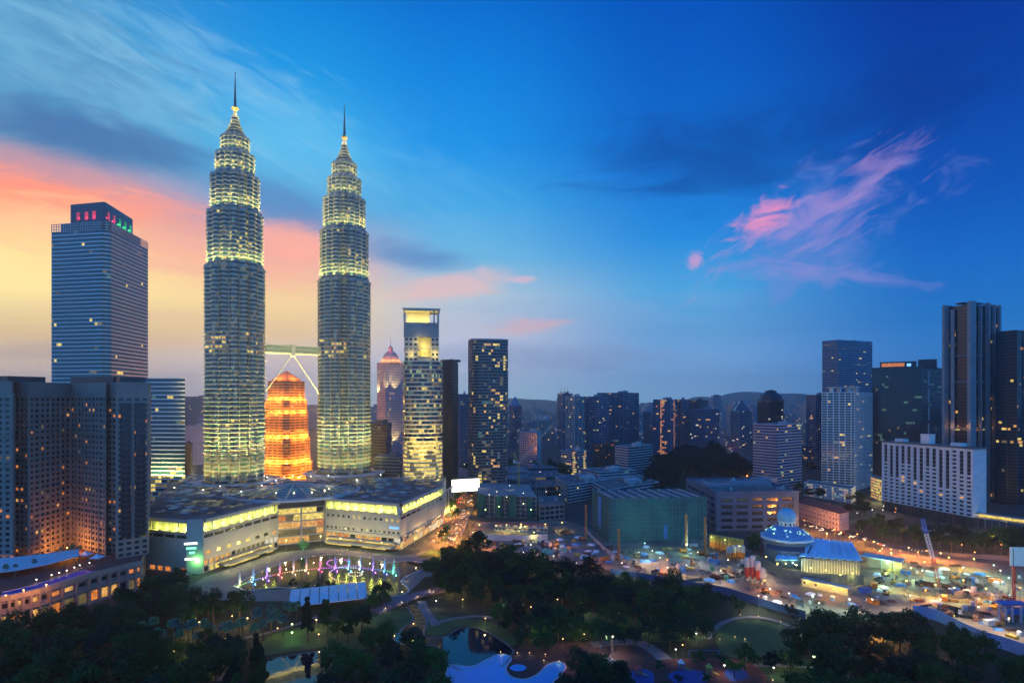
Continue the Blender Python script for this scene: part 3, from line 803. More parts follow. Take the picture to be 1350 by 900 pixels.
# pylon
py_ = MB(); c = (A1+A2)/2; e = (A2-A1).normalized(); nn = Vector((e.y, -e.x)); ang_p = math.atan2(e.y, e.x)
py_.box((*(c+nn*.4), 0), ((A2-A1).length+.6, 2.6, 36.9), 0, ang_p)
pyl = py_.build('pylon', M['beige'], mall)
sg = MB()
for k, (z, w) in enumerate(((10.0, 7.5), (14.2, 3.4), (17.2, 6.0), (20.4, 8.0))):
    q = c-e*(2.5-(8-w)*.15)+nn*1.75; sg.box((q.x, q.y, z), (w, .3, 1.3), 1 if k in (1, 2) else 0, ang_p)
q = c-e*2.2+nn*1.75; sg.box((q.x-1.8, q.y, 11.3), (1.0, .3, 9.2), 0, ang_p)
sg.build('lit_sign', [M['sign_white'], M['sign_green']], mall)
light(mall, Vector((*(c+nn*4+e*1.5), 9)).xyz-mall.location, 2200, (.25, 1, .2), .5, name='sign_light')
# signs on the right wing: small blue letters by the corner
sg = MB(); e2 = (A5-A4).normalized(); n2 = Vector((e2.y, -e2.x))
for k in range(7):
    q = A5-e2*(9.5-k*1.25)+n2*.35; sg.box((q.x, q.y, 16.4), (.85, .2, 1.5 if k % 3 else 1.9), 0, math.atan2(e2.y, e2.x))
sg.build('lit_sign', M['sign_blue'], mall)
# roofs with photovoltaic panels
rf = MB()
rf.flat([tuple(p) for p in ccw([A0, A1, A2, A3, A8, A9])], HM-.35); rf.flat([tuple(p) for p in ccw([A4, A5, A6, A7, A8])], HM-.35); rf.flat([tuple(p) for p in ccw([A3, A4, A8])], HM-.6)
mroof = rf.build('roof', M['roof'], mall)
PANELS = []
def panels(poly, e, step=(9.5, 7.0), h=HM, seed=1, p=.78, keep=None):
    r = random.Random(seed); P2 = [V2(q) for q in poly]; n = Vector((-e.y, e.x)); o = P2[0]
    us = [(q-o).dot(e) for q in P2]; vs = [(q-o).dot(n) for q in P2]
    def inside(q):
        c = False
        for i in range(len(P2)):
            a, b = P2[i], P2[i-1]
            if (a.y > q.y) != (b.y > q.y) and q.x < (b.x-a.x)*(q.y-a.y)/(b.y-a.y)+a.x: c = not c
        return c
    u = min(us)+3
    while u < max(us):
        v = min(vs)+3
        while v < max(vs):
            q = o+e*u+n*v
            if all(inside(q+e*a+n*b) for a in (-5, 5) for b in (-4, 4)) and r.random() < p and (keep is None or keep(q)):
                w, d2 = step[0]*r.uniform(.6, .92), step[1]*r.uniform(.35, .7)
                hh = h+r.uniform(.2, 1.6)
                c4 = [q+e*(a*w/2)+n*(b*d2/2) for a, b in ((-1,-1),(1,-1),(1,1),(-1,1))]
                zz = [hh, hh, hh+.8, hh+.8]
                mi = r.choice([0, 0, 0, 1, 1, 2]); mb = MB(); PANELS.append((q.length, mb))
                mb.face([(*c4[k], zz[k]) for k in range(4)], mi); mb.face([(*c4[0], hh-.6), (*c4[1], hh-.6), (*c4[1], hh), (*c4[0], hh)], mi)
            v += step[1]
        u += step[0]
M['pv'] = mat('roof_panel', (.05,.075,.11), .18, spec=.7); M['pv2'] = mat('pale_roof_panel', (.26,.3,.35), .35)
far_t = lambda q: min((q-V2(T1P)).length, (q-V2(T2P)).length) > 40
panels([A0, A1, A2, A3, A8, A9], (A3-A2).normalized(), seed=2, keep=far_t)
panels([A4, A5, A6, A7, A8], (A5-A4).normalized(), seed=4, keep=far_t)
PANELS.sort(key=lambda q: q[0]); rest = MB()
for i, (_, pm_) in enumerate(PANELS):
    if i < 100: pm_.build('roof_panel', [M['pv'], M['roof'], M['pv2']], mall)
    else:
        for f_, mi_ in zip(pm_.f, pm_.mi): rest.face([pm_.v[k] for k in f_], mi_)
if rest.f: rest.build('roof_panel', [M['pv'], M['roof'], M['pv2']], mall)['kind'] = 'stuff'
# atrium front: five storeys of lit glass between the wings
e = (A4-A3).normalized(); n = Vector((-e.y, e.x)); B3, B4 = A3+n*6, A4+n*6
L = (B4-B3).length; wl = MB(); pn = []
face_ribbon(wl, pn, tuple(B3), tuple(B4), 0, 30, 6.6, 6.0, .9, .5, Lit(.93, lambda t, u: ['lw','ly','lw','lo','ldim','ldim'], 9), fins=3, find=.8, finw=1.3)
for A, B in ((A3, B3), (B4, A4)): wl.face([(*A,0),(*B,0),(*B,HM),(*A,HM)])
at = wl.build('atrium_frame', M['beige'], mall)
for q in range(5):
    mb = MB()
    for k, mi, rc in pn:
        if rc[0] == q: mb.face(k, mi)
    mb.build('window_band', pane_mats('glass'), mall)
mb = MB(); mb.prism([tuple(p) for p in ccw([B3-n*2.5, B4-n*2.5, B4+n*8, B3+n*8])], 30, 36.2); mb.build('atrium_cornice', M['darkpanel'], mall)
mb = MB(); mb.prism([tuple(p) for p in ccw([B3-n*3.4, B4-n*3.4, B4+n*8, B3+n*8])], 36.2, 37.6); mb.prism([tuple(p) for p in ccw([B3-n*1.2, B4-n*1.2, B4, B3])], 29.2, 30.6); mb.build('cornice_edge', M['offwhite'], mall)
# the fan-shaped glazed roof behind the atrium
fc = (B3+B4)/2+n*14; ga, gb = MB(), MB()
a_mid = math.atan2(n.y, n.x)
for j in range(6):
    r0, r1 = 6+j*8.2, 6+(j+1)*8.2-1.2; z0, z1 = 44.5-j*1.15, 44.5-(j+1)*1.15
    for i in range(10):
        a0 = a_mid+PI+R(-100+i*20); a1 = a0+R(18.2)
        P = lambda a, r, z: (fc.x+n.x*22+r*math.cos(a), fc.y+n.y*22+r*.72*math.sin(a), z)
        (ga if True else gb).face([P(a0,r1,z1),P(a1,r1,z1),P(a1,r0,z0),P(a0,r0,z0)])
        gb.face([P(a0,r1,z1-.3),P(a1,r1,z1-.3),P(a1,r1,z1),P(a0,r1,z1)])
for i in range(11):
    a0 = a_mid+PI+R(-100.9+i*20); P = lambda r, z: (fc.x+n.x*22+r*math.cos(a0), fc.y+n.y*22+r*.72*math.sin(a0), z)
    gb.bar(P(3, 45), P(56, 37.6), .55, n=4)
ga.build('glazed_roof', M['glass_teal'], mall); gb.build('roof_rib', M['gold_rib'] if 'gold_rib' in M else M['beige'], mall)
mb = MB(); mb.lathe([(56, HM), (56, 38.6), (54, 39)], c=(fc.x+n.x*22, fc.y+n.y*22, 0), n=40); mb.build('roof_kerb', M['offwhite'], mall)
for i in range(6):
    a0 = a_mid+PI+R(-75+i*30); light(mall, Vector((fc.x+n.x*22+30*math.cos(a0), fc.y+n.y*22+21*math.sin(a0), 43.5))-mall.location, 500, (1,.75,.35), .4, name='roof_light')
# podium drum the towers rise from
for T in (T1P, T2P):
    mb = MB(); mb.lathe([(40, 30), (40, 39.2), (38.8, 39.2), (38.8, 38)], c=(T.x, T.y, 0), n=48); mb.lathe([(44, 37.8), (30, 38.1)], c=(T.x, T.y, 0), n=48); mb.build('tower_collar', M['offwhite'], mall)
# terraces in front of the right wing and along the left wing
e2 = (A5-A4).normalized(); n2 = Vector((e2.y, -e2.x)); e1 = (A3-A2).normalized(); n1 = Vector((e1.y, -e1.x))
mb = MB(); gl = MB()
for k, (o, z, h) in enumerate(((4, 5.2, .9), (9, 2.4, .8))):
    mb.prism([tuple(p) for p in ccw([A4+e2*4+n2*.3, A5-e2*3+n2*.3, A5-e2*3+n2*o, A4+e2*6+n2*o])], z, z+h)
    mb.prism([tuple(p) for p in ccw([A2+e1*12+n1*.3, A3-e1*14+n1*.3, A3-e1*12+n1*o, A2+e1*10+n1*o])], z, z+h)
    for a, b in ((A4+e2*8+n2*(o-.4), A4+e2*32+n2*(o-.4)), (A4+e2*42+n2*(o-.4), A5-e2*8+n2*(o-.4)), (A2+e1*14+n1*(o-.4), A2+e1*44+n1*(o-.4)), (A2+e1*52+n1*(o-.4), A3-e1*16+n1*(o-.4))):
        if k == 1 or True: gl.face([(*a,z-1.0),(*b,z-1.0),(*b,z-.1),(*a,z-.1)])
mb.build('terrace', M['concrete'], mall); gl.build('terrace_light', M['ly'], mall)
MALL_FILL_LAMPS = [A4+(A5-A4)*f+n2*15 for f in (.1, .37, .63, .9)]+[A2+(A3-A2)*f+n1*15 for f in (.12, .38, .64, .88)]  # places of added lamps that brighten the mall fronts, set on posts
nr_ = Vector(((A6-A5).normalized().y, -(A6-A5).normalized().x)); MALL_SIDE_FILL = [A5+(A6-A5)*f+nr_*8 for f in (.1, .35, .6, .85)]  # the same added fill light along the mall's right side
# ------------------------------------------------------------------ hotel, left foreground
HZ = [(-40,366),(16,369),(19,386),(38,383),(93,420),(140,396),(142,401),(153,399),(154,386),(196,398),(199,470),(60,510),(-70,450)]
HP = [tuple(V2(D(a, b))) for a, b in HZ]
hot = bldg('hotel', 'dark granite hotel tower with rows of small orange-lit windows, far left foreground', 'hotel', HP, 128.5, z0=17, style='grid', wall='granite', glass='glass',
   lit=Lit(lambda t, u: .12 if t < .85 else .06, ['lo', 'lw', 'lo', 'lo', 'ldim'], 5), fl=3.55, bay=4.6, ww=.58, wh=.5, sill=.28, inset_=.5, each=100, plant=0, crown=8.5, byrow=False)
mb = MB(); ip = [tuple(V2(D(a, b+2.5))) for a, b in HZ[:10]]
for (a, b, c, d) in (((93,424),(150,404),None,9),((10,378),(60,398),None,8),((158,394),(192,404),None,8)):
    A, B = V2(D(*a)), V2(D(*b)); e = (B-A); n = Vector((-e.y, e.x)).normalized()*16
    mb.prism([tuple(p) for p in ccw([A, B, B+n, A+n])], 128.6, 128.6+d*.55)
mb.build('roof_plant', M['darkpanel'], hot)
mb = MB()                                                         # bay windows of the corner wing: vertical dark glass strips
A, B = V2(HP[8]), V2(HP[9]); e = (B-A).normalized(); n = Vector((e.y, -e.x))
for f in (.27, .73):
    q = A+(B-A)*f+n*.7; mb.box((q.x, q.y, 30), (5.4, 1.6, 86), 0, math.atan2(e.y, e.x))
    for k in range(24):
        for s in (-.8, .8): mb.box((q.x+e.x*s*1.7+n.x*.78, q.y+e.y*s*1.7+n.y*.78, 31.2+k*3.55), (2.0, .12, 1.7), 1, math.atan2(e.y, e.x))
mb.build('bay_window', [M['darkpanel'], M['glass']], hot)
mb = MB()                                                         # pilasters and string courses
for i in range(9):
    A, B = V2(HP[i]), V2(HP[i+1])
    if not facing(A, B) or (B-A).length < 8 or i == 8: continue
    L = (B-A).length; e = (B-A).normalized(); n = Vector((e.y, -e.x)); k = max(1, round(L/9.2)); an = math.atan2(e.y, e.x)
    for j in range(k+1):
        q = A+e*min(L-.6, max(.6, L*j/k))+n*.22; mb.box((q.x, q.y, 17), (1.1, .5, 105), 0, an)
    for z in (24, 42, 60, 78, 96, 119.6):
        q = (A+B)/2+n*.3; mb.box((q.x, q.y, z), (L, .66, .8 if z < 119 else 1.6), 0, an)
mb.build('pilaster', M['beige_dark'], hot)
# the curved terrace podium
arc = [(-60,300),(0,309),(30,316),(65,327),(117,350),(156,366),(186,378)]
AP = curve([D(a, b) for a, b in arc], 3, closed=False)
pod = wthing('hotel_podium', (-220, 360, 0), 'curved two-storey hotel podium with orange arched windows under the roof terrace', 'podium')
wl = MB(); pn = []
for i in range(len(AP)-1):
    A, B = tuple(AP[i]), tuple(AP[i+1]); L = (AP[i+1]-AP[i]).length; k = max(1, round(L/6.5))
    face_grid(wl, pn, A, B, 0, 9.2, 6.5, 9.2, .78, .62, .2, .8, Lit(.72, ['lo', 'lw', 'lo', 'ldim'], i))
    face_grid(wl, pn, A, B, 9.2, 16.2, 6.5, 7, .62, .34, .36, .6, Lit(.35, ['lw', 'lo'], i+50))
    e = (AP[i+1]-AP[i]).normalized(); n = Vector((e.y, -e.x))
    for j in range(k):
        q = AP[i]+(AP[i+1]-AP[i])*(j/k)+n*.5; wl.box((q.x, q.y, 0), (1.1, 1.2, 15.6), 0, math.atan2(e.y, e.x))
    a, b = AP[i]+n*1.1, AP[i+1]+n*1.1; c, d = AP[i]-n*.4, AP[i+1]-n*.4
    for z0, z1 in ((9.0, 9.8), (15.6, 18.2)):
        wl.face([(*a,z0),(*b,z0),(*b,z1),(*a,z1)]); wl.face([(*a,z1),(*b,z1),(*d,z1),(*c,z1)]); wl.face([(*d,z0),(*c,z0),(*c,z1),(*d,z1)])
wl.build('wall', M['granite'], pod); put_panes(pod, pn, 'glass', 'window', 100)
back = [tuple(V2(D(199, 470))), tuple(V2(D(60, 510))), tuple(V2(D(-70, 450)))]
mb = MB(); mb.flat(ccw([tuple(p) for p in AP]+back), 16.9); mb.build('roof_deck', M['redpave'], pod)
q0, q1 = V2(D(186, 378)), V2(D(199, 470))
mb = MB(); mb.face([(*q0,0),(*q1,0),(*q1,18),(*q0,18)]); mb.build('wall', M['granite'], pod)
def off(i0, i1, d0):
    out = []
    for i in range(i0, i1):
        e = (AP[min(len(AP)-1,i+1)]-AP[max(0,i-1)]).normalized(); out.append(AP[i]+Vector((-e.y, e.x))*d0)
    return out
mb = MB(); a, b = off(3, 14, 3.5), off(3, 14, 12); mb.grid([[(q.x,q.y,17.25) for q in a], [(q.x,q.y,17.25) for q in b]])
o = mb.build('pool', M['pool_lit'] if 'pool_lit' in M else water_mat('terrace_pool', (.01,.08,.5), .05, .1, .8), pod)
mb = MB(); wallstrip(mb, off(3, 14, 3.2), .5, 16.9, 17.6); wallstrip(mb, off(3, 14, 12.3), .5, 16.9, 17.5); mb.build('pool_kerb', M['offwhite'], pod)
# white awnings over the terrace
cp = wthing('terrace_canopy', (*V2(D(40, 362)), 17), 'long pale awning roof on posts along the hotel terrace', 'canopy')
mb = MB(); a = [D(x, z) for x, z in ((-30,338),(20,346),(60,358),(104,378))]; b = [D(x, z) for x, z in ((-30,362),(20,368),(60,376),(104,388))]
mb.grid([[(q.x,q.y,21.0) for q in a], [(q.x,q.y,23.0) for q in b]]); mb.grid([[(q.x,q.y,20.7) for q in b], [(q.x,q.y,20.7) for q in a]]); mb.grid([[(q.x,q.y,20.7) for q in a], [(q.x,q.y,21.0) for q in a]])
mb.build('awning', M['canvas'], cp); mb = MB()
for q in a+b: mb.box((q.x, q.y, 17), (.3, .3, 4))
mb.build('post', M['pole'], cp)
def tent(loc, w, h, name, label, cat, group, m='canvas'):
    t = thing(name, loc, label, cat, group); mb = MB()
    mb.grid([[(-w,-w,h*.55),(w,-w,h*.55),(w,w,h*.55),(-w,w,h*.55)], [(-w*.35,-w*.35,h*.78),(w*.35,-w*.35,h*.78),(w*.35,w*.35,h*.78),(-w*.35,w*.35,h*.78)], [(-.05,-.05,h),(.05,-.05,h),(.05,.05,h),(-.05,.05,h)]], 0, True)
    mb.build('tent_roof', M[m], t)
    for x in (-w+.1, w-.1):
        for y in (-w+.1, w-.1):
            mb = MB(); mb.bar((x,y,0), (x,y,h*.55), .12); mb.build('pole', M['pole'], t)
    return t
tent(D(113, 385, 17), 3.4, 5.6, 'marquee', 'pale blue peaked tent on the hotel terrace, farther of two', 'marquee', 'terrace tents')
tent(D(128, 378, 17), 3.4, 5.6, 'marquee', 'pale blue peaked tent on the hotel terrace, nearer to the park', 'marquee', 'terrace tents')

# ------------------------------------------------------------------ glass tower with striped floors and a lit crown
def office(L, C1, C2, Rr, depth=None):
    """plan with a chamfered front corner"""
    L, C1, C2, Rr = V2(L), V2(C1), V2(C2), V2(Rr); return ccw([L, C1, C2, Rr, L+(Rr-C2)])
mx = office(D(68, 652), D(135, 640), D(146, 644), D(195, 726))
mxt = bldg('office_tower', 'striped glass office tower with red and green lit crown behind the hotel', 'office tower', mx, HT(303, 641), style='ribbon', wall='white', glass='glass_teal',
   lit=Lit(lambda t, u: .03 if t < .75 else .02, ['ldim', 'ly', 'lteal'], 3), fl=4.25, bay=3.2, sp=1.15, out=.45, plant=0, styles=['ribbon']*5, parapet=.4)
hb = HT(303, 641)
ip = inset(mx, 6.0)
mb = MB(); pn = []
lat = MB()                                                         # open lattice round the roof edge
for i in range(4):
    A, B = V2(mx[i]), V2(mx[(i+1) % 5]); L = (B-A).length; e = (B-A).normalized(); nn = max(2, int(L/3))
    if i == 3: continue
    for k in range(nn+1):
        q = A+(B-A)*(k/nn); lat.box((q.x, q.y, hb), (.5, .5, 8.6))
    for z in (2.6, 5.4, 8.2):
        for k in (0,):
            c = (A+B)/2; lat.box((c.x, c.y, hb+z), (L, .5, .5), 0, math.atan2(e.y, e.x))
lat.build('roof_lattice', M['offwhite'], mxt)
cr = MB(); cr.prism(inset(mx, 8.5), hb, hb+11, 0); cr.build('upper_wall', M['glass_teal'], mxt)
pc = office(D(93, 662), D(136, 652), D(139, 653), D(175, 716))
ch = HT(266, 652); pz = hb+10
cr = MB(); cr.prism(pc, pz, ch); cw = cr.build('crown', M['glass_blue'], mxt)
for i, (k, ms, cs) in enumerate(((0, 'crown_red', [.25, .5, .73]), (2, 'crown_mix', [.1, .3, .5, .7, .9]))):
    A, B = V2(pc[k]), V2(pc[(k+1) % 5]); e = (B-A).normalized(); n = Vector((e.y, -e.x)); pb = None
    for j, f in enumerate(cs):
        q = A+(B-A)*f+n*1.6; green = k == 2 and f > .4
        light(mxt, Vector((q.x, q.y, pz+8))-mxt.location, 420, (.05, 1, .25) if green else (1, .05, .16), .6, name='crown_light')
        mb = MB(); q = A+(B-A)*f+n*.3
        mb.box((q.x, q.y, pz+5), (4.2, .4, 9), 0, math.atan2(e.y, e.x)); mb.build('crown_panel', M['crown_g'] if green else M['crown_r'], mxt)
lo = office(D(150, 648), D(190, 610), D(197, 607), D(244, 604))
lob = bldg('office_block', 'lower striped glass office block lit yellow at its foot, beside the nearer twin tower', 'office block', lo, HT(499, 606), style='ribbon', wall='white', glass='glass_teal',
   lit=Lit(lambda t, u: .5 if t < .3 else .07, lambda t, u: ['ldim', 'ldim', 'ly'] if t < .3 else ['ldim', 'ly', 'lteal'], 8), fl=4.25, bay=3.0, sp=1.2, out=.45, plant=0, parapet=.5)
A, B = V2(lo[2]), V2(lo[3]); e = (B-A).normalized(); n = Vector((e.y, -e.x))
for k in range(5):
    q = A+(B-A)*((k+.5)/5)+n*7; light(lob, Vector((q.x, q.y, 38.5))-lob.location, 17000, (1, .84, .32), .6, spot=110, aim=(-n.x*.5, -n.y*.5, .85), blend=.9, name='floodlight')
# ------------------------------------------------------------------ orange floodlit tower between the twins
def octa(c, r, cut=.28, rz=0.0):
    p = []
    for k in range(4):
        a = rz+k*PI/2
        for s in (-1, 1):
            u, v = r, s*r*(1-cut*1.0) ; x, y = u*math.cos(a)-v*math.sin(a), u*math.sin(a)+v*math.cos(a); p.append((c[0]+x, c[1]+y))
    return p
oc = D(377.5, 850); OR = (1.0, .27, .025)
orr = wthing('office_tower', (oc.x, oc.y, 0), 'orange floodlit stepped tower with a pyramid roof seen between the twin towers', 'office tower')
M['orange_wall'] = mat('warm_stone_cladding', (.42,.26,.14), .7, var=.1, vscale=.1)
rz = R(-24)
tiers = [(27.5, 0, 30), (24.8, 30, 64), (23.2, 64, 98), (22.0, 98, 116), (19.0, 116, 142)]
for i, (rr_, z0, z1) in enumerate(tiers):
    wl = MB(); pn = []; po = ccw(octa(oc, rr_, .25, rz))
    for k in range(8):
        A, B = po[k], po[(k+1) % 8]
        if facing(A, B): face_ribbon(wl, pn, A, B, z0, z1, 3.2, 3.8, 2.0, .5, Lit(.12, ['lo', 'lw', 'ly'], i*9+k), fins=(3 if (B[0]-A[0])**2+(B[1]-A[1])**2 > 500 else 0), find=.4, finw=.8)
        else: wl.face([(*A,z0),(*B,z0),(*B,z1),(*A,z1)])
    wl.flat(po, z1); ob = octa(oc, rr_+.7, .25, rz); wl.prism(ccw(ob), z1-.1, z1+1.0, 0)
    wl.build('tier', M['orange_wall'], orr)
    mb = MB()
    for k_, mi, _ in pn: mb.face(k_, mi)
    mb.build('window', pane_mats('glass_warm'), orr)['kind'] = 'stuff'
    for k in range(8):
        a = rz+k*PI/4+.2
        if i and math.sin(a) < .45: light(orr, ((rr_+4)*math.cos(a), (rr_+4)*math.sin(a), z0+2), 2600, (1, .46, .06), .5, name='uplight')
        a = rz+k*PI/4+.2
        if math.sin(a) < .45:
            if i == 0: light(orr, ((rr_+13)*math.cos(a), (rr_+13)*math.sin(a), 8), 60000, OR, .6, name='uplight')
            else:
                for da in (-.2, .2):
                    ca_, sa_ = math.cos(a+da), math.sin(a+da); light(orr, ((rr_+8)*ca_, (rr_+8)*sa_, z0+2), (0, 17000, 15000, 10000, 12000)[i], (1, .30, .03), .5, name='uplight')
                    mb = MB(); mb.bar((rr_*.96*ca_, rr_*.96*sa_, z0+.6), ((rr_+8)*ca_, (rr_+8)*sa_, z0+1.2), .2, .12, 5); mb.build('lamp_arm', M['steel_dark'], orr, origin=(0,0,0))
mb = MB(); mb.lathe([(18.5, 143), (18.5, 145.2), (15.5, 145.2)], c=(oc.x, oc.y, 0), n=4, a0=rz+PI/4); mb.build('roof_kerb', M['orange_wall'], orr)
mb = MB(); mb.lathe([(19.6, 145), (.1, 158)], c=(oc.x, oc.y, 0), n=4, a0=rz+PI/4); mb.build('pyramid_roof', M['orange_wall'], orr)
for k in range(4):
    a = rz+k*PI/2; light(orr, (19*math.cos(a), 19*math.sin(a), 149), 16000, OR, .5, name='uplight') if math.sin(a) < .4 else None
mb = MB(); ar = MB()                                               # the great arch at the foot
fd = Vector((-oc.x, -oc.y)).normalized(); tdv = Vector((-fd.y, fd.x)); bq = V2(oc)+fd*27.5
fw = lambda u, o, z: (*(bq+tdv*u+fd*o), z)
N = 12
for (r0, r1, o, tgt) in ((0, 3.6, 1.2, ar), (4.2, 5.0, 1.6, mb), (6.2, 7.4, 1.0, mb)):
    pts0 = [(-r0, 2)]+[(-r0*math.cos(PI*i/N), 18+r0*math.sin(PI*i/N)) for i in range(N+1)]+[(r0, 2)]
    pts1 = [(-r1, 2)]+[(-r1*math.cos(PI*i/N), 18+r1*math.sin(PI*i/N)) for i in range(N+1)]+[(r1, 2)]
    for i in range(len(pts0)-1):
        a, b, c, d = pts0[i], pts0[i+1], pts1[i+1], pts1[i]
        tgt.face([fw(a[0],o,a[1]),fw(b[0],o,b[1]),fw(c[0],o,c[1]),fw(d[0],o,d[1])])
        if tgt is mb: tgt.face([fw(d[0],o,d[1]),fw(c[0],o,c[1]),fw(c[0],0,c[1]),fw(d[0],0,d[1])])
mb.build('arch', M['orange_wall'], orr); ar.build('arch_window', M['ly'], orr)

# ------------------------------------------------------------------ cylinder-fronted tower with the yellow crown
def rounded(cx, cz, rx, rz_, n=28, p=3.0, rot=0.0):
    """superellipse plan facing the camera"""
    c = D(cx, cz); a0 = math.atan2(-c.y, -c.x); out = []
    for i in range(n):
        a = 2*PI*i/n; u = math.copysign(abs(math.cos(a))**(2/p), math.cos(a))*rx; v = math.copysign(abs(math.sin(a))**(2/p), math.sin(a))*rz_
        b = a0+PI/2+rot; out.append((c.x+u*math.cos(b)-v*math.sin(b), c.y+u*math.sin(b)+v*math.cos(b)))
    return ccw(out)
yt = wthing('tower_block', (*V2(D(557, 640)), 0), 'round-fronted tower with yellow-lit storeys and a floodlit open crown, right of the twin towers', 'tower')
pl = rounded(557.5, 640, 20.3, 19, 26, 2.6)
hB = HT(478, 640)
def ylit(t, u):
    if t < .08: return .3
    if t < .20: return .35
    if t < .48: return .97
    if .54 < t < .58 or .70 < t < .73: return .75
    return .34
def ylk(t, u):
    if .20 <= t < .48: return ['ly', 'ldim', 'ly']
    if t >= .48 and False: return None
    if t > .9: return ['lteal', 'lg', 'ldim']
    return ['ldim', 'ldim', 'ldim', 'ly', 'lteal', 'lteal']
bldg('', '', '', pl, hB, style='ribbon', wall='beige', glass='glass_blue', lit=Lit(ylit, ylk, 21), fl=4.3, bay=2.3, sp=1.5, out=.9, plant=0, root=yt, parapet=.6)
# upper part: two shoulders, open yellow loggias, top slab on columns
hT = HT(409, 640); h3 = HT(427, 640); h2 = HT(446, 640)
sh = [p for p in pl]
ctr = D(557.5, 640); fdir = Vector((-ctr.x, -ctr.y)).normalized(); td = Vector((-fdir.y, fdir.x))
U = lambda u, w: tuple(V2(ctr)+td*u+fdir*w)                        # td points to the picture's left or right
sgn = 1 if td.x > 0 else -1
def ub(mb, u0, u1, w0, w1, z0, z1, mi=0):
    q = ccw([U(sgn*u0,w0),U(sgn*u1,w0),U(sgn*u1,w1),U(sgn*u0,w1)]); mb.prism(q, z0, z1, mi)
mb = MB(); ub(mb, -13, 13, -15, 2, hB, h3); mb.build('core', M['beige'], yt)
mb = MB(); pn = []
for (u0, u1) in ((-19, -5.2), (8.5, 16.5)):
    q = ccw([U(sgn*u0,-14),U(sgn*u1,-14),U(sgn*u1,13),U(sgn*u0,13)])
    for i in range(4):
        A, B = q[i], q[(i+1) % 4]
        if facing(A, B): face_grid(mb, pn, A, B, hB, h2, 4.6, 5.1, .62, .5, .3, .5, Lit(.15, ['lteal', 'lg'], 4))
        else: mb.face([(*A,hB),(*B,hB),(*B,h2),(*A,h2)])
    mb.flat(q, h2)
mb.build('upper_wing', M['beige'], yt); put_panes(yt, pn, 'glass', 'window', 60)
mb = MB(); ub(mb, -19.5, 16.5, -14, 12.5, h2, h3, 0); ub(mb, -19.8, 16.8, -14.3, 13.2, (h2+hB)/2-.5, (h2+hB)/2+.6, 1); mb.build('upper_block', [M['greywall'], M['beige']], yt)
mb = MB(); ub(mb, -4.5, 8, 1.5, 12.5, hB, hB+5); ub(mb, -5, 8.6, 1.5, 13.5, hB+5, hB+5.6); mb.build('balcony', M['beige'], yt)
mb = MB(); ub(mb, -20.5, 17.5, -15, 14, hT-2.4, hT); ub(mb, -21, 18, -15.5, 14.6, hT-.7, hT+.2); ub(mb, -3, 2, -4, 2, hT, hT+2); mb.build('top_slab', M['beige'], yt)
for u_, w_ in ((-19, 12.5), (-19, -12), (16, 12.5), (16, -12), (11.5, 12.5)):
    mb = MB(); ub(mb, u_-.8, u_+.8, w_-.8, w_+.8, h3, hT-2.4); mb.build('column', M['beige'], yt)
mb = MB(); ub(mb, -16.5, 7, -10, 3, h3, hT-2.4); mb.build('lift_house', M['beige'], yt)
YL = (1, .78, .14)
for (u_, w_, z_, p_) in ((-12, 9, h3+2, 4200), (0, 9, h3+2, 4200), (10, 9, h3+2, 2600), (1.5, 9, h2-9, 3000), (1.5, 9, hB+9, 3000), (-4, 18, h2-4, 1500), (6, 18, h2-16, 1500), (-12, 17, hB+8, 1200), (13, 17, hB+8, 1200)):
    q = U(sgn*u_, w_); light(yt, Vector((q[0], q[1], z_))-yt.location, p_, YL, .5, name='crown_light')
for u_ in (-14, 0, 14):
    q = U(sgn*u_, 26); light(yt, Vector((q[0], q[1], 38))-yt.location, 3000, (1, .8, .2), .5, name='foot_light'); light(yt, Vector((q[0], q[1], 42))-yt.location, 420000, (1, .74, .12), .5, spot=46, aim=(-.06*fdir.x, -.06*fdir.y, 1), blend=1, name='foot_light')

# ------------------------------------------------------------------ the rest of the named towers
def three(px, z, top, **k): return None
def B3(name, label, cat, L, C, Rr, top, tz=None, **k):
    z = C[1] if C else L[1]
    poly = quad_from(D(*L), D(*C), D(*Rr))
    return bldg(name, label, cat, poly, HT(top, tz or z), **k)
def B2(name, label, cat, L, Rr, depth, top, **k):
    return bldg(name, label, cat, slab_from(D(*L), D(*Rr), depth), HT(top, L[1]), **k)
W = lambda p, *ks: Lit(p, list(ks) or ['lw', 'ldim', 'ldim', 'ldim'], len(ks)+int(p*1000))

# far left, seen in the gap beside the first twin tower
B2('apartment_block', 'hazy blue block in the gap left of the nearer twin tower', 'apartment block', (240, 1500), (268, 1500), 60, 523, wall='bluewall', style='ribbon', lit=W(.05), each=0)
B2('apartment_block', 'pale block with a warm lit face in the gap left of the nearer twin tower', 'apartment block', (243, 1080), (268, 1090), 40, 562, wall='pink', style='plain', plant=1)
B2('office_block', 'small dark block low in the gap left of the nearer twin tower', 'office block', (240, 900), (252, 905), 40, 586, wall='darkpanel', style='ribbon', lit=W(.04))
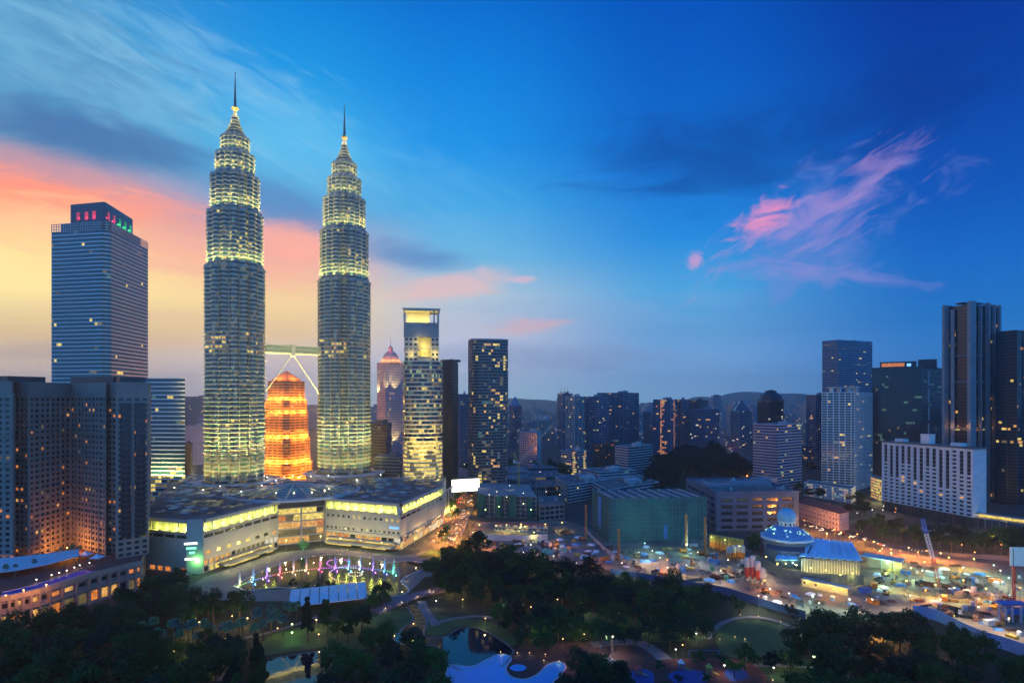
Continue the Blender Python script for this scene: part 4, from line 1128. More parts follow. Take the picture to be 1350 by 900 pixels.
# dome-topped tower with lit edges
rd = B3('office_tower', 'slim tower with golden lit edges and a red-lit domed top', 'office tower', (497, 930), (508, 915), (533, 935), 478, wall='mauve', glass='glass_blue', style='grid', fl=4, bay=3.2, ww=.5, wh=.55,
   lit=Lit(lambda t, u: .3 if t < .35 else .05, ['ly', 'ldim', 'lw'], 5), each=60, plant=0, byrow=False)
q0 = V2(rd.location); mb = MB(); zt = HT(478, 920)
mb.lathe([(15, zt), (15, zt+5), (12.5, zt+6), (11, zt+11), (7.5, zt+16), (4, zt+18.5), (3.2, zt+19), (3.2, zt+24), (.4, zt+27), (.3, zt+38)], c=(q0.x, q0.y, 0), n=16, a0=.2); mb.build('dome', M['beige'], rd)
for k in range(7):
    a = -PI+.25+k*(PI-.5)/6; light(rd, (17.5*math.cos(a), 17.5*math.sin(a), zt+4), 1500, (1, .3, .06), .5, name='dome_light')
light(rd, (0, -8, zt+22), 1200, (1, .12, .06), .4, name='dome_light')
fp = [V2(D(508, 913)), V2(D(497, 929)), V2(D(521, 922))]
for p_ in fp:
    for z_ in (HT(590, 915), HT(520, 915)):
        dd = Vector((-p_.x, -p_.y)).normalized()*4; light(rd, Vector((p_.x+dd.x, p_.y+dd.y, z_))-rd.location, 60000, (1, .7, .22), .5, spot=60, aim=(.02, .16, 1), name='edge_light')
B3('office_block', 'dark plain block between the farther twin tower and the yellow-crowned tower', 'office block', (482, 760), (510, 735), (516, 790), 560, wall='dark_concrete', glass='glass', lit=W(.02), style='ribbon', sp=2.4)
B3('office_block', 'low grey block with stepped louvred storeys left of the yellow-crowned tower', 'office block', (494, 690), (527, 680), (534, 720), 604, wall='greywall', lit=W(.03), style='ribbon', sp=2.0, out=.6)
dk = B3('office_tower', 'dark slim tower tucked behind the yellow-crowned tower', 'office tower', (575, 770), (597, 760), (604, 800), 477, wall='darkpanel', glass='glass', lit=W(.004), style='ribbon', sp=2.4, out=.15, fins=2, find=.25)
mb = MB(); q = V2(D(594, 775)); mb.lathe([(13, HT(477, 760)+1), (13, HT(474, 760)+.5), (10, HT(474, 760)+.5)], c=(q.x, q.y, 0), n=20); mb.build('roof_disc', M['darkpanel'], dk)
B3('office_tower', 'teal glass tower with pale vertical edge, between the dark tower and the round-cornered tower', 'office tower', (600, 990), (606, 985), (620, 1000), 520, wall='bluewall', glass='glass_teal', lit=W(.06, 'lteal', 'ldim'), style='ribbon', sp=1.2, fins=3)
rt = bldg('apartment_tower', 'tall round-cornered tower with scattered lit flats, standing alone right of the dark tower', 'apartment tower', rounded(643.5, 760, 23.6, 18, 28, 4.0, .18), HT(449, 745), style='ribbon', wall='greywall', glass='glass_warm',
   lit=Lit(lambda t, u: .3 if t > .08 else .03, ['ldim', 'ldim', 'ldim', 'ldim', 'lw', 'ly', 'lteal'], 33), fl=3.7, bay=3.0, sp=1.25, out=.5, fins=3, find=.15, plant=0, parapet=2.2)
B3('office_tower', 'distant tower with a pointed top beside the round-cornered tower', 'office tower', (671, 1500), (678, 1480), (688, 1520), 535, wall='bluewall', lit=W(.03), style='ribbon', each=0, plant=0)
q = V2(D(679, 1505)); mb = MB(); mb.lathe([(13, HT(535, 1480)), (9, HT(530, 1480)), (5, HT(526, 1480)), (.4, HT(522, 1480))], c=(q.x, q.y, 0), n=8); o = mb.build('spired_roof', M['bluewall'], [x for x in bpy.data.objects if x.get('label', '').startswith('distant tower with a pointed')][0])
B3('office_block', 'blue gridded office block with a pale frame below the pointed distant tower', 'office block', (684, 1000), (708, 980), (714, 1030), 571, wall='offwhite', glass='glass_blue', lit=W(.03), style='grid', fl=4, bay=3.6, ww=.72, wh=.72, each=80, byrow=False)
# apartment cluster, middle distance
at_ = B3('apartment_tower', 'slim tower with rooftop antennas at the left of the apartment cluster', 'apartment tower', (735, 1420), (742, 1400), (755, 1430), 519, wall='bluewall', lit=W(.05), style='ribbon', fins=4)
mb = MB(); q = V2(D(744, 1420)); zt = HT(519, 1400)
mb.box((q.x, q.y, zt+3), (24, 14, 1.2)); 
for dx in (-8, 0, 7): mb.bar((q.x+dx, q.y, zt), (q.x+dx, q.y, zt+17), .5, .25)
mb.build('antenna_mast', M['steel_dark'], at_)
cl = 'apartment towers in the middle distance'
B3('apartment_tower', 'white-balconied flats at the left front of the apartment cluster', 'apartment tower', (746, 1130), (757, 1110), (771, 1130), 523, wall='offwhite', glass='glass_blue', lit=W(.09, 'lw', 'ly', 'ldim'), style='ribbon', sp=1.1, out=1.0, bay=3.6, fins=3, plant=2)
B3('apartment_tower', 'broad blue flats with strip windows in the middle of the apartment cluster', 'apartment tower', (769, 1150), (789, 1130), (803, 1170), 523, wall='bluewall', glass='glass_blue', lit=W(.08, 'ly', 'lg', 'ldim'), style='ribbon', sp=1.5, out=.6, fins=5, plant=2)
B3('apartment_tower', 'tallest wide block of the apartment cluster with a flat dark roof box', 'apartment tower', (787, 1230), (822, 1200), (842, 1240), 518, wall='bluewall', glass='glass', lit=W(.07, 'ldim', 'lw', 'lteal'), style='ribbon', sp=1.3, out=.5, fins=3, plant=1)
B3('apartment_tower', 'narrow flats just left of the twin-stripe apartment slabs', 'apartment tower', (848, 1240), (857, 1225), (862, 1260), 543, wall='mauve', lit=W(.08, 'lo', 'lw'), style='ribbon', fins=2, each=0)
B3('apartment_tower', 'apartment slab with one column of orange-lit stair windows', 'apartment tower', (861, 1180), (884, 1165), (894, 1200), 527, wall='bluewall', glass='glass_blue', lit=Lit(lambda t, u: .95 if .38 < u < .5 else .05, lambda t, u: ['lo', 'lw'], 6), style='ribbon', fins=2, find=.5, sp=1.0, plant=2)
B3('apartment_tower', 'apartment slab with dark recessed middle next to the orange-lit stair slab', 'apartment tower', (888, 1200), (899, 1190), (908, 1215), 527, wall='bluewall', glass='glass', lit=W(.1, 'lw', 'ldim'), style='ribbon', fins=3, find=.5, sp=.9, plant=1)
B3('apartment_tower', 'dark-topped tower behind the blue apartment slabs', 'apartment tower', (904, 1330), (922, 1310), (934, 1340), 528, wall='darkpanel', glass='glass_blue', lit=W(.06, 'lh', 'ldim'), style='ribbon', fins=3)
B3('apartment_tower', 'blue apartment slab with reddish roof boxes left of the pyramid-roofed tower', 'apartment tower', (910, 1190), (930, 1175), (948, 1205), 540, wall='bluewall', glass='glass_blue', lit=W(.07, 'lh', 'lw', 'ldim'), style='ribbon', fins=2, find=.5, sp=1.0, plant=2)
pr = B3('office_tower', 'blue office tower with a small pyramid roof beyond the dark grove', 'office tower', (963, 1480), (975, 1460), (992, 1490), 542, wall='bluewall', glass='glass', lit=W(.06, 'lh', 'lteal'), style='ribbon', fins=4, plant=0)
q = V2(pr.location); mb = MB(); mb.lathe([(25, HT(542, 1460)+1), (.3, HT(527, 1460))], c=(q.x, q.y, 0), n=4, a0=.5); mb.build('pyramid_roof', M['glass_blue'], pr)
# terraced buildings in front of the cluster
B3('office_block', 'maroon block with small orange windows among the white banded offices', 'office block', (782, 950), (792, 940), (813, 965), 586, wall='brown', glass='glass_warm', lit=W(.16, 'lo', 'lo', 'ldim'), style='grid', fl=3.6, bay=3.4, ww=.6, wh=.45, each=60, byrow=False)
B3('hospital', 'white terraced block with a yellow stair shaft left of the maroon block', 'hospital', (740, 930), (760, 905), (773, 935), 596, wall='offwhite', glass='glass_blue', lit=Lit(lambda t, u: .9 if .72 < u < .95 else .12, ['lw', 'ly'], 3), style='ribbon', sp=1.5, out=.9, plant=2, clutter=6)
B3('office_block', 'white banded office block at the right of the maroon block', 'office block', (811, 900), (829, 870), (860, 910), 590, wall='offwhite', glass='glass_blue', lit=W(.05, 'lteal', 'ldim'), style='ribbon', sp=1.7, out=.5, plant=3, clutter=8)
B3('hospital', 'stepped white hospital wing with open end frame behind the green netted building', 'hospital', (732, 760), (749, 690), (800, 740), 640, wall='offwhite', glass='glass_blue', lit=W(.07, 'lteal', 'ly'), style='ribbon', sp=1.4, out=.5, plant=2, clutter=14)
B3('hospital', 'upper white hospital block with flat roofs and a plant tower', 'hospital', (768, 815), (791, 775), (838, 800), 623, wall='offwhite', glass='glass_blue', lit=W(.04, 'lteal'), style='ribbon', sp=1.6, out=.5, plant=3, clutter=12)
B3('hospital', 'long low white hospital roofline above the green netted building', 'hospital', (778, 730), (800, 660), (868, 720), 646, wall='offwhite', glass='glass_blue', lit=W(.04), style='ribbon', sp=1.8, out=.6, plant=2, clutter=14)
# right-hand side
ob = B3('office_tower', 'mauve banded office block with scattered yellow windows at the left of the right-hand towers', 'office tower', (993, 770), (1024, 742), (1057, 775), 561, wall='mauve', glass='glass', lit=W(.06, 'ly', 'lg', 'lw'), style='ribbon', sp=1.9, out=.3, bay=3.0, plant=1, parapet=1.4)
q = V2(ob.location)
cb_ = B3('office_tower', 'dark tower with a stepped pyramid cap behind the mauve banded office', 'office tower', (999, 1010), (1012, 990), (1033, 1015), 531, wall='darkpanel', glass='glass', lit=W(.02, 'lh'), style='ribbon', fins=2, find=.6, plant=0)
q = V2(cb_.location); mb = MB(); zt = HT(531, 990)
mb.lathe([(21, zt+1), (21, zt+5), (17, zt+8), (17, zt+12), (9, zt+18), (9, zt+20), (.3, zt+22)], c=(q.x, q.y, 0), n=8, a0=.4); mb.build('stepped_roof', M['darkpanel'], cb_)
B3('apartment_tower', 'blue-grey slab left of the white balconied tower', 'apartment tower', (1063, 1020), (1075, 1000), (1090, 1030), 521, wall='bluewall', glass='glass_blue', lit=W(.03), style='ribbon', fins=3)
B3('office_tower', 'wide dark blue office tower rising behind the white balconied tower', 'office tower', (1084, 1010), (1105, 985), (1150, 1020), 450, wall='bluewall', glass='glass_blue', lit=Lit(lambda t, u: .08 if t > .5 else .03, ['lg', 'ldim', 'lteal', 'ly'], 2), style='ribbon', sp=1.9, out=.25, plant=1, parapet=3)
wb = B3('apartment_tower', 'white balconied apartment tower in front of the dark blue office tower', 'apartment tower', (1083, 800), (1126, 785), (1149, 830), 518, wall='white', glass='glass', lit=W(.07, 'ldim', 'ly', 'lw'), style='ribbon', fl=3.3, bay=3.3, sp=1.1, out=1.1, fins=2, find=.25, finw=1.0, plant=1)
zt = HT(518, 785); mb = MB(); q = V2(D(1112, 800))
for dx in (-16, -6, 6, 16): mb.box((q.x+dx, q.y, zt), (1.4, 8, 7))
mb.box((q.x, q.y, zt+7), (40, 10, 1)); mb.build('roof_pergola', M['white'], wb)
bg = B3('office_tower', 'black glass office tower with orange-lit rooftop box, left of the tallest right-hand tower', 'office tower', (1149, 870), (1215, 835), (1243, 880), 484, wall='darkpanel', glass='glass', lit=Lit(lambda t, u: .045, ['ldim', 'lteal', 'lteal'], 7), style='ribbon', sp=.9, out=.06, bay=2.6, fins=1, find=.12, finw=.2, plant=0)
zt = HT(484, 835); mb = MB(); a, b = V2(D(1160, 885)), V2(D(1208, 860)); e = (b-a).normalized(); n = Vector((-e.y, e.x))
mb.prism([tuple(p) for p in ccw([a, b, b+n*26, a+n*26])], zt, zt+10, 0); mb.prism([tuple(p) for p in ccw([b+e*2, b+e*24, b+e*24+n*26, b+e*2+n*26])], zt, zt+12, 0)
mb.build('roof_house', M['darkpanel'], bg)
mb = MB(); n_ = Vector((e.y, -e.x)); mb.face([(*(a+e*2+n_*.2), zt+3), (*(a+e*30+n_*.2), zt+3), (*(a+e*30+n_*.2), zt+8), (*(a+e*2+n_*.2), zt+8)]); mb.build('lit_sign', M['lo'], bg)
mb = MB(); mb.face([(*(a+e*33+n_*.2), zt+3), (*(a+e*38+n_*.2), zt+3), (*(a+e*38+n_*.2), zt+7), (*(a+e*33+n_*.2), zt+7)]); mb.build('lit_sign', M['sign_blue'], bg)
q = V2(D(1224, 838)); mb = MB()
for k in range(5): mb.box((q.x-.4*(k % 2), q.y-1, HT(600, 835)+k*24), (1.4, 1.0, 20))
mb.build('white_fin', M['offwhite'], bg)
# the tallest right-hand tower: dark glass between tall pale fins, with deck bands
tr = B3('apartment_tower', 'tallest right-hand tower, dark glass between full-height pale fins', 'apartment tower', (1248, 715), (1278, 690), (1317, 715), 402, wall='darkpanel', glass='glass_warm', lit=Lit(lambda t, u: .5 if .36 < t < .385 else .05, ['lo', 'lw', 'ldim', 'ly'], 12), style='ribbon', sp=.9, out=.2, fl=3.9, plant=0)
zt = HT(402, 690)
for (px, z, w, d, dz, m_) in ((1248.5, 713, 12, 3, 3, 'greywall'), (1281, 687, 8.5, 4, 4, 'greywall'), (1301, 702, 2.4, 7, 4, 'greywall'), (1308, 709, 2.2, 7, 3, 'greywall'), (1315, 714, 2.6, 7, 3, 'greywall'), (1292, 696, 1.5, 4, 1, 'greywall'), (1256, 706, 1.5, 4, -3, 'greywall')):
    mb = MB(); q = D(px, z); mb.box((q.x, q.y, 0), (w, d, zt+dz), 0, .3); mb.build('fin', M[m_], tr)
for py in (468, 503, 565):
    mb = MB(); po = inset([tuple(V2(D(1248, 715))), tuple(V2(D(1278, 690))), tuple(V2(D(1317, 715)))], -1.6)
    mb.prism(ccw(po), HT(py, 690)-1, HT(py, 690)+1.2); mb.build('deck_band', M['dark_concrete'], tr)
for px, z in ((1254, 707), (1265, 697), (1275, 687), (1290, 694), (1305, 704)):
    q = D(px, z-2.5); light(tr, Vector((q.x, q.y, HT(566, 690)+3.4))-tr.location, 500, (1, .45, .12), .4, name='deck_light')
mb = MB(); q = V2(D(1283, 706)); mb.box((q.x-9, q.y, zt+3.2), (18, 8, 1.6), 0, .2); mb.box((q.x+6, q.y+4, zt+4), (14, 6, 1.4), 0, .2); mb.build('roof_plant', M['black'], tr)
B3('apartment_tower', 'dark glass tower cut by the right edge, lower of the two at far right', 'apartment tower', (1313, 690), (1340, 672), (1400, 700), 436, wall='darkpanel', glass='glass', lit=Lit(lambda t, u: .5 if .36 < t < .385 else .05, ['lo', 'lw', 'ly', 'ldim'], 14), style='ribbon', sp=1.0, out=.25, fins=4, find=.6, finw=.7, plant=2)
B3('office_tower', 'dark far tower in the slit between the black glass tower and the tallest one', 'office tower', (1238, 1000), (1244, 990), (1252, 1010), 516, wall='darkpanel', lit=W(.06, 'lo', 'lw'), style='ribbon', each=0)
B3('office_block', 'dark low office between the mauve block and the white balconied tower', 'office block', (1056, 1010), (1066, 1000), (1084, 1020), 588, wall='bluewall', lit=W(.08), style='ribbon', fins=3)

# white slab of flats with dark strips under the roof
ws = wthing('apartment_block', (*V2(D(1223, 610)), 0), 'long white slab of flats with rows of small dark windows above a dark base', 'apartment block')
A, B = V2(D(1164, 648)), V2(D(1282, 556)); e = (B-A).normalized(); n = Vector((-e.y, e.x)); L = (B-A).length
h1 = 72.5; hb_ = 10.0; wl = MB(); pn = []; rr_ = random.Random(5); NC = 14; fl = (h1-hb_)/16
strips = [5, 9, 9, 5, 5, 9, 9, 5, 5, 10, 10, 0, 6, 6]
for c in range(NC):
    a, b = A+e*(L*c/NC), A+e*(L*(c+1)/NC); k = strips[c]; zm = h1-1.5-fl*k
    if k: face_grid(wl, pn, tuple(a), tuple(b), zm, h1-1.5, 99, 999, .56, .93, .03, .7, Lit(0, ['lw']))
    face_grid(wl, pn, tuple(a), tuple(b), hb_, zm, 99, fl, .6, .52, .22, .6, Lit(.07, ['lo', 'lw'], c))
    if k:                                                          # balcony slabs and some lit rooms in the strips
        for j in range(k):
            q = (a+b)/2-n*-.1
            wl.box((*(q+n*.5), zm+fl*j+fl*.9), (L/NC*.56, .5, .18), 0, math.atan2(e.y, e.x))
    q = a-n*.25; wl.box((*q, hb_), (1.5, .9, h1-hb_), 0, math.atan2(e.y, e.x))
wl.face([(*A,h1-1.5),(*B,h1-1.5),(*B,h1),(*A,h1)])
C_, D_ = B+n*17, A+n*17
for p, q in ((B, C_), (C_, D_), (D_, A)): wl.face([(*p,hb_),(*q,hb_),(*q,h1),(*p,h1)])
wl.build('wall', M['white'], ws); put_panes(ws, pn, 'glass', 'window', 100)
mb = MB(); mb.prism([tuple(p) for p in ccw([A-e-n, B+e-n, C_+e+n, D_-e+n])], h1, h1+1.3); ro = mb.build('roof', M['dark_concrete'], ws)
mb = MB()
for f, w, hh in ((.16, 9, 3), (.47, 9, 9), (.8, 10, 3)):
    q = A+e*(L*f)+n*8; mb.box((q.x, q.y, h1+1.3), (w, 8, hh), 0, math.atan2(e.y, e.x))
q = A+e*(L*.47)+n*8; mb.box((q.x, q.y, h1+10.3), (10, 9, .6), 0, math.atan2(e.y, e.x)); mb.build('lift_house', M['white'], ro)
mb = MB(); mb.prism([tuple(p) for p in ccw([A+e*.5+n*.8, B-e*.5+n*.8, C_-e*.5, D_+e*.5])], 0, hb_)
for k in range(29):
    q = A+e*(L*k/28)+n*.4; mb.box((q.x, q.y, 0), (.5, .9, hb_), 1, math.atan2(e.y, e.x))
mb.build('base_storey', [M['darkpanel'], M['glass_teal']], ws)
# pink building with the red roof
pk = wthing('apartment_block', (*V2(D(1090, 575)), 0), 'four-storey pink building with a red tiled roof behind the blue-domed mosque', 'apartment block')
A, B, C_ = V2(D(1053, 598)), V2(D(1106, 541)), V2(D(1119, 552)); wl = MB(); pn = []; hw = 16.5
po = ccw([A, B, C_, A+(C_-B)])
for i in range(4):
    a, b = po[i], po[(i+1) % 4]
    if facing(a, b): face_grid(wl, pn, a, b, 0, hw, 4.4, 4.1, .34, .38, .36, .35, Lit(.04, ['lw'], i), edge=1.2)
    else: wl.face([(*a,0),(*b,0),(*b,hw),(*a,hw)])
wl.build('wall', M['pink'], pk); put_panes(pk, pn, 'glass', 'window', 100)
mb = MB(); ea = inset(po, -1.2); n = (C_-B)
r0, r1 = (V2(ea[0])+V2(ea[3]))/2, (V2(ea[1])+V2(ea[2]))/2; ax = (r1-r0).normalized(); r0, r1 = r0+ax*5, r1-ax*5
E = [(*p, hw-.1) for p in ea]; a, b = (*r0, hw+4.6), (*r1, hw+4.6)
i0 = 0
mb.face([E[0], E[1], b, a]); mb.face([E[1], E[2], b]); mb.face([E[2], E[3], a, b]); mb.face([E[3], E[0], a]); mb.face(E[::-1]); mb.build('roof', M['redroof'], pk)
# low white flats and the yellow stair block in front of the towers
lf = B3('apartment_block', 'low white walk-up flats lit warm at the stairs, below the white balconied tower', 'apartment block', (1060, 745), (1122, 690), (1128, 710), 645, tz=690, wall='white', glass='glass', lit=Lit(lambda t, u: .9 if abs((u*4) % 1-.5) < .12 else .12, ['lw', 'ly', 'lg'], 4), style='grid', fl=3.3, bay=3.0, ww=.6, wh=.5, byrow=False, plant=0, each=80)
ys = B3('stair_block', 'yellow-lit open stair block beside the long white slab', 'stair block', (1148, 730), (1161, 700), (1166, 715), 633, tz=700, wall='beige', glass='glass', lit=W(.8, 'ly', 'lw'), style='ribbon', sp=1.3, out=.3, fl=3.3, bay=2.5, plant=0)
q = V2(D(1154, 700)); light(ys, Vector((q.x-2, q.y-9, 9))-ys.location, 9000, (1, .72, .2), .5, name='stair_light'); light(ys, Vector((q.x, q.y-9, 22))-ys.location, 6000, (1, .72, .2), .5, name='stair_light')

# elevated walkway with strip lighting at the far right
wk = wthing('covered_walkway', (*V2(D(1320, 540)), 0), 'elevated covered walkway with a yellow strip light on tall posts, right edge', 'walkway')
A, B = V2(D(1285, 560)), V2(D(1372, 520)); e = (B-A).normalized(); n = Vector((-e.y, e.x)); L = (B-A).length; ang = math.atan2(e.y, e.x); c = (A+B)/2; zz = HT(684, 545)
mb = MB(); mb.box((c.x, c.y, zz-1.4), (L, 5, .8), 0, ang); mb.box((c.x, c.y, zz+3), (L, 6, .7), 0, ang); mb.build('deck', M['greywall'], wk)
mb = MB(); q = c+n*1; mb.box((q.x, q.y, zz-.2), (L*.98, .4, 2.4), 0, ang); mb.build('light_strip', M['ly'], wk)
for k in range(9):
    q = A+e*(L*(k+.5)/9); mb = MB(); mb.box((q.x, q.y, 0), (.7, .7, zz-1.4), 0, ang); mb.build('post', M['pole'], wk)
for k in range(3):
    q = A+e*(L*(k+.5)/3)-n*5; light(wk, Vector((q.x, q.y, zz+1))-wk.location, 260, (1, .8, .35), .4, name='strip_light')
# ------------------------------------------------------------------ park, lake, roads: sheets of the setting
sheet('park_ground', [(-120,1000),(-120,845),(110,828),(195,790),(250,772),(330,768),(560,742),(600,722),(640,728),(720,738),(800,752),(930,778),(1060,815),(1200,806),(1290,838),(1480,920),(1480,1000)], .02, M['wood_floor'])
sheet('site_ground', [(628,688),(745,686),(800,704),(940,708),(1000,728),(1050,735),(1140,742),(1170,716),(1250,728),(1420,738),(1500,905),(1290,836),(1206,803),(1130,812),(1060,808),(1000,794),(930,776),(860,765),(790,748),(720,738),(640,728),(612,714)], .03, M['earth'])
sheet('plaza', [(186,795),(250,772),(270,760),(367,728),(429,722),(528,732),(560,728),(604,722),(586,748),(560,760),(530,790),(500,792),(330,792),(280,790)], .05, M['paving'])
lake_px = [(308,772),(330,760),(355,748),(385,738),(412,733),(449,731),(487,735),(512,741),(535,739),(556,741),(561,746),(553,752),(538,758),(529,766),(536,773),(538,780),(520,786),(490,786),(440,782),(400,778),(370,774),(345,776),(325,778)]
sheet('lake', lake_px, .09, M['water'], 4)
strip('lake_kerb', lake_px+[lake_px[0]], 1.1, .13, M['offwhite'], n=4)
sheet('promenade', [(300,765),(340,748),(385,731),(430,724),(487,728),(512,734),(550,735),(565,738),(553,741),(535,738),(512,740),(487,734),(449,730),(412,732),(385,737),(355,747),(330,759),(308,771)], .07, M['pinkpave'], 0)
LAWNS = [[(200,905),(195,862),(225,846),(290,846),(312,860),(300,880),(262,905)], [(340,860),(360,835),(420,822),(500,806),(540,806),(548,818),(530,832),(500,850),(447,862),(430,853),(357,862)],
  [(333,772),(345,765),(372,763),(392,767),(385,775),(345,777)], [(943,834),(955,823),(985,817),(1020,821),(1050,832),(1062,842),(1050,862),(1010,872),(955,862)],
  [(560,806),(590,812),(640,818),(676,835),(676,852),(640,838),(613,824),(587,836),(566,838),(560,826)], [(545,732),(560,726),(604,724),(598,731),(566,736)], [(690,812),(760,806),(860,816),(935,828),(930,842),(860,846),(760,842),(700,832)],
  [(1000,872),(1060,868),(1120,895),(1040,900),(990,890)]]
for i, l in enumerate(LAWNS): sheet('lawn', l, .06+.002*i, M['lawn'], 4)
stream = [(536,800),(548,797),(556,806),(563,820),(559,832),(563,840),(587,839),(600,831),(613,827),(634,829),(658,842),(676,856),(673,864),(664,876),(640,884),(610,884),(590,872),(575,852),(545,850),(520,846),(524,834),(541,820),(544,812)]
sheet('pond', stream, .10, M['pond'], 4); strip('pond_kerb', stream+[stream[0]], .8, .14, M['paving'], n=4)
pond2 = [(357,868),(392,862),(428,858),(438,863),(449,872),(430,885),(425,905),(352,905),(350,885)]
sheet('pond', pond2, .10, M['pond'], 4); strip('pond_kerb', pond2[:5], .9, .14, M['paving'], n=4)
pool = [(590,880),(598,876),(622,878),(640,870),(655,863),(668,863),(674,869),(667,880),(673,891),(690,895),(708,889),(722,876),(738,872),(746,879),(738,891),(728,905),(735,960),(590,960)]
sheet('plaza', [(662,880),(672,860),(690,852),(760,846),(800,842),(860,850),(880,880),(840,905),(800,960),(560,960),(592,900)], .05, M['maroon'] if 'maroon' in M else M.setdefault('maroon', mat('maroon_paving', (.06,.028,.03), .85, var=.2, vscale=.2)), 3)
sheet('wading_pool', pool, .12, M['pool_dry'], 4)
sheet('pool_water', [(600,890),(625,882),(645,876),(657,872),(663,884),(672,896),(692,901),(712,894),(727,881),(738,878),(730,893),(722,905),(725,960),(600,960)], .15, M['pool'], 4)
strip('pool_kerb', pool+[pool[0]], .7, .2, M['offwhite'], n=4)
sheet('round_pool', [(672,880),(678,876),(688,876),(694,880),(688,884),(678,884)], .16, M['pool'], 4)
for pts, w in (([(556,792),(560,804),(575,824)], 5.0), ([(578,820),(600,815),(628,812),(650,814)], 3.2), ([(932,842),(942,828),(960,818),(985,813),(1015,816),(1042,826),(1062,840),(1072,856)], 3.2), ([(286,898),(298,885),(310,874)], 3.4), ([(290,846),(345,836),(400,820),(420,812)], 2.8),
   ([(780,850),(820,846),(850,850),(878,870)], 7), ([(560,760),(585,750),(612,738)], 5), ([(800,865),(870,905),(990,878),(1070,880),(1120,892)], 3)):
    strip('path', pts, w, .16, M['paving'])
M['pl_red'] = mat('play_surface_red', (.13,.035,.03), .9, var=.15, vscale=.2); M['pl_blue'] = mat('play_surface_blue', (.02,.07,.26), .9, var=.15, vscale=.2)
sheet('play_surface', [(822,882),(850,872),(900,868),(960,868),(1000,880),(1010,905),(990,960),(815,960)], .18, M['pl_red'], 3)
for l in ([(826,890),(850,882),(862,890),(858,905),(830,908)], [(880,890),(905,882),(935,888),(930,900),(900,905)], [(865,912),(900,908),(930,915),(900,930)], [(955,885),(975,880),(985,892),(965,898)]): sheet('play_surface', l, .2, M['pl_blue'], 4)
# roads
M['paint_line'] = mat('road_paint', (.6,.6,.58), .7)
sheet('road', [(599,640),(634,640),(627,660),(617,690),(609,708),(600,724),(560,730),(548,722),(575,700),(588,680),(596,660)], .06, M['asphalt'], 0)
for o in (-8, -2.7, 2.7, 8):
    c = [G(614,650), G(606,676), G(596,696), G(584,716)]; p = curve(c, 8, closed=False); mb = MB()
    for i in range(0, len(p)-1, 2):
        e = (p[i+1]-p[i]).normalized(); n = Vector((-e.y, e.x)); a, b = p[i]+n*o, p[i+1]+n*o
        mb.face([(*(a-n*.12),.1),(*(b-n*.12),.1),(*(b+n*.12),.1),(*(a+n*.12),.1)])
    mm = mb.build('lane_marking', M['paint_line']); mm['kind'] = 'structure'
mb = MB(); mb.prism(ccw([tuple(V2(G(*q))) for q in ((577,706),(590,698),(594,701),(588,712),(578,715))]), 0, .25); structure(mb, 'traffic_island', M['lawn'])
RD2 = [(1040,668),(1060,690),(1100,706),(1140,714),(1190,722),(1250,734),(1400,748)]
strip('road', RD2, 13, .07, M['asphalt'])
strip('road', [(700,640),(800,640),(870,640),(930,638),(990,640),(1060,668)], 16, .065, M['asphalt'])
strip('road', [(940,660),(985,612),(980,600),(962,588),(950,575),(945,560)], 18, .068, M['asphalt'])
strip('road', [(1120,700),(1170,690),(1250,712),(1400,722)], 9, .072, M['asphalt'])
strip('road', [(560,726),(540,740),(566,744),(610,730)], 4, .09, M['paving'])
# the wooded rise in the middle distance
mb = MB(); rows = []
for j in range(13):
    row = []
    for i in range(25):
        x = D(852+i*5.8, 820); d = 745+j*20; s = math.sin(PI*i/24)**.8*math.sin(PI*j/12)**.8*(1+.25*math.sin(i*.9)+.2*math.cos(j*1.1+i*.4))
        q = D(852+i*5.8, d); row.append((q.x, q.y, .04+26*s))
    rows.append(row)
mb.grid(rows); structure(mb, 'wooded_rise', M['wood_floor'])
def rise_h(px, d):
    i, j = (px-852)/5.8, (d-745)/20
    if not (0 <= i <= 24 and 0 <= j <= 12): return 0
    return 26*math.sin(PI*i/24)**.8*math.sin(PI*j/12)**.8*(1+.25*math.sin(i*.9)+.2*math.cos(j*1.1+i*.4))

# ------------------------------------------------------------------ lake: fountain jets, lights, canopy, bridge
def arcp(px):                                                      # the long curved row of jets
    t = (px-312)/(520-312); ys = [772, 763.5, 757.5, 752.5, 749.5, 747.6, 747.0, 747.5, 749.3, 752.8]; k = t*9; i = max(0, min(8, int(k)))
    return ys[i]+(ys[i+1]-ys[i])*(k-i)
M['spray'] = mat('water_spray', (.85,.87,.9), .6); M['spray'].node_tree.nodes['Principled BSDF'].inputs['Transmission Weight'].default_value = 0
def make_jet(name):
    mb = MB(); r = random.Random(4)
    for k in range(420):
        t = r.random(); a = r.uniform(0, 2*PI); rad = (.25+1.15*math.sin(PI*min(1, t*1.05))*t)*r.uniform(.3, 1); z = t*7.4*r.uniform(.85, 1.08)
        x, y = rad*math.cos(a), rad*math.sin(a); s = r.uniform(.16, .42)
        mb.bar((x*.75, y*.75, max(0, z-s*3)), (x, y, z), s*.55, .03, 3)
    mb.bar((0,0,0), (0,0,7), .55, .15, 8)
    return mb
JETS = [(316,'pale yellow',(.85,1,.3)),(334,'sky blue',(.1,.5,1)),(352,'violet',(.45,.15,1)),(369,'red',(1,.15,.12)),(387,'peach',(1,.55,.25)),(404,'orange',(1,.40,.12)),(422,'crimson',(1,.08,.18)),(442,'magenta',(.75,.12,1)),(460,'turquoise',(.1,.75,.9)),(475,'pale teal',(.45,.85,.8)),(492,'purple',(.6,.12,1)),(507,'deep blue',(.08,.2,1)),(519,'green',(.08,1,.35))]
j0 = None
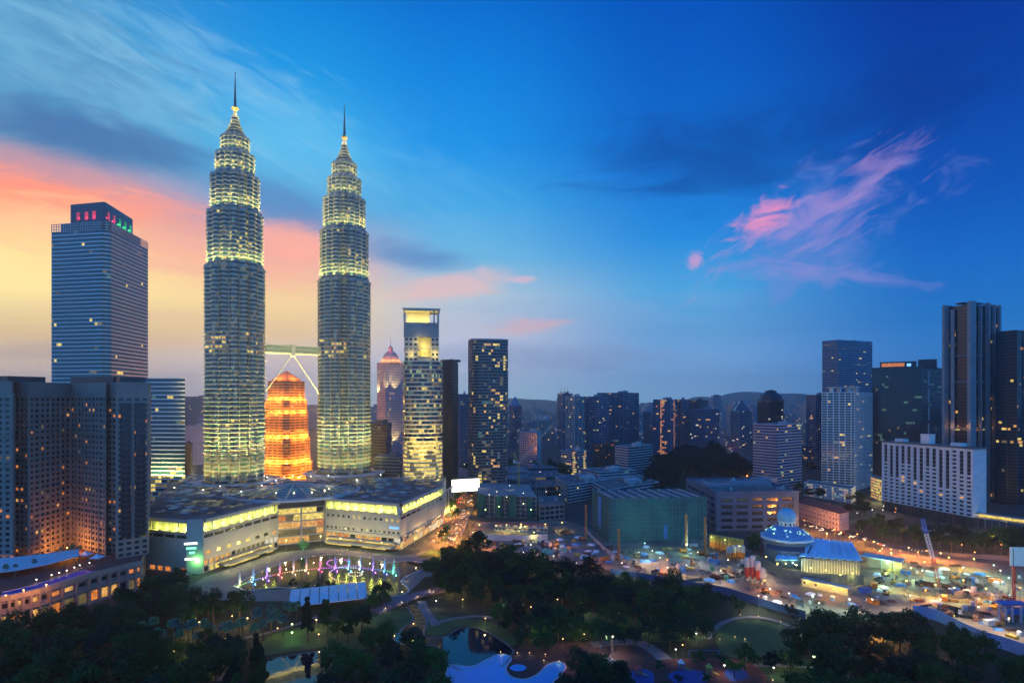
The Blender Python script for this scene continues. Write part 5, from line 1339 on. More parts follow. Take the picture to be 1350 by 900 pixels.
for px, cn, cc in JETS:
    q = G(px, arcp(px)); q.z = .1
    t = thing('fountain_jet', q, cn+' lit water jet in the curved fountain row on the lake', 'fountain', 'water jets of the lake fountain')
    if j0 is None: j0 = make_jet('spray').build('spray', M['spray'], t, smooth=True)
    else:
        c = j0.copy(); COL.objects.link(c); c.parent = t
    light(t, (0, -2.4, .5), 420, cc, .25, name='jet_light'); light(t, (1.9, -1.6, 2.4), 200, cc, .25, name='jet_light')
PLM = {}
def pool_light(x, y, c, name='pool_light', group='lights under the fountain arcs', label='small round coloured light in the fountain arcs of the lake', r=.24):
    if c not in PLM:
        k = len(PLM); m_ = glow('pool_light_glass', c, .9); mb = MB(); mb.lathe([(.5, 0), (.5, .22)], n=8); mb.ball((0,0,.35), r, 8); PLM[c] = mb.build(name, m_); o = PLM[c]
    else:
        o = PLM[c].copy(); COL.objects.link(o)
    o.location = (x, y, .1); tag(o, label, 'light', group); return o
pal = [(.4,1,.3),(.15,.5,1),(.5,.2,1),(1,.2,.15),(1,.6,.3),(1,.9,.7),(1,.2,.3),(.8,.2,1),(.2,.8,1),(.7,.9,1),(.5,.2,1),(.1,.3,1),(.1,1,.4)]
for k in range(66):
    px = 312+k*(521-312)/65; q = G(px, arcp(px)+.7); pool_light(q.x, q.y-1, pal[min(12, int(k/65*13))])
for k in range(26):
    a = 2*PI*k/26; q = G(446+15*math.cos(a), 742.3+5.2*math.sin(a)); pool_light(q.x, q.y, (.8,.2,1), label='small violet light in the upper ring on the lake', group='lights of the upper ring')
for k in range(36):
    a = R(75+k*6.2); q = G(468+34*math.cos(a)*1.0, 757+11*-math.sin(a)); pool_light(q.x, q.y, (1,.55,.35) if k > 14 else (.5,.3,1), label='small light in the large lower ring on the lake', group='lights of the lower ring')
for k in range(16):
    a = 2*PI*k/16; q = G(468+9*math.cos(a), 757+2.6*math.sin(a)); pool_light(q.x, q.y, (1,.9,.55), label='small pale light in the inner ring on the lake', group='lights of the inner ring')
# tensile canopy
cn = wthing('lakeside_canopy', (*V2(G(432, 792)), 0), 'long white panelled canopy roof on posts at the near shore of the lake', 'canopy')
P4 = [G(384,777,6.5), G(481,766.5,6.5), G(484,787,5.0), G(381,799,5.0)]
mb = MB()
for k in range(8):
    a, b = k/8+.006, (k+1)/8-.006
    t0, t1, b0, b1 = P4[0].lerp(P4[1], a), P4[0].lerp(P4[1], b), P4[3].lerp(P4[2], a), P4[3].lerp(P4[2], b); m0, m1 = (t0+b0)/2+Vector((0,0,.9)), (t1+b1)/2+Vector((0,0,.9))
    mb.grid([[b0, b1], [m0, m1], [t0, t1]]); mb.grid([[b1-Vector((0,0,.4)), b0-Vector((0,0,.4))], [b1, b0]])
mb.build('roof_panel', M['canvas'], cn)
mb = MB(); U3 = Vector((0,0,1))
for a, b in ((0,1),(1,2),(2,3),(3,0)): mb.bar(P4[a]-U3*.3, P4[b]-U3*.3, .35)
mb.build('edge_beam', M['white'], cn)
for k in range(5):
    for a, b in ((P4[0], P4[1]), (P4[3], P4[2])):
        q = a.lerp(b, k/4); mb = MB(); mb.bar((q.x,q.y,0), q, .22); mb.build('post', M['pole'], cn)
# foot bridge
br = wthing('foot_bridge', (*V2(G(538, 795)), 0), 'pinkish paved foot bridge with low railings crossing the stream by the lake', 'bridge')
A, B = V2(G(494,808)), V2(G(590,776)); pts = curve([A, A.lerp(B,.33)+Vector((-1,1.2)), A.lerp(B,.66)+Vector((-1,1.2)), B], 8, closed=False)
mb = MB(); m_ = len(pts); hz_ = lambda i: .35+1.6*math.sin(PI*i/(m_-1))
Ls, Rs = [], []
for i, p in enumerate(pts):
    e = (pts[min(m_-1,i+1)]-pts[max(0,i-1)]).normalized(); n = Vector((-e.y, e.x)); Ls.append((*(p+n*4.2), hz_(i))); Rs.append((*(p-n*4.2), hz_(i)))
dn = lambda A_: [(q[0], q[1], q[2]-.8) for q in A_]
mb.grid([dn(Rs), Rs, Ls, dn(Ls)]); mb.build('deck', M['pinkpave'], br)
for S_ in (Ls, Rs):
    mb = MB()
    for i in range(m_-1):
        a, b = Vector(S_[i]), Vector(S_[i+1]); mb.bar(a+U3*1.1, b+U3*1.1, .07, n=4, cap=False); mb.bar(a+U3*.6, b+U3*.6, .05, n=4, cap=False); mb.bar(a, a+U3*1.1, .06, n=4)
    mb.build('railing', M['pole'], br)
for f in (.3, .7):
    q = pts[int(m_*f)]; mb = MB(); mb.box((q.x, q.y, 0), (1.4, 5, .9), 0, .3); mb.build('pier', M['concrete'], br)
# ------------------------------------------------------------------ trees
def leaf_mat(name, c, c2, objvar=.5):
    m = bpy.data.materials.new(name); m.use_nodes = True; t = NT(m.node_tree)
    o = t.node('ShaderNodeOutputMaterial'); d = t.node('ShaderNodeBsdfDiffuse'); tr = t.node('ShaderNodeBsdfTranslucent'); mx_ = t.node('ShaderNodeMixShader')
    n = t.noise(t.node('ShaderNodeTexCoord').outputs['Object'], .35, 3)
    r = t.node('ShaderNodeObjectInfo').outputs['Random']; k = t.linmap(r, 0, 1, 1-objvar, 1+objvar)
    cc = t.mix(1.0, t.mix(t.smooth(n, .35, .65), (*c, 1), (*c2, 1)), t.xyz(k, k, t.linmap(r, 0, 1, 1.1, .9)), 'MULTIPLY')
    t.l.new(cc, d.inputs[0]); t.l.new(cc, tr.inputs[0]); mx_.inputs[0].default_value = .25
    t.l.new(d.outputs[0], mx_.inputs[1]); t.l.new(tr.outputs[0], mx_.inputs[2]); t.l.new(mx_.outputs[0], o.inputs[0]); return m
M['leaf'] = leaf_mat('broadleaf', (.022,.075,.036), (.04,.11,.045))
M['leaf_dark'] = leaf_mat('dark_foliage', (.014,.052,.028), (.026,.075,.036))
M['leaf_bright'] = leaf_mat('young_foliage', (.05,.13,.035), (.08,.17,.04))
M['palm'] = leaf_mat('palm_frond', (.10,.24,.15), (.16,.32,.21), .2)
M['bark'] = mat('bark', (.075,.055,.04), .9, var=.3, vscale=1.2)
def crown_mb(seed, rx, rz, zc, clumps, per, leaf, droop=0.0, cone=False):
    r = random.Random(seed); mb = MB(); cs = []
    for k in range(clumps):
        a = r.uniform(0, 2*PI); u = r.uniform(-.75, 1); s = math.sqrt(max(0, 1-u*u))*r.uniform(.45, .95)
        if cone: s *= (1-u)*.55+.12
        cs.append((rx*s*math.cos(a), rx*s*math.sin(a), zc+rz*u*r.uniform(.6, 1), rx*r.uniform(.26, .46)*(.7 if cone else 1)))
    for (x, y, z, cr) in cs:
        n = int(per*r.uniform(.7, 1.3)); sz = r.uniform(.65, .85)
        for k in range(n):
            v = Vector((r.gauss(0,1), r.gauss(0,1), r.gauss(0,1))).normalized(); q = cr*r.uniform(.55, 1.12)
            p = Vector((x+v.x*q, y+v.y*q, z+v.z*q*sz-droop*r.random()*q))
            nn = (v+Vector((r.gauss(0,.5), r.gauss(0,.5), r.gauss(0,.5)+.3))).normalized()
            t1 = nn.orthogonal().normalized(); t2 = nn.cross(t1); th = r.uniform(0, PI)
            a_ = (t1*math.cos(th)+t2*math.sin(th))*leaf*r.uniform(.6, 1.2); b_ = (t2*math.cos(th)-t1*math.sin(th))*leaf*r.uniform(.35, .7)
            if droop: b_ = b_*.6+Vector((0,0,-leaf*droop))
            mb.face([p-a_, p-b_, p+a_, p+b_])
    return mb, cs
def trunk_mb(seed, h, r0, cs):
    r = random.Random(seed); mb = MB(); p = Vector((0,0,0)); q = Vector((r.uniform(-.3,.3), r.uniform(-.3,.3), h*.55))
    mb.bar(p, q, r0, r0*.7, 7, cap=False); t_ = Vector((q.x*1.4, q.y*1.4, h)); mb.bar(q, t_, r0*.7, r0*.25, 6, cap=False)
    for c in cs[:7]:
        s = q.lerp(t_, r.uniform(0, .6)); mb.bar(s, (c[0]*.85, c[1]*.85, c[2]), r0*.35, .05, 5, cap=False)
    return mb
def make_tree(name, seed, rx, rz, h, clumps, per, leaf, lm, droop=0.0, cone=False):
    t = thing(name, (0,0,0), 'dark park tree', 'tree'); zc = h-rz
    mb, cs = crown_mb(seed, rx, rz, zc, clumps, per, leaf, droop, cone); mb.build('crown', M[lm], t)
    trunk_mb(seed, zc+rz*.3, .22+rx*.03, cs).build('trunk', M['bark'], t); return t
def make_palm(seed, h):
    t = thing('palm_tree', (0,0,0), 'fan palm', 'palm tree'); r = random.Random(seed); mb = MB()
    mb.bar((0,0,0), (.2,.1,h), .28, .2, 7); mb.build('trunk', M['bark'], t); mb = MB(); top = Vector((.2,.1,h))
    for k in range(46):
        a = r.uniform(0, 2*PI); e = r.uniform(-.75, 1.35); d = Vector((math.cos(a)*math.cos(e), math.sin(a)*math.cos(e), math.sin(e))); L = r.uniform(1.5, 2.1)
        mb.bar(top, top+d*L*.7, .04, .03, 3, cap=False); s = d.cross(Vector((0,0,1))).normalized(); up = s.cross(d); c = top+d*L*.65
        for j in range(7):                                         # the blades of one fan leaf
            th = (j-3)*.42; b = (d*math.cos(th)+s*math.sin(th)).normalized(); w = s*math.cos(th)-d*math.sin(th); tip = c+b*1.35+Vector((0,0,-.25))-up*.05*abs(j-3)
            mb.face([c-w*.05, c+b*.75-w*.19+up*.03, tip, c+b*.75+w*.19+up*.03])
    mb.build('crown', M['palm'], t); return t
PROTO = {'b': [make_tree('park_tree', 20+k, 5.6+k*.35, 4.3+.3*(k % 3), 12.5+.9*(k % 4), 17+k, 62, .62, 'leaf') for k in range(5)],
         'd': [make_tree('park_tree', 40+k, 5.2+k*.5, 5.0+.4*k, 14+1.2*k, 19+k, 62, .62, 'leaf_dark') for k in range(4)],
         'y': [make_tree('park_tree', 60+k, 4.2+k*.4, 3.6, 9.5+k, 14, 58, .55, 'leaf_bright') for k in range(3)],
         'c': [make_tree('feathery_tree', 80+k, 3.6, 7.5, 17+k, 22, 60, .6, 'leaf_dark', .8, True) for k in range(3)],
         's': [make_tree('small_tree', 90+k, 2.3+k*.3, 2.2, 6+.6*k, 9, 50, .45, 'leaf') for k in range(3)],
         'p': [make_palm(100+k, 7.5+1.0*k) for k in range(3)],
         'w': [make_tree('tall_tree', 120+k, 8.0+k*.6, 6.5, 19+1.5*k, 22, 64, .9, 'leaf_dark') for k in range(3)]}
USED = set()
def place_tree(kind, q, rz, s, label, group, cat=None):
    p = rng.choice(PROTO[kind])
    if p.name in USED: o = dup(p, q, rz, s, label, group)
    else:
        USED.add(p.name); o = p; o.location = q; o.rotation_euler = (0,0,rz); o.scale = (s,s,s*rng.uniform(.92,1.1)); o['label'] = label; o['group'] = group
    if o.scale.x == o.scale.y == o.scale.z: o.scale.z *= rng.uniform(.9, 1.12)
    return o
TPOS = []
def inpoly(p, poly):
    c = False
    for i in range(len(poly)):
        a, b = poly[i], poly[i-1]
        if (a[1] > p[1]) != (b[1] > p[1]) and p[0] < (b[0]-a[0])*(p[1]-a[1])/(b[1]-a[1])+a[0]: c = not c
    return c
KEEP = [curve([G(*q) for q in l], 3) for l in (lake_px, stream, pond2, pool)]
def forest(poly, kinds, sp, srange, label, group, hz=None, nmax=999, lawnok=False):
    P = [V2(G(*q)) for q in poly]; x0, x1 = min(p.x for p in P), max(p.x for p in P); y0, y1 = min(p.y for p in P), max(p.y for p in P)
    n = 0; tries = int((x1-x0)*(y1-y0)/(sp*sp)*14)+60
    for _ in range(tries):
        if n >= nmax: break
        q = Vector((rng.uniform(x0, x1), rng.uniform(y0, y1)))
        if not inpoly(q, P) or any(inpoly(q, k) for k in KEEP): continue
        if abs(q.x/q.y*800) > 720: continue
        if any((q-t).length < sp*.5*(1+s_) for t, s_ in TPOS if abs(t.y-q.y) < 14): continue
        s = rng.uniform(*srange); TPOS.append((q, s)); k = rng.choice(kinds)
        z = hz(q) if hz else 0
        place_tree(k, (q.x, q.y, z), rng.uniform(0, 2*PI), s, label, group); n += 1
    return n
nt = {}
nt['palm'] = forest([(186,846),(262,846),(305,842),(392,818),(392,834),(340,850),(300,856),(205,860)], 'p', 5.2, (.95,1.25), 'fan palm with a round pale crown in the grove left of the dark lawn trees', 'palms of the grove by the lamp-lit path')
nt['hotel'] = forest([(-60,880),(60,840),(112,832),(186,800),(205,786),(240,790),(262,806),(318,812),(322,818),(250,838),(190,850),(190,905),(250,920),(240,960),(-80,980)], 'bbddb', 9.0, (.85,1.2), 'dense dark tree in the wood below the curved hotel podium', 'trees of the wood below the hotel')
nt['lawn'] = forest([(192,866),(300,864),(330,884),(250,940),(190,930)], 'bybd', 8.5, (.75,1.05), 'tree standing on the dark lawn at the lower left', 'trees of the lower left lawn')
nt['weep'] = forest([(300,900),(350,878),(352,930),(300,950)], 'c', 8, (.9,1.1), 'dark drooping tree at the left of the lower pond', 'drooping trees by the lower pond')
nt['lakewood'] = forest([(385,828),(430,824),(470,826),(500,836),(470,852),(400,848),(372,838)], 'cdb', 8.5, (.85,1.1), 'tall dark feathery tree between the white canopy and the lower pond', 'trees behind the lakeside canopy')
nt['front'] = forest([(425,905),(480,890),(560,893),(590,905),(592,960),(430,970)], 'ybb', 8.5, (.85,1.1), 'green tree at the lower edge between the lower pond and the blue pool', 'trees at the lower edge by the blue pool')
nt['stream'] = forest([(480,858),(520,852),(555,858),(556,885),(500,885)], 'b', 8.5, (.8,1.0), 'dark round tree on the bank left of the stream pond', 'trees on the left bank of the stream')
nt['lakeside'] = forest([(566,766),(590,748),(614,740),(640,746),(700,758),(780,774),(800,796),(760,806),(700,812),(650,806),(600,800),(575,785)], 'bdbdw', 8.5, (.8,1.1), 'dark tree in the thicket between the lake and the building site', 'trees between the lake and the building site')
nt['siteedge'] = forest([(800,782),(850,786),(930,800),(940,818),(900,832),(800,826),(770,808)], 'dbdb', 8.5, (.8,1.1), 'dark tree in the belt along the blue site hoarding', 'trees along the site hoarding')
nt['south'] = forest([(655,828),(700,818),(780,832),(850,838),(930,834),(936,852),(880,862),(800,860),(740,856),(700,866),(680,850)], 'bydb', 8.5, (.7,1.0), 'tree on the lawn between the stream pond and the playground', 'trees on the lawn above the pool')
nt['right'] = forest([(1062,872),(1100,852),(1180,850),(1255,864),(1330,894),(1430,940),(1430,980),(1040,980),(1075,900)], 'ddbwd', 10, (.85,1.15), 'dark broad tree in the mass at the lower right corner', 'trees of the lower right wood')
nt['oval'] = forest([(985,876),(1062,858),(1062,884),(1010,892),(955,878)], 'dbs', 9, (.7,.95), 'dark tree between the oval lawn and the playground', 'trees below the oval lawn')
nt['pooltree'] = forest([(745,905),(815,900),(825,940),(740,950)], 'db', 8, (.8,1.0), 'dark tree at the lower edge right of the blue pool', 'trees right of the blue pool')
nt['play'] = forest([(870,880),(990,872),(1000,930),(870,940)], 'ys', 11, (.6,.85), 'small green tree among the playground pieces', 'trees in the playground')
nt['lakeshore'] = forest([(486,790),(512,786),(515,800),(490,806)], 'b', 7, (.6,.8), 'small dark tree at the right end of the white canopy', 'trees at the canopy end', nmax=4)
nt['lawnisland'] = forest([(372,770),(440,779),(440,784),(380,780)], 's', 6, (.9,1.2), 'small round tree on the grass island by the lake', 'trees on the grass island', nmax=8)
nt['mid'] = forest([(858,664),(880,648),(990,640),(990,632),(960,622),(870,628),(850,650)], 'w', 10, (.8,1.1), 'dark tree of the wooded rise in front of the apartment slabs', 'trees of the wooded rise', hz=lambda q: rise_h(675+800*q.x/q.y, q.y))
def merge_stuff(name, prefix, label):
    """a far wood that reads as one mass: its trees joined into ONE object"""
    import numpy as np
    V, F, MI, k = [], [], [], 0; mats = [M['leaf_dark'], M['bark']]
    roots = [o for o in COL.objects if o.parent is None and o.get('label') == prefix]
    bpy.context.view_layer.update()
    for o in roots:
        mw = np.array(Matrix.LocRotScale(o.location, o.rotation_euler, o.scale))
        for c in o.children:
            me = c.data; a = np.empty(len(me.vertices)*3, 'f'); me.vertices.foreach_get('co', a); a = a.reshape(-1, 3)
            V.append(a@mw[:3, :3].T+mw[:3, 3]); mi = 0 if c.name.startswith('crown') else 1
            for p in me.polygons: F.append([q+k for q in p.vertices]); MI.append(mi)
            k += len(a)
    me = bpy.data.meshes.new(name); me.from_pydata(np.concatenate(V), [], F)
    for m_ in mats: me.materials.append(m_)
    me.polygons.foreach_set('material_index', MI); g_ = bpy.data.objects.new(name, me); COL.objects.link(g_); tag(g_, label, 'wood', None, 'stuff')
    for o in roots:
        if o.name in USED: USED.discard(o.name)
        for c in list(o.children): bpy.data.objects.remove(c)
        for kk in PROTO: PROTO[kk] = [p for p in PROTO[kk] if p != o] if o in PROTO[kk] else PROTO[kk]
        bpy.data.objects.remove(o)
nt['blvd'] = forest([(1128,704),(1160,690),(1190,704),(1240,712),(1400,716),(1400,736),(1240,728),(1170,712)], 'bd', 10.5, (.7,1.0), 'street tree in the row between the building site and the right-hand towers', 'street trees below the right-hand towers')
nt['mosque'] = forest([(984,722),(1000,716),(1010,724),(1004,742),(990,735)], 'bs', 8, (.6,.9), 'small dark tree left of the blue-domed mosque', 'trees left of the mosque', nmax=6)
nt['island'] = forest([(577,706),(590,698),(594,701),(588,712),(578,715)], 's', 7, (1,1.4), 'small tree on the traffic island beside the mall', 'trees on the traffic island', nmax=5)
nt['road'] = forest([(594,664),(600,650),(612,650),(606,672),(598,690),(590,690)], 'y', 11, (.9,1.2), 'street tree along the orange-lit road beside the mall', 'street trees along the orange-lit road', nmax=7)
nt['terrace'] = 0
for px, z in ((70,380),(80,384),(88,386),(96,386),(104,390),(20,352),(8,346),(45,360)):
    place_tree('p', D(px, z, 16.95), px*.3, rng.uniform(.6,.8), 'small palm in a planter on the hotel roof terrace', 'palms on the hotel terrace')
for px, py in ((948,795),(952,796),(966,797),(1048,815),(1040,812),(975,808)):
    place_tree('s', G(px, py), px, rng.uniform(.8,1.2), 'small tree inside the bend of the blue site hoarding', 'small trees by the hoarding')
nt['far1'] = forest([(590,624),(740,622),(745,634),(600,636)], 'w', 26, (.8,1.1), 'dark street tree behind the green netted podium', 'street trees behind the netted podium', nmax=14)
nt['far2'] = forest([(1040,640),(1150,668),(1140,690),(1080,665),(1030,655)], 'w', 16, (.5,.8), 'dark tree below the white walk-up flats', 'trees by the walk-up flats', nmax=14)
print('TREES', nt, sum(nt.values()))
for k in PROTO:
    for p in PROTO[k]:
        if p.name not in USED:
            for c in list(p.children): bpy.data.objects.remove(c)
            bpy.data.objects.remove(p)
# ------------------------------------------------------------------ netted building, car park, concrete frame
nb = wthing('netted_building', (*V2(D(860, 530)), 0), 'broad building wrapped in dark green scaffold netting beside the building site', 'building under netting')
L_, C_, R_ = V2(D(781, 552)), V2(D(803, 503)), V2(D(932, 512)); po = quad_from(L_, C_, R_); hN = 36.0
core = inset(po, 1.6); mb = MB(); mb.prism(core, 0, hN-1.2); mb.build('wall', M['concrete'], nb)
mb = MB(); r = random.Random(3)
for i in range(4):
    A, B = V2(po[i]), V2(po[(i+1) % 4]); L = (B-A).length; k = int(L/2.4); e = (B-A).normalized(); n = Vector((e.y, -e.x)); rows = []
    for j in range(13):
        row = []
        for q in range(k+1):
            p = A+(B-A)*(q/k)+n*(r.uniform(-.22, .3)); row.append((p.x, p.y, hN*j/12+(r.uniform(-.3,.3) if 0 < j < 12 else 0)))
        rows.append(row)
    mb.grid(rows)
o = mb.build('netting', M['net'], nb)
mb = MB()
for i in range(4):
    A, B = V2(po[i]), V2(po[(i+1) % 4])
    if not facing(A, B): continue
    L = (B-A).length; e = (B-A).normalized(); n = Vector((e.y, -e.x)); k = int(L/3)
    for q in range(k+1):
        p = A+(B-A)*(q/k)+n*.5; mb.box((p.x, p.y, 0), (.16, .16, hN+1.2))
    for j in range(10):
        c = (A+B)/2+n*.5; mb.box((c.x, c.y, 1.5+j*3.7), (L, .14, .14), 0, math.atan2(e.y, e.x))
mb.build('scaffold', M['pole'], nb)
mb = MB(); mb.flat(core, hN-.9); nr = mb.build('roof', M['roof'], nb); mb = MB()
A, B, D1 = V2(po[0]), V2(po[1]), V2(po[3])
e = (V2(po[2])-V2(po[1])).normalized(); ws_ = (V2(po[0])-V2(po[1])); L = (V2(po[2])-V2(po[1])).length
for k in range(9):
    p = V2(po[1])+e*(L*(k+.5)/9); c = p+ws_*.5; mb.box((c.x, c.y, hN-.8), (ws_.length*.98, .8, .9), 0, math.atan2(ws_.y, ws_.x))
mb.build('roof_beam', M['offwhite'], nr)
mb = MB(); p = L_.lerp(C_, .52); e2 = (C_-L_).normalized(); n2 = Vector((e2.y, -e2.x)); p += n2*.9; mb.box((p.x, p.y, 8), (9, .4, 26), 0, math.atan2(e2.y, e2.x)); mb.build('blue_net_panel', M['blue_sheet'], nb)
mb = MB(); p = C_.lerp(R_, .57)+Vector((0,-1)); mb.box((p.x, p.y, 2), (3, .4, 11)); mb.build('blue_net_panel', M['blue_sheet'], nb)

cp_ = bldg('car_park', 'grey-blue multi-storey block with four rows of wide dark openings right of the netted building', 'car park', quad_from(D(905, 640), D(944, 545), D(1053, 552)), 33.5, style='grid', styles=None,
   wall='slate_blue', glass='glass', lit=Lit(.05, ['lg', 'ldim'], 2), fl=5.6, bay=14, ww=.74, wh=.5, sill=.28, inset_=1.2, plant=0, byrow=False, crown=3.0, edge=3, parapet=1.6, clutter=22)
mb = MB(); q = V2(D(975, 590))
for dx, dy, w, d, h in ((-22, 0, 24, 16, 2.4), (12, 10, 40, 18, 3.2), (34, 26, 22, 14, 5)):
    mb.box((q.x+dx, q.y+dy, 33.6), (w, d, h), 0, .1)
mb.build('roof_plant', M['greywall'], cp_)
# concrete frame with green netting, left of the site
cf = wthing('unfinished_building', (*V2(D(680, 640)), 0), 'low unfinished concrete frame with patches of green netting behind the orange-lit road', 'unfinished building')
L_, C_, R_ = V2(D(629, 700)), V2(D(630, 612)), V2(D(708, 600)); po = quad_from(L_, C_, R_); hF = 22.0
mb = MB()
for j in range(6): mb.prism(inset(po, .4), j*4.2, j*4.2+.5)
mb.build('floor_slab', M['concrete'], cf)
e = (R_-C_).normalized(); n = Vector((-e.y, e.x)); L = (R_-C_).length
mb = MB()
for i in range(12):
    for j in range(5):
        p = C_+e*(1+i*(L-2)/11)+n*(1+j*16); mb.box((p.x, p.y, .5), (.9, .9, 20.6), 0, math.atan2(e.y, e.x))
mb.build('column', M['concrete'], cf); cf.children[-1]['kind'] = 'stuff'
mb = MB(); p = (C_+R_)/2+n*5; mb.box((p.x, p.y, .5), (L-4, .5, 20.3), 0, math.atan2(e.y, e.x)); mb.build('inner_wall', M['dark_concrete'], cf)
for (f0, f1, z0, z1) in ((0, .12, 0, 23), (.3, .42, 0, 21.5), (.52, .66, 0, 23), (.84, .93, 0, 20)):
    a, b = C_+e*(L*f0)-n*.5, C_+e*(L*f1)-n*.5; mb = MB(); k = 6
    mb.grid([[(*(a.lerp(b, q/k)-n*(.3*math.sin(q*2.1+j))), z0+(z1-z0)*j/6) for q in range(k+1)] for j in range(7)]); mb.build('netting', M['net2'], cf)
mb = MB(); mb.grid([[(*(L_.lerp(C_, q/8)+Vector((-.6+.2*math.sin(q*2)),) if False else L_.lerp(C_, q/8)+Vector((-.6+.2*math.sin(q*2), 0))), z) for q in range(9)] for z in (0, 6, 12, 18, 23)]); mb.build('netting', M['net2'], cf)
def mid(name, label, cat, L, C, Rr, top, **k): return B3(name, label, cat, L, C, Rr, top, **k)
mid('unfinished_building', 'second unfinished concrete block with open dark storeys right of the green netted frame', 'unfinished building', (706, 640), (712, 588), (744, 600), 668, tz=588, wall='concrete', glass='glass_warm', style='grid', fl=5, bay=6, ww=.8, wh=.62, lit=W(.02), byrow=False, plant=0, each=60, clutter=8)
pd = mid('podium', 'wide dark retail podium with roof decks and small lamps behind the unfinished frames', 'podium', (588, 820), (636, 700), (760, 740), 643, tz=720, wall='dark_concrete', glass='glass_warm', style='ribbon', fl=6, sp=2.6, out=1.0, lit=W(.25, 'lw', 'ly', 'ldim'), plant=2, clutter=30)
mid('podium', 'long low grey podium with stepped roof below the round-cornered tower', 'podium', (585, 900), (606, 770), (748, 800), 632, tz=770, wall='greywall', glass='glass', style='ribbon', fl=6, sp=2.4, out=.8, lit=W(.12, 'lw', 'ldim'), plant=3, clutter=26)
mid('office_block', 'flat blue-roofed low building with an orange sign, behind the crane', 'office block', (655, 870), (665, 840), (735, 850), 618, tz=840, wall='bluewall', glass='glass', style='ribbon', fl=5, sp=2.4, lit=W(.06, 'lo'), plant=2)
# brilliant white billboard and yellow lit columns at the head of the road
bb = wthing('billboard', (*V2(D(614, 655)), 0), 'glaring white lit screen wall at the head of the orange-lit road', 'billboard')
A, B = V2(D(595, 655)), V2(D(632, 668)); zt, zb = HT(631, 660), HT(648, 660); e = (B-A).normalized(); ang = math.atan2(e.y, e.x); c = (A+B)/2; n = Vector((e.y, -e.x))
mb = MB(); mb.box((c.x, c.y, zb), ((B-A).length, .8, zt-zb), 0, ang); mb.build('frame', M['steel_dark'], bb)
mb = MB(); q = c+n*.5; mb.box((q.x, q.y, zb+.4), ((B-A).length-.8, .15, zt-zb-.8), 0, ang); mb.build('screen', M['screen'], bb)
for f in (.1, .5, .9):
    q = A.lerp(B, f)+n*-.3; mb = MB(); mb.box((q.x, q.y, 0), (.8, .6, zb), 0, ang); mb.build('post', M['pole'], bb)
pcn = wthing('portico', (*V2(D(592, 640)), 0), 'tall yellow-lit portico columns beside the mall at the head of the road', 'portico')
for k in range(5):
    q = D(584.5+k*3.4, 618+k*10); mb = MB(); mb.box((q.x, q.y, 0), (1.6, 1.6, 23)); mb.build('column', M['beige'], pcn)
    light(pcn, Vector((q.x+.3, q.y-3.2, 2))-pcn.location, 2600, (1, .78, .16), .4, name='column_light')
mb = MB(); a, b = D(583, 616), D(599.5, 662); mb.bar((a.x,a.y,23.6), (b.x,b.y,23.6), 1.1, n=4); mb.build('lintel', M['beige'], pcn)

# ------------------------------------------------------------------ mosque
mc = D(1037, 455); ms = wthing('mosque', (mc.x, mc.y, 0), 'mosque with a blue dome over a lit ribbed roof and folded pale blue hall roofs', 'mosque')
M['tile_blue'] = mat('blue_roof_tile', (.06,.24,.50), .35, var=.2, vscale=.5); M['dome_blue'] = mat('dome_tile', (.22,.45,.62), .4, var=.12, vscale=.4); M['sheet_pale'] = mat('pale_blue_sheet', (.42,.78,.96), .5, var=.05, vscale=.2)
mb = MB(); mb.lathe([(15.5, 0), (15.5, 15)], c=(mc.x, mc.y, 0), n=24); mb.lathe([(16.5, 10), (16.5, 10.8), (15.4, 10.8)], c=(mc.x, mc.y, 0), n=24); mb.build('wall', M['beige'], ms)
mb = MB(); n_ = 32
mb.grid([[(mc.x+(18.4+.9*math.cos(i*PI/2))*math.cos(2*PI*i/n_), mc.y+(18.4+.9*math.cos(i*PI/2))*math.sin(2*PI*i/n_), z+.5*math.cos(i*PI/2)) for i in range(n_)] for z in (14.6, 15.8)]+[[(mc.x+17*math.cos(2*PI*i/n_), mc.y+17*math.sin(2*PI*i/n_), 16.2) for i in range(n_)]], 0, True); mb.build('eave', M['white'], ms)
mb = MB(); mb.lathe([(17.2, 15.9), (15.5, 18.2), (12, 21), (8.4, 23.2), (6.4, 24.2)], c=(mc.x, mc.y, 0), n=32)
for k in range(16):
    a = 2*PI*k/16; mb.bar((mc.x+16.8*math.cos(a), mc.y+16.8*math.sin(a), 16.6), (mc.x+7*math.cos(a), mc.y+7*math.sin(a), 24.2), .3, n=4)
rb = mb.build('ribbed_roof', M['tile_blue'], ms); r = random.Random(2)
for k in range(8):
    a = 2*PI*(k+.5)/8; mb = MB()
    for j in range(9):
        aa = a+r.uniform(-.22, .22); rr_ = r.uniform(10.5, 15.2); z = 18.35+(15.5-rr_)*.8; s = r.uniform(.25, .5)
        mb.ball((mc.x+rr_*math.cos(aa), mc.y+rr_*math.sin(aa), z), s, 6)
    mb.build('roof_light', M['roof_glow'] if 'roof_glow' in M else M.setdefault('roof_glow', glow('stained_roof_light', (.45,1,.75), 1.1)), rb)
mb = MB(); mb.lathe([(6.2, 24), (6.2, 27), (6.6, 27), (6.6, 27.6)], c=(mc.x, mc.y, 0), n=24); mb.build('drum', M['white'], ms)
mb = MB()
for k in range(12):
    a = 2*PI*k/12; mb.box((mc.x+6.2*math.cos(a), mc.y+6.2*math.sin(a), 24.6), (.2, 1.2, 1.9), 0, a)
mb.build('drum_window', M['glass'], ms)
mb = MB(); mb.lathe([(6.3, 27.6), (6.9, 29.2), (6.9, 31), (6.2, 33.2), (4.9, 35), (3, 36.3), (1.2, 36.9), (.15, 37.3), (.12, 39)], c=(mc.x, mc.y, 0), n=28); mb.build('dome', M['dome_blue'], ms, smooth=True)
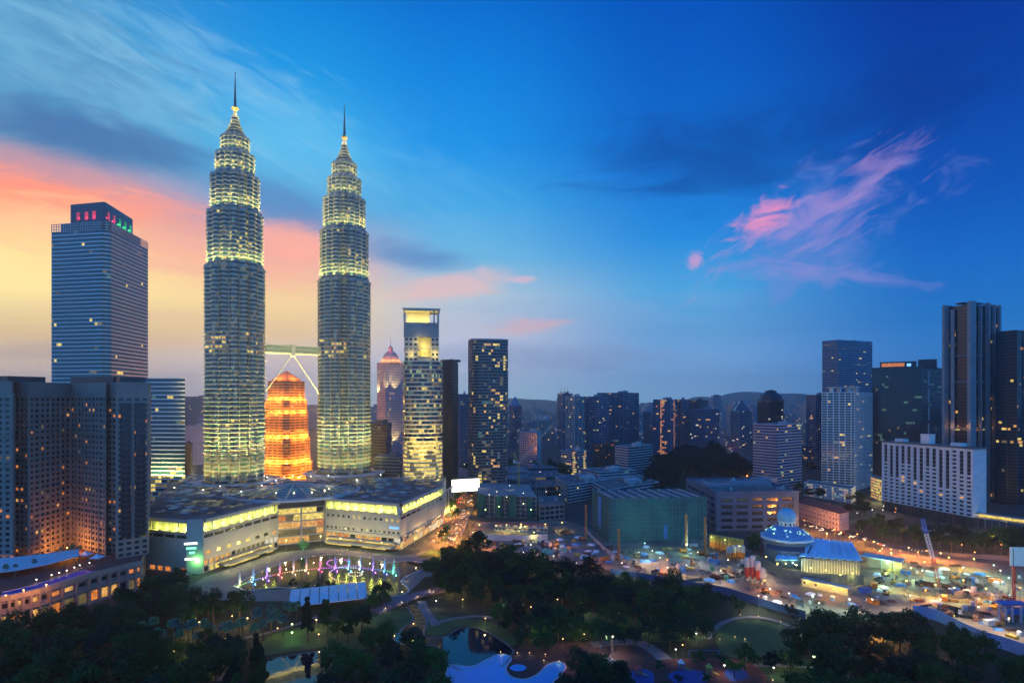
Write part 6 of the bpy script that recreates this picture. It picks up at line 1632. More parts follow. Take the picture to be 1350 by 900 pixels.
# folded hall roofs
def fold(P, n, up, name, m, slots=0):
    """P: four corners left-back, right-back, right-front, left-front"""
    mb = MB(); sl = MB(); P = [Vector(q) for q in P]
    for k in range(n):
        a, m_, b = k/n, (k+.86)/n, (k+1)/n
        t0, t1, t2 = (P[0].lerp(P[1], f) for f in (a, m_, b)); b0, b1, b2 = (P[3].lerp(P[2], f) for f in (a, m_, b)); U_ = Vector((0,0,up))
        mb.grid([[b0, b1+U_], [t0, t1+U_]]); mb.grid([[b1+U_, b2], [t1+U_, t2]]); mb.face([b0, b0-Vector((0,0,.5)), b1+U_-Vector((0,0,.5)), b1+U_])
        if slots and k >= n-4:
            for j in range(8):
                f = .2+j*.075; c0 = t0.lerp(b0, f).lerp(t1.lerp(b1, f)+U_, .3); c1 = t0.lerp(b0, f+.045).lerp(t1.lerp(b1, f+.045)+U_, .62); d = Vector((0,0,.12+up*.5))
                w = (t1-t0).normalized()*.9; sl.face([c0-w+d, c0+w*.4+d, c1+w+d, c1-w*.4+d])
    o = mb.build(name, m, ms)
    if slots: sl.build('roof_slot', M['glass'], ms)
fold([D(1066,468,11.5), D(1124,452,11.5), D(1138,405,10.2), D(1053,418,10.2)], 8, 1.1, 'folded_roof', M['sheet_pale'], 1)
fold([D(1026,434,8.6), D(1052,430,8.6), D(1052,416,7.8), D(1022,420,7.8)], 3, .5, 'folded_roof', M['sheet_pale'])
mb = MB(); mb.prism(ccw([tuple(V2(D(*q))) for q in ((1058,416),(1134,407),(1124,449),(1068,462))]), 0, 9.6); mb.build('hall_wall', M['concrete'], ms)
mb = MB(); mb.prism(ccw([tuple(V2(D(*q))) for q in ((1026,432),(1066,425),(1070,466),(1044,470))]), 0, 9.4, 0); mb.build('wing_wall', M['darkpanel'], ms)
mb = MB(); mb.prism(ccw([tuple(V2(D(*q))) for q in ((1008,440),(1030,428),(1066,424),(1072,446),(1050,452),(1012,452))]), 0, 11.2); mb.build('wing_roof', M['hoard_roof'] if 'hoard_roof' in M else mat('dark_blue_roof', (.03,.06,.13), .6), ms)
mb = MB()
for k in range(22):
    q = D(1057+k*3.6, 413.5-k*.42); mb.box((q.x, q.y, 0), (.5, .5, 9.6))
mb.build('colonnade', M['beige'], ms)
for k in range(9):
    q = D(1054+k*10, 409-k*1.0); light(ms, Vector((q.x, q.y, 2.2))-ms.location, 900, (1, .84, .18), .4, name='wall_light')
for k in range(6):
    q = D(1018+k*9, 432-abs(k-2)); light(ms, Vector((q.x, q.y-3, 5))-ms.location, 300, (1, .8, .3), .4, name='wall_light')
pass
for px_, d_ in (): q = D(px_, d_); light(ms, Vector((q.x, q.y, 23))-ms.location, 5200, (.22, .58, 1), .6, name='roof_flood')
# fence in front
fz = wthing('site_fence', (*V2(D(1080, 395)), 0), 'tall grey-green panel fence curving along the front of the mosque', 'fence')
fp = curve([D(996,440), D(1012,424), D(1032,404), D(1062,395), D(1100,390), D(1138,388)], 8, closed=False); mb = MB(); wallstrip(mb, fp, .25, 0, 6.2); mb.build('panel', M['fence'] if 'fence' in M else mat('fence_panel', (.14,.18,.16), .6, var=.1, vscale=.3), fz)
mb = MB()
for i, p in enumerate(fp):
    mb.box((p.x, p.y-.2, 0), (.25, .3, 6.4))
mb.build('post', M['pole'], fz)
# long yellow-lit shed
sd = wthing('site_shed', (*V2(D(1088, 380)), 0), 'long low cream shed with a yellow-lit front below the mosque fence', 'shed')
A, B = V2(D(1057, 386)), V2(D(1118, 366)); e = (B-A).normalized(); n = Vector((-e.y, e.x)); ang = math.atan2(e.y, e.x); L = (B-A).length; c = (A+B)/2+n*2.5
wl = MB(); pn = []; po = ccw([A, B, B+n*5, A+n*5])
for i in range(4):
    a, b = po[i], po[(i+1) % 4]
    if facing(a, b): face_grid(wl, pn, a, b, 0, 4.2, 3.4, 4.2, .4, .35, .4, .2, Lit(.3, ['ly'], 4))
    else: wl.face([(*a,0),(*b,0),(*b,4.2),(*a,4.2)])
wl.build('wall', M['yellow_wall'] if 'yellow_wall' in M else mat('cream_panel', (.5,.42,.25), .7, var=.15, vscale=.3), sd); put_panes(sd, pn, 'glass', 'window', 30)
mb = MB(); mb.box((c.x, c.y, 4.2), (L+1, 6.2, .4), 0, ang); mb.build('roof', M['roof_light'], sd)
for k in range(4): q = A.lerp(B, (k+.5)/4)-n*2.5; light(sd, Vector((q.x, q.y, 4.6))-sd.location, 700, (1, .8, .2), .3, name='wall_light')

# ------------------------------------------------------------------ hoardings along the site
def hoarding(px, z, label, m, posts=True):
    pts = curve([G(*q) for q in px], 5, closed=False); c = pts[len(pts)//2]; t = wthing('hoarding', (c.x, c.y, 0), label, 'hoarding')
    mb = MB(); wallstrip(mb, pts, .15, 0, z); mb.build('panel', m, t); mb = MB()
    for i, p in enumerate(pts): mb.box((p.x, p.y+.25, 0), (.15, .2, z))
    mb.build('post', M['pole'], t)
M['hoard'] = mat('dark_blue_sheet', (.03,.09,.22), .6, var=.12, vscale=.3)
hoarding([(805,756),(850,763),(895,770),(930,777)], 3.6, 'dark blue hoarding along the near edge of the site, behind the tree belt', M['hoard'])
hoarding([(934,778),(960,784),(1000,797),(1030,806),(1062,815)], 4.2, 'dark blue hoarding bending round the oval lawn', M['hoard'])
hoarding([(1204,812),(1235,818),(1262,832),(1292,846),(1330,858),(1390,880)], 6.0, 'bright blue hoarding at the right above the lower right wood', M['blue_sheet'])
hoarding([(622,709),(650,712),(690,713),(722,711)], 5.0, 'pale grey corrugated hoarding under the yellow site lamps', M['offwhite'])
hoarding([(628,662),(622,676),(615,692),(607,708)], 3.2, 'pale hoarding along the right kerb of the orange-lit road', M['offwhite'])
hoarding([(772,700),(785,714),(800,728),(812,735)], 3.0, 'red and white striped barrier wall left of the netted building', M['mauve'])

# ------------------------------------------------------------------ site plant: one of each kind, then copies
def container(m):
    t = thing('site_container', (0,0,0), 'site container', 'container'); mb = MB(); mb.box((0,0,.15), (6.1,2.44,2.5))
    for k in range(20): 
        for s in (-1, 1): mb.box((-2.9+k*.305, s*1.24, .3), (.12, .06, 2.2))
    mb.build('body', M[m], t); mb = MB()
    for s in (-1, 1): mb.box((3.08, s*.6, .3), (.06, 1.1, 2.2))
    mb.build('door', M[m], t); mb = MB()
    for x in (-2.9, 2.9):
        for y in (-1.1, 1.1): mb.box((x, y, 0), (.2, .2, .15))
    mb.build('foot', M['black'], t); return t
def excavator(m):
    t = thing('excavator', (0,0,0), 'excavator', 'excavator')
    for s in (-1, 1):
        mb = MB(); pr_ = [(-1.9,.35),(-1.5,.0),(1.5,0),(1.9,.35),(1.5,.8),(-1.5,.8)]; mb.grid([[(x, s*1.1-.3, z) for x, z in pr_], [(x, s*1.1+.3, z) for x, z in pr_]], 0, True); mb.face([(x, s*1.1-.3, z) for x, z in pr_]); mb.face([(x, s*1.1+.3, z) for x, z in pr_[::-1]]); mb.build('track', M['tyre'], t)
    mb = MB(); mb.box((-.5,0,.9), (3.2,2.4,1.1)); mb.box((-1.7,0,1.1), (.9,2.4,1.3)); mb.build('body', M[m], t)
    mb = MB(); mb.box((.7,.7,1.0), (1.3,.95,1.7)); mb.build('cab', M['glass'], t)
    mb = MB(); mb.bar((.8,-.3,1.6), (3.6,-.3,4.3), .28, .22, 4); mb.bar((3.6,-.3,4.3), (5.6,-.3,2.2), .22, .16, 4); mb.build('boom', M[m], t)
    mb = MB(); mb.bar((5.6,-.3,2.3), (5.4,-.3,1.0), .5, .3, 5); mb.build('bucket', M['steel_dark'], t); return t
def truck(m):
    t = thing('tipper_truck', (0,0,0), 'truck', 'truck'); mb = MB(); mb.box((2.9,0,.9), (1.8,2.3,2.0)); mb.box((0,0,.7), (7.4,1.0,.4)); mb.build('cab', M[m], t)
    mb = MB(); mb.box((3.82,0,1.9), (.06,1.9,.8)); mb.build('windscreen', M['glass'], t)
    mb = MB(); mb.box((-1,0,1.2), (5,2.4,.25))
    for s in (-1,1): mb.box((-1,s*1.15,1.4), (5,.12,1.3))
    mb.box((1.45,0,1.4), (.12,2.4,1.6)); mb.box((-3.45,0,1.4), (.12,2.4,1.1)); mb.build('bed', M['steel_dark'], t)
    for x in (2.7,-1.6,-2.8):
        for s in (-1,1): mb = MB(); mb.bar((x,s*.85,.5), (x,s*1.2,.5), .5, n=10); mb.build('wheel', M['tyre'], t)
    return t
def stack(m, kind, seed):
    r = random.Random(seed); t = thing(kind, (0,0,0), kind, kind.replace('_', ' ')); mb = MB()
    if kind == 'pipe_stack':
        for j in range(3):
            for i in range(6-j): mb.bar((-3, (i-(5-j)/2)*.75, .38+j*.62), (3, (i-(5-j)/2)*.75, .38+j*.62), .36, n=8)
    elif kind == 'timber_stack':
        for j in range(4):
            for i in range(5): mb.box((r.uniform(-.3,.3), (i-2)*.7, j*.4), (5.5, .55, .3), 0, r.uniform(-.03,.03))
    elif kind == 'sheet_pile_stack':
        for j in range(6): mb.box((r.uniform(-.6,.6), r.uniform(-.3,.3), j*.28), (9, 1.6, .2), 0, r.uniform(-.05,.05))
    elif kind == 'rebar_cage':
        for a in range(10): mb.bar((-4,.9*math.cos(a*PI/5),.95+.9*math.sin(a*PI/5)), (4,.9*math.cos(a*PI/5),.95+.9*math.sin(a*PI/5)), .07, n=4, cap=False)
        for k in range(9):
            for a in range(10): mb.bar((-4+k,.9*math.cos(a*PI/5),.95+.9*math.sin(a*PI/5)), (-4+k,.9*math.cos((a+1)*PI/5),.95+.9*math.sin((a+1)*PI/5)), .05, n=3, cap=False)
    elif kind == 'spoil_heap':
        rows = []
        for j in range(6):
            rr_ = 4.4*(1-j/5.5); rows.append([(rr_*(1+.25*math.sin(i*1.7+seed)+r.uniform(-.08,.08))*math.cos(2*PI*i/14), rr_*.75*(1+.2*math.cos(i*2.1))*math.sin(2*PI*i/14), 2.6*(1-(1-j/5)**1.6)+r.uniform(-.1,.1)*(j > 0)) for i in range(14)])
        mb.grid(rows, 0, True); mb.face(rows[-1])
    elif kind == 'tarpaulin_cover':
        rows = [[(x, y, .9+.7*math.cos(x*.45)*math.cos(y*.5)+r.uniform(-.15,.15) if abs(x) < 3.4 and abs(y) < 2.3 else .05) for x in [-3.6+.6*i for i in range(13)]] for y in [-2.5+.5*j for j in range(11)]]
        mb.grid(rows)
    elif kind == 'precast_unit':
        for j in range(2): mb.box((0, 0, j*1.25), (4.5, 2.6, .25)); mb.box((0,-1.2,j*1.25), (4.5,.25,1.2)); mb.box((0,1.2,j*1.25), (4.5,.25,1.2))
    elif kind == 'water_tank':
        mb.lathe([(1.6,0),(1.6,2.6),(1.2,3.1),(.3,3.3),(.01,3.3)], n=14); mb.lathe([(1.68,1.2),(1.72,1.3),(1.68,1.4)], n=14)
    mb.build('pile' if kind != 'water_tank' else 'shell', M[m], t); return t
def drop(protos, where, label, group, s=(.9, 1.2)):
    """first use moves the prototype, then copies"""
    for i, (px, py) in enumerate(where):
        p = rng.choice(protos); q = G(px, py); q.z = .04; rz = rng.uniform(0, PI); lb = label(p, px, py) if callable(label) else label
        if p.get('used'): o = dup(p, q, rz, rng.uniform(*s), lb, group)
        else: o = p; o['used'] = 1; o.location = q; o.rotation_euler = (0,0,rz); o['label'] = lb; o['group'] = group
def scatter(poly, n, gap, seed):
    r = random.Random(seed); xs = [p[0] for p in poly]; ys = [p[1] for p in poly]; out = []; g = [V2(G(*p)) for p in poly]
    for _ in range(n*60):
        if len(out) >= n: break
        px, py = r.uniform(min(xs), max(xs)), r.uniform(min(ys), max(ys)); q = V2(G(px, py))
        if inpoly((px, py), poly) and all((q-V2(G(*o))).length > gap for o in out): out.append((px, py))
    return out
SA = [(640,718),(748,702),(790,716),(805,722),(935,718),(990,745),(1000,775),(930,768),(860,758),(790,742),(720,732)]
SB = [(985,772),(1000,790),(1060,805),(1130,800),(1200,796),(1290,825),(1345,845),(1345,760),(1260,745),(1170,740),(1145,772),(1120,792),(1040,776)]
def nm(c, what, where): return lambda p, px, py: f"{c[p]} {what} {where}"
def nm2(c, where): return lambda p, px, py: f"{c[p]} {where}"
PC = {}
def reg(p, c): PC[p] = c; return p
conts = [reg(container(m), c) for m, c in (('blue_paint','blue'),('offwhite','white'),('green_paint','green'),('rust','rust-brown'),('orange_paint','orange'))]
wA, wB = 'on the earth before the netted building', 'on the site right of the mosque'
drop(conts, scatter(SA, 13, 7, 1), nm(PC, 'ribbed site container', wA), 'containers on the left half of the site')
drop(conts, scatter(SB, 15, 7, 2), nm(PC, 'ribbed site container', wB), 'containers on the right half of the site')
exc = [reg(excavator(m), c) for m, c in (('orange_paint','orange'),('yellow_paint','yellow'))]
drop(exc, scatter(SA, 5, 12, 3), nm(PC, 'excavator with its boom bent', wA), 'excavators on the left half of the site')
drop(exc, scatter(SB, 7, 12, 4), nm(PC, 'excavator with its boom bent', wB), 'excavators on the right half of the site')
trs = [reg(truck(m), c) for m, c in (('offwhite','white'),('blue_paint','blue'),('red_paint','red'))]
drop(trs, scatter(SA, 5, 9, 5), nm(PC, 'cabbed tipper truck parked', wA), 'trucks on the left half of the site')
drop(trs, scatter(SB, 8, 9, 6), nm(PC, 'cabbed tipper truck parked', wB), 'trucks on the right half of the site')
sts = [reg(stack(m, k, i), c) for i, (m, k, c) in enumerate((('rust','pipe_stack','stack of rusty pipes'),('wood','timber_stack','stack of pale timber'),('rust','sheet_pile_stack','stack of brown steel sheets'),('steel_dark','rebar_cage','long dark steel bar cage'),('earth','spoil_heap','heap of earth'),('blue_sheet','tarpaulin_cover','heap under a blue tarpaulin'),('concrete','precast_unit','pair of grey precast units'),('offwhite','water_tank','round white water tank'),('canvas','tarpaulin_cover','heap under a white sheet'),('yellow_paint','timber_stack','stack of yellow formwork')))]
drop(sts, scatter(SA, 125, 3.6, 7), nm2(PC, wA), 'materials on the left half of the site', (.55, 1.05))
drop(sts, scatter(SB, 130, 3.6, 8), nm2(PC, wB), 'materials on the right half of the site', (.5, .95))
for p in conts+exc+trs+sts:
    if not p.get('used'):
        for c in list(p.children): bpy.data.objects.remove(c)
        bpy.data.objects.remove(p)
# shallow water in pits, planks over earth
for l in ([(1210,800),(1240,795),(1280,806),(1290,815),(1250,812)], [(1240,772),(1262,768),(1275,775),(1250,780)], [(900,765),(960,755),(1000,750),(1000,757),(940,765)], [(700,722),(735,718),(750,726),(720,730)]): sheet('site_water', l, .06, M['pond'], 4)
for l in ([(640,716),(740,716),(790,735),(700,730)], [(1140,790),(1180,782),(1300,800),(1310,812),(1200,795)], [(880,735),(960,735),(985,750),(900,752)]): sheet('site_track', l, .05, M['paving'], 4)
# silos
def silo(px, py, m1, m2, h, label, group, r_=1.7):
    q = G(px, py); t = thing('silo', q, label, 'silo', group)
    mb = MB(); mb.lathe([(.5, 2), (r_, 4.4), (r_, 4.4+h*.45)], n=14); mb.build('lower_shell', M[m2], t)
    mb = MB(); mb.lathe([(r_, 4.4+h*.45), (r_, 4+h), (r_*.7, 4.7+h), (.2, 4.9+h), (.01, 4.9+h)], n=14); mb.build('upper_shell', M[m1], t)
    for a in range(4):
        mb = MB(); x, y = r_*.95*math.cos(PI/4+a*PI/2), r_*.95*math.sin(PI/4+a*PI/2); mb.bar((x,y,0), (x,y,5), .16, n=5); mb.build('leg', M['pole'], t)
    mb = MB(); mb.bar((r_+.2,0,0), (r_+.2,0,5+h), .1, n=4); mb.build('ladder', M['pole'], t)
for k in range(9): silo(938+k*4.9, 728+k*.95, 'yellow_paint', 'orange_paint', 9.5, 'orange and yellow silo in the long row right of the drilling masts', 'long row of orange silos')
for k in range(4): silo(979-k*6, 741+abs(k-1), 'offwhite', 'orange_paint', 8, 'pale-topped orange silo at the near end of the long silo row', 'near end of the orange silo row')
for k, (px, py) in enumerate(((985,766),(992,767),(999,769),(1005,770))): silo(px, py, 'offwhite', 'red_paint' if k < 3 else 'offwhite', (11,12.5,10,6)[k], ('tall silo, white above and red below, left of the mosque fence', 'tallest white and red silo, second from the left of its four', 'white and red silo beside the small pale one', 'small pale silo at the right of the red and white silos')[k], 'red and white silos')
# drilling rigs
def rig(px, py, h, m, label, m2='green_paint'):
    q = G(px, py); t = thing('drilling_rig', q, label, 'drilling rig')
    mb = MB()
    for s in (-1,1): mb.box((-.5, s*1.3, 0), (4.6, .7, .9))
    mb.build('track', M['tyre'], t); mb = MB(); mb.box((-1.2,0,.95), (4.4,2.6,1.7)); mb.box((-2.8,0,1.1), (1.2,2.6,2.2)); mb.build('body', M[m], t)
    mb = MB(); mb.box((.6,.9,1), (1.3,1,1.8)); mb.build('cab', M['glass'], t)
    mb = MB()
    for x in (1.6, 2.6):
        for y in (-.5, .5): mb.box((x, y, .5), (.3, .3, h))
    k = int(h/1.4)
    for i in range(k):
        z = .6+i*1.4; mb.bar((1.7,-.4,z), (2.5,-.4,z+1.4), .06, n=3, cap=False); mb.bar((1.7,-.4,z+1.4), (1.7,.4,z), .06, n=3, cap=False); mb.bar((2.5,-.4,z), (2.5,.4,z+1.4), .06, n=3, cap=False)
    mb.box((2.1,0,h+.5), (1.8,1.4,1.0)); mb.build('mast', M[m], t)
    mb = MB(); mb.bar((3.0,0,.2), (3.0,0,h*.86), .22, n=6); mb.box((3.0,0,h*.55), (.9,.9,1.6)); mb.build('drill_rod', M[m2], t)
    mb = MB(); mb.bar((-1.5,0,2.6), (1.8,0,h*.6), .12, n=5); mb.build('stay', M['steel_dark'], t)
rig(812, 737, 21, 'orange_paint', 'orange drilling rig with a tall mast in front of the netted building, leftmost')
rig(901, 728, 28, 'orange_paint', 'orange drilling rig before the right half of the netted building', 'offwhite')
rig(926, 731, 27, 'orange_paint', 'orange drilling rig nearest to the long silo row', 'offwhite')
rig(769, 712, 28, 'orange_paint', 'orange drilling rig behind the striped barrier, left of the netted building')
rig(1332, 792, 19, 'red_paint', 'red drilling rig with an orange base at the far right of the site', 'rust')
# luffing crane over the unfinished frame and the lattice mast on the right
lc = thing('luffing_crane', G(684, 668), 'luffing tower crane with a raised lattice jib above the unfinished frame', 'crane'); hc = 48
def lattice(mb, a, b, w, n, r=.09):
    a, b = Vector(a), Vector(b); q = (b-a).to_track_quat('Z', 'Y'); cs = [q@Vector((x*w/2, y*w/2, 0)) for x, y in ((-1,-1),(1,-1),(1,1),(-1,1))]
    for c in cs: mb.bar(a+c, b+c, r*1.5, n=4, cap=False)
    for i in range(n):
        p0, p1 = a.lerp(b, i/n), a.lerp(b, (i+1)/n)
        for k in range(4): mb.bar(p0+cs[k], p1+cs[(k+1) % 4], r, n=3, cap=False)
mb = MB(); lattice(mb, (0,0,0), (0,0,hc), 1.8, 22); mb.build('mast', M['yellow_paint'], lc)
mb = MB(); mb.box((-2,0,hc), (8,2.6,1.2)); mb.box((-5,0,hc+1.2), (2.4,2.8,2.6)); mb.build('machine_deck', M['offwhite'], lc)
mb = MB(); lattice(mb, (1,0,hc+1), (38,0,hc+44), 1.5, 26); mb.build('jib', M['offwhite'], lc)
mb = MB(); lattice(mb, (-2,0,hc+1), (-5,0,hc+11), 1.1, 5); mb.bar((-5,0,hc+11), (30,0,hc+34.8), .07, n=3); mb.build('back_frame', M['yellow_paint'], lc)
mb = MB(); mb.bar((37.6,0,hc+43.4), (37.6,0,hc+14), .06, n=3); mb.box((37.6,0,hc+13), (.6,.6,1.2)); mb.build('hook', M['black'], lc); lc.rotation_euler.z = -.25
lm_ = thing('lattice_tower', G(1239, 778), 'slanting white lattice crane mast with a red foot beside the street trees', 'crane'); mb = MB(); lattice(mb, (0,0,0), (-2.2,3,19), 1.7, 10, .1); mb.build('lower_mast', M['red_paint'], lm_)
mb = MB(); lattice(mb, (-2.2,3,19), (-4.4,6,34), 1.7, 8, .12); mb.build('upper_mast', M['white'], lm_); mb = MB(); lattice(mb, (-4.4,6,34), (-5.6,7.5,43), 1.6, 5, .14); mb.build('tip', M['blue_paint'], lm_)
mb = MB(); mb.box((0,0,0), (4.5,4.5,1.2)); mb.build('base', M['concrete'], lm_)
# roofed works at the right edge: pale screen wall, blue gantry
sw = wthing('screen_wall', (*V2(D(1347, 420)), 0), 'pale blank screen wall at the right edge behind the red drilling rig', 'screen wall'); mb = MB(); q = D(1352, 420); mb.box((q.x, q.y, 3), (20, .6, 13), 0, -.1); mb.build('panel', M['canvas'], sw); mb = MB()
for dx in (-8, 0, 8): mb.box((q.x+dx, q.y+.6, 0), (.5, .5, 15))
mb.build('post', M['pole'], sw)
gt = wthing('gantry', (*V2(D(1330, 305)), 0), 'grey and blue steel gantry at the lower right of the site', 'gantry'); mb = MB()
for px_ in (1317, 1326, 1335, 1346):
    for d_ in (322, 333): q = D(px_, d_); mb.box((q.x, q.y, 0), (.8, .8, 8))
mb.build('post', M['mauve'], gt); mb = MB(); q = D(1333, 328); mb.box((q.x, q.y, 8), (15, 6, 1)); mb.box((q.x+1, q.y-1, 3.2), (10, 4, 3)); mb.build('deck', M['blue_paint'], gt)
# long site offices with a red roof above the corrugated hoarding
so = wthing('site_office', (*V2(D(686, 545)), 0), 'long two-deck site office with a red roof line behind the yellow-lamped hoarding', 'site office')
A, B = V2(D(652, 545)), V2(D(722, 538)); e = (B-A).normalized(); n = Vector((-e.y, e.x)); ang = math.atan2(e.y, e.x); L = (B-A).length; wl = MB(); pn = []; po = ccw([A, B, B+n*6, A+n*6])
for i in range(4):
    a, b = po[i], po[(i+1) % 4]
    if facing(a, b): face_grid(wl, pn, a, b, 0, 6.4, 3.4, 3.2, .5, .4, .4, .2, Lit(.4, ['ly', 'lw'], 6))
    else: wl.face([(*a,0),(*b,0),(*b,6.4),(*a,6.4)])
wl.build('wall', M['offwhite'], so); put_panes(so, pn, 'glass', 'window', 60); c = (A+B)/2+n*3
mb = MB(); mb.box((c.x, c.y, 6.4), (L+1.5, 8, .5), 0, ang); mb.build('roof', M['red_paint'], so); mb = MB(); q = c-n*4; mb.box((q.x, q.y, 3.1), (L+1, 1.6, .25), 0, ang); mb.build('walkway', M['rust'], so)
# green shelter left of the shed on the right
gs = wthing('site_shelter', (*V2(D(1180, 400)), 0), 'grey flat-roofed shelter with a glowing yellow-green wall right of the mosque', 'shelter'); a, b = D(1142, 425), D(1196, 408)
mb = MB(); c = (a+b)/2; e = (b-a); ang = math.atan2(e.y, e.x); mb.box((c.x, c.y+4, 8.4), (e.length, 12, .8), 0, ang); mb.build('roof', M['offwhite'], gs)
mb = MB(); mb.box((c.x+3, c.y+6, 0), (e.length*.8, .5, 8), 0, ang); mb.build('wall', M['beige'], gs); mb = MB()
for f in (.03, .35, .65, .97): q = a.lerp(b, f); mb.box((q.x, q.y, 0), (.5, .5, 8.4))
mb.build('post', M['pole'], gs); q = a.lerp(b, .75); light(gs, Vector((q.x, q.y+3, 5))-gs.location, 1600, (.75, .95, .05), .4, name='wall_light')
# restaurant pavilions with orange lights below the white slab
for px_, d_, lb in ((1236, 520, 'round tent-roofed pavilion with orange lights below the white slab'), (1215, 530, 'smaller orange-lit pavilion left of the tent-roofed one')):
    q = D(px_, d_); t = thing('pavilion', q, lb, 'pavilion'); mb = MB(); w = 8 if px_ > 1220 else 5.5; mb.lathe([(w,4),(w*.6,5.6),(.3,6.6),(.01,6.6)], n=14); mb.build('roof', M['canvas'], t); mb = MB()
    for k in range(8): mb.box((w*.92*math.cos(k*PI/4), w*.92*math.sin(k*PI/4), 0), (.3,.3,4.2))
    mb.build('post', M['pole'], t); light(t, (0, -3, 3), 1500, (1, .42, .1), .4, name='lamp')
# ------------------------------------------------------------------ lamps: lit points seen and a few added, each on its own post
LK = {}
def lamp(px, py, h, kind, label, group, power=None, base=0.0):
    col, lm, r = {'white': ((1,.84,.58),'lamp_white',.36), 'warm': ((1,.62,.22),'lamp_warm',.34), 'orange': ((1,.34,.05),'lamp_orange',.42), 'green': ((.66,1,.34),'lamp_green',.5), 'yellow': ((1,.80,.16),'lamp_yellow',.5), 'teal': ((.45,1,.75),'lamp_teal',.42), 'plaza': ((1,.84,.30),'lamp_yellow',.45), 'bollard': ((1,.82,.45),'lamp_warm',.2), 'roof': ((1,.95,.8),'lamp_white',.5)}[kind]
    q = G(px, py, h+base); q.z = base; pw = power or {'white':700,'warm':1300,'orange':2600,'green':5200,'yellow':4200,'bollard':40,'roof':900,'teal':4000,'plaza':3000}[kind]
    key = (kind, h, pw)
    nm_ = {'bollard':'path_light','green':'floodlight_mast','yellow':'floodlight_mast','roof':'roof_floodlight'}.get(kind, 'street_lamp')
    if key in LK: return dup(LK[key], q, rng.uniform(0, 6), None, label, group)
    t = thing(nm_, q, label, 'lamp', group); LK[key] = t
    mb = MB(); mb.bar((0,0,0), (0,0,h), .09 if h < 6 else .14, .06, 6); mb.box((0,0,0), (.4,.4,.3)); mb.build('pole', M['pole'], t)
    mb = MB(); mb.ball((0,0,h+r*.8), r, 10); mb.build('lamp_head', M[lm], t)
    mb = MB(); mb.lathe([(r*.2, h+r*1.75), (r*1.1, h+r*1.55), (r*.2, h+r*1.95), (.01, h+r*1.95)], n=8); mb.build('cap', M['black'], t)
    light(t, (0, 0, h-.15) if kind in ('white','yellow','green') or h == 9 and kind == 'orange' else (r*1.6, -r*1.6, h+r*.2), pw, col, .2, spot=150 if kind in ('white','yellow','green') or h == 9 and kind == 'orange' else None, blend=.6, name='light'); return t
M['lamp_teal'] = glow('lamp_glass_teal', (.5,1,.8), 4)
M['lamp_yellow'] = glow('lamp_glass_yellow', (1.0,.85,.2), 3.5)
def lamps(pts, h, kind, label, group, power=None, base=0.0):
    for p in pts: lamp(p[0], p[1], h, kind, label, group, power, base)
lamps([(254,826),(263,820),(297,841),(417,817),(472,808),(594,774),(627,767),(663,799),(306,812),(326,815)], 4.5, 'warm', 'small warm park lamp among the dark trees', 'warm lamps among the trees')
lamps([(575,792),(692,741),(918,835),(926,829),(891,856),(955,877),(1020,880)], 4.5, 'white', 'white park lamp on a short post by a path', 'white park lamps')
lamps([(799,839),(808,839)], 8, 'white', 'one of two bright white lamps side by side above the plaza of the blue pool', 'pair of bright plaza lamps', 2600)
lamps([(385,823),(385,834)], 5, 'green', 'pale green lamp in the grass between the palms and the lower pond', 'pale green lawn lamps', 900)
lamps([(768,861),(764,866)], 4, 'orange', 'orange lamp at the rim of the blue pool plaza', 'orange plaza lamps', 500)
lamps([(1073,866)], 5, 'green', 'greenish lamp lighting a small tree by the playground path', 'greenish path lamp', 700)
lamps([(850,811),(857,813),(867,827),(896,818),(912,822),(923,825),(933,827),(890,834),(704,811),(721,810),(741,811),(719,862),(717,870),(737,871),(698,860),(682,860),(660,859),(949,842),(969,839),(982,842)], 1.1, 'bollard', 'small path light at knee height on the lawns by the pool', 'path lights on the lawns')
lamps([(976,810),(1000,812),(1029,819),(1054,829),(943,830)], 2.4, 'bollard', 'low lamp along the curved path round the oval lawn', 'lamps of the oval lawn path', 160)
lamps([(1093,857),(1115,855),(1114,867),(1176,882),(1174,892),(1105,885),(1239,843),(1248,856),(1236,852),(1019,896)], 4, 'bollard', 'faint warm lamp inside the lower right wood', 'lamps in the lower right wood', 120)
lamps([(1162,836),(1154,832)], 4, 'orange', 'orange lamp glowing through the crowns of the lower right wood', 'orange lamps in the wood', 5000)
lamps([(697,742),(904,785),(690,738)], 5, 'orange', 'dim orange lamp behind the tree belt of the site', 'orange lamps behind the tree belt', 900)
lamps([(310+k*11, 771-9.2*math.sin(min(1,k/9)*PI/2)*3.4-(k > 9)*0) for k in range(0)], 3, 'white', '', '')
lamps([(318,766),(346,754),(378,741),(413,733),(449,730),(487,734),(520,739),(548,740),(536,760),(531,770)], 2.4, 'bollard', 'low lamp on the paved rim of the fountain lake', 'lamps round the fountain lake', 140)
lamps([(508,801),(530,794),(551,786),(572,779),(566,777)], 2.6, 'bollard', 'small lamp on the railing side of the foot bridge', 'lamps of the foot bridge', 140)
lamps([(624,702),(632,692)], 9, 'green', 'greenish floodlight at the left corner of the site', 'greenish corner floodlights')
lamps([(654,693),(668,692),(687,691),(719,691),(684,700),(704,702),(741,689)], 7, 'yellow', 'yellow floodlight over the pale corrugated hoarding', 'yellow floodlights over the hoarding', 4800)
lamps([(1010,734),(1025,743),(1036,743),(1050,745),(1069,749),(1089,752),(1108,758),(1124,756)], 7.2, 'yellow', 'yellow lamp on the panel fence in front of the mosque', 'yellow lamps along the mosque fence', 2600)
lamps([(1168,757),(1201,749),(1175,729),(1160,726)], 9, 'green', 'strong green-white floodlight right of the mosque', 'green floodlights right of the mosque', 10000)
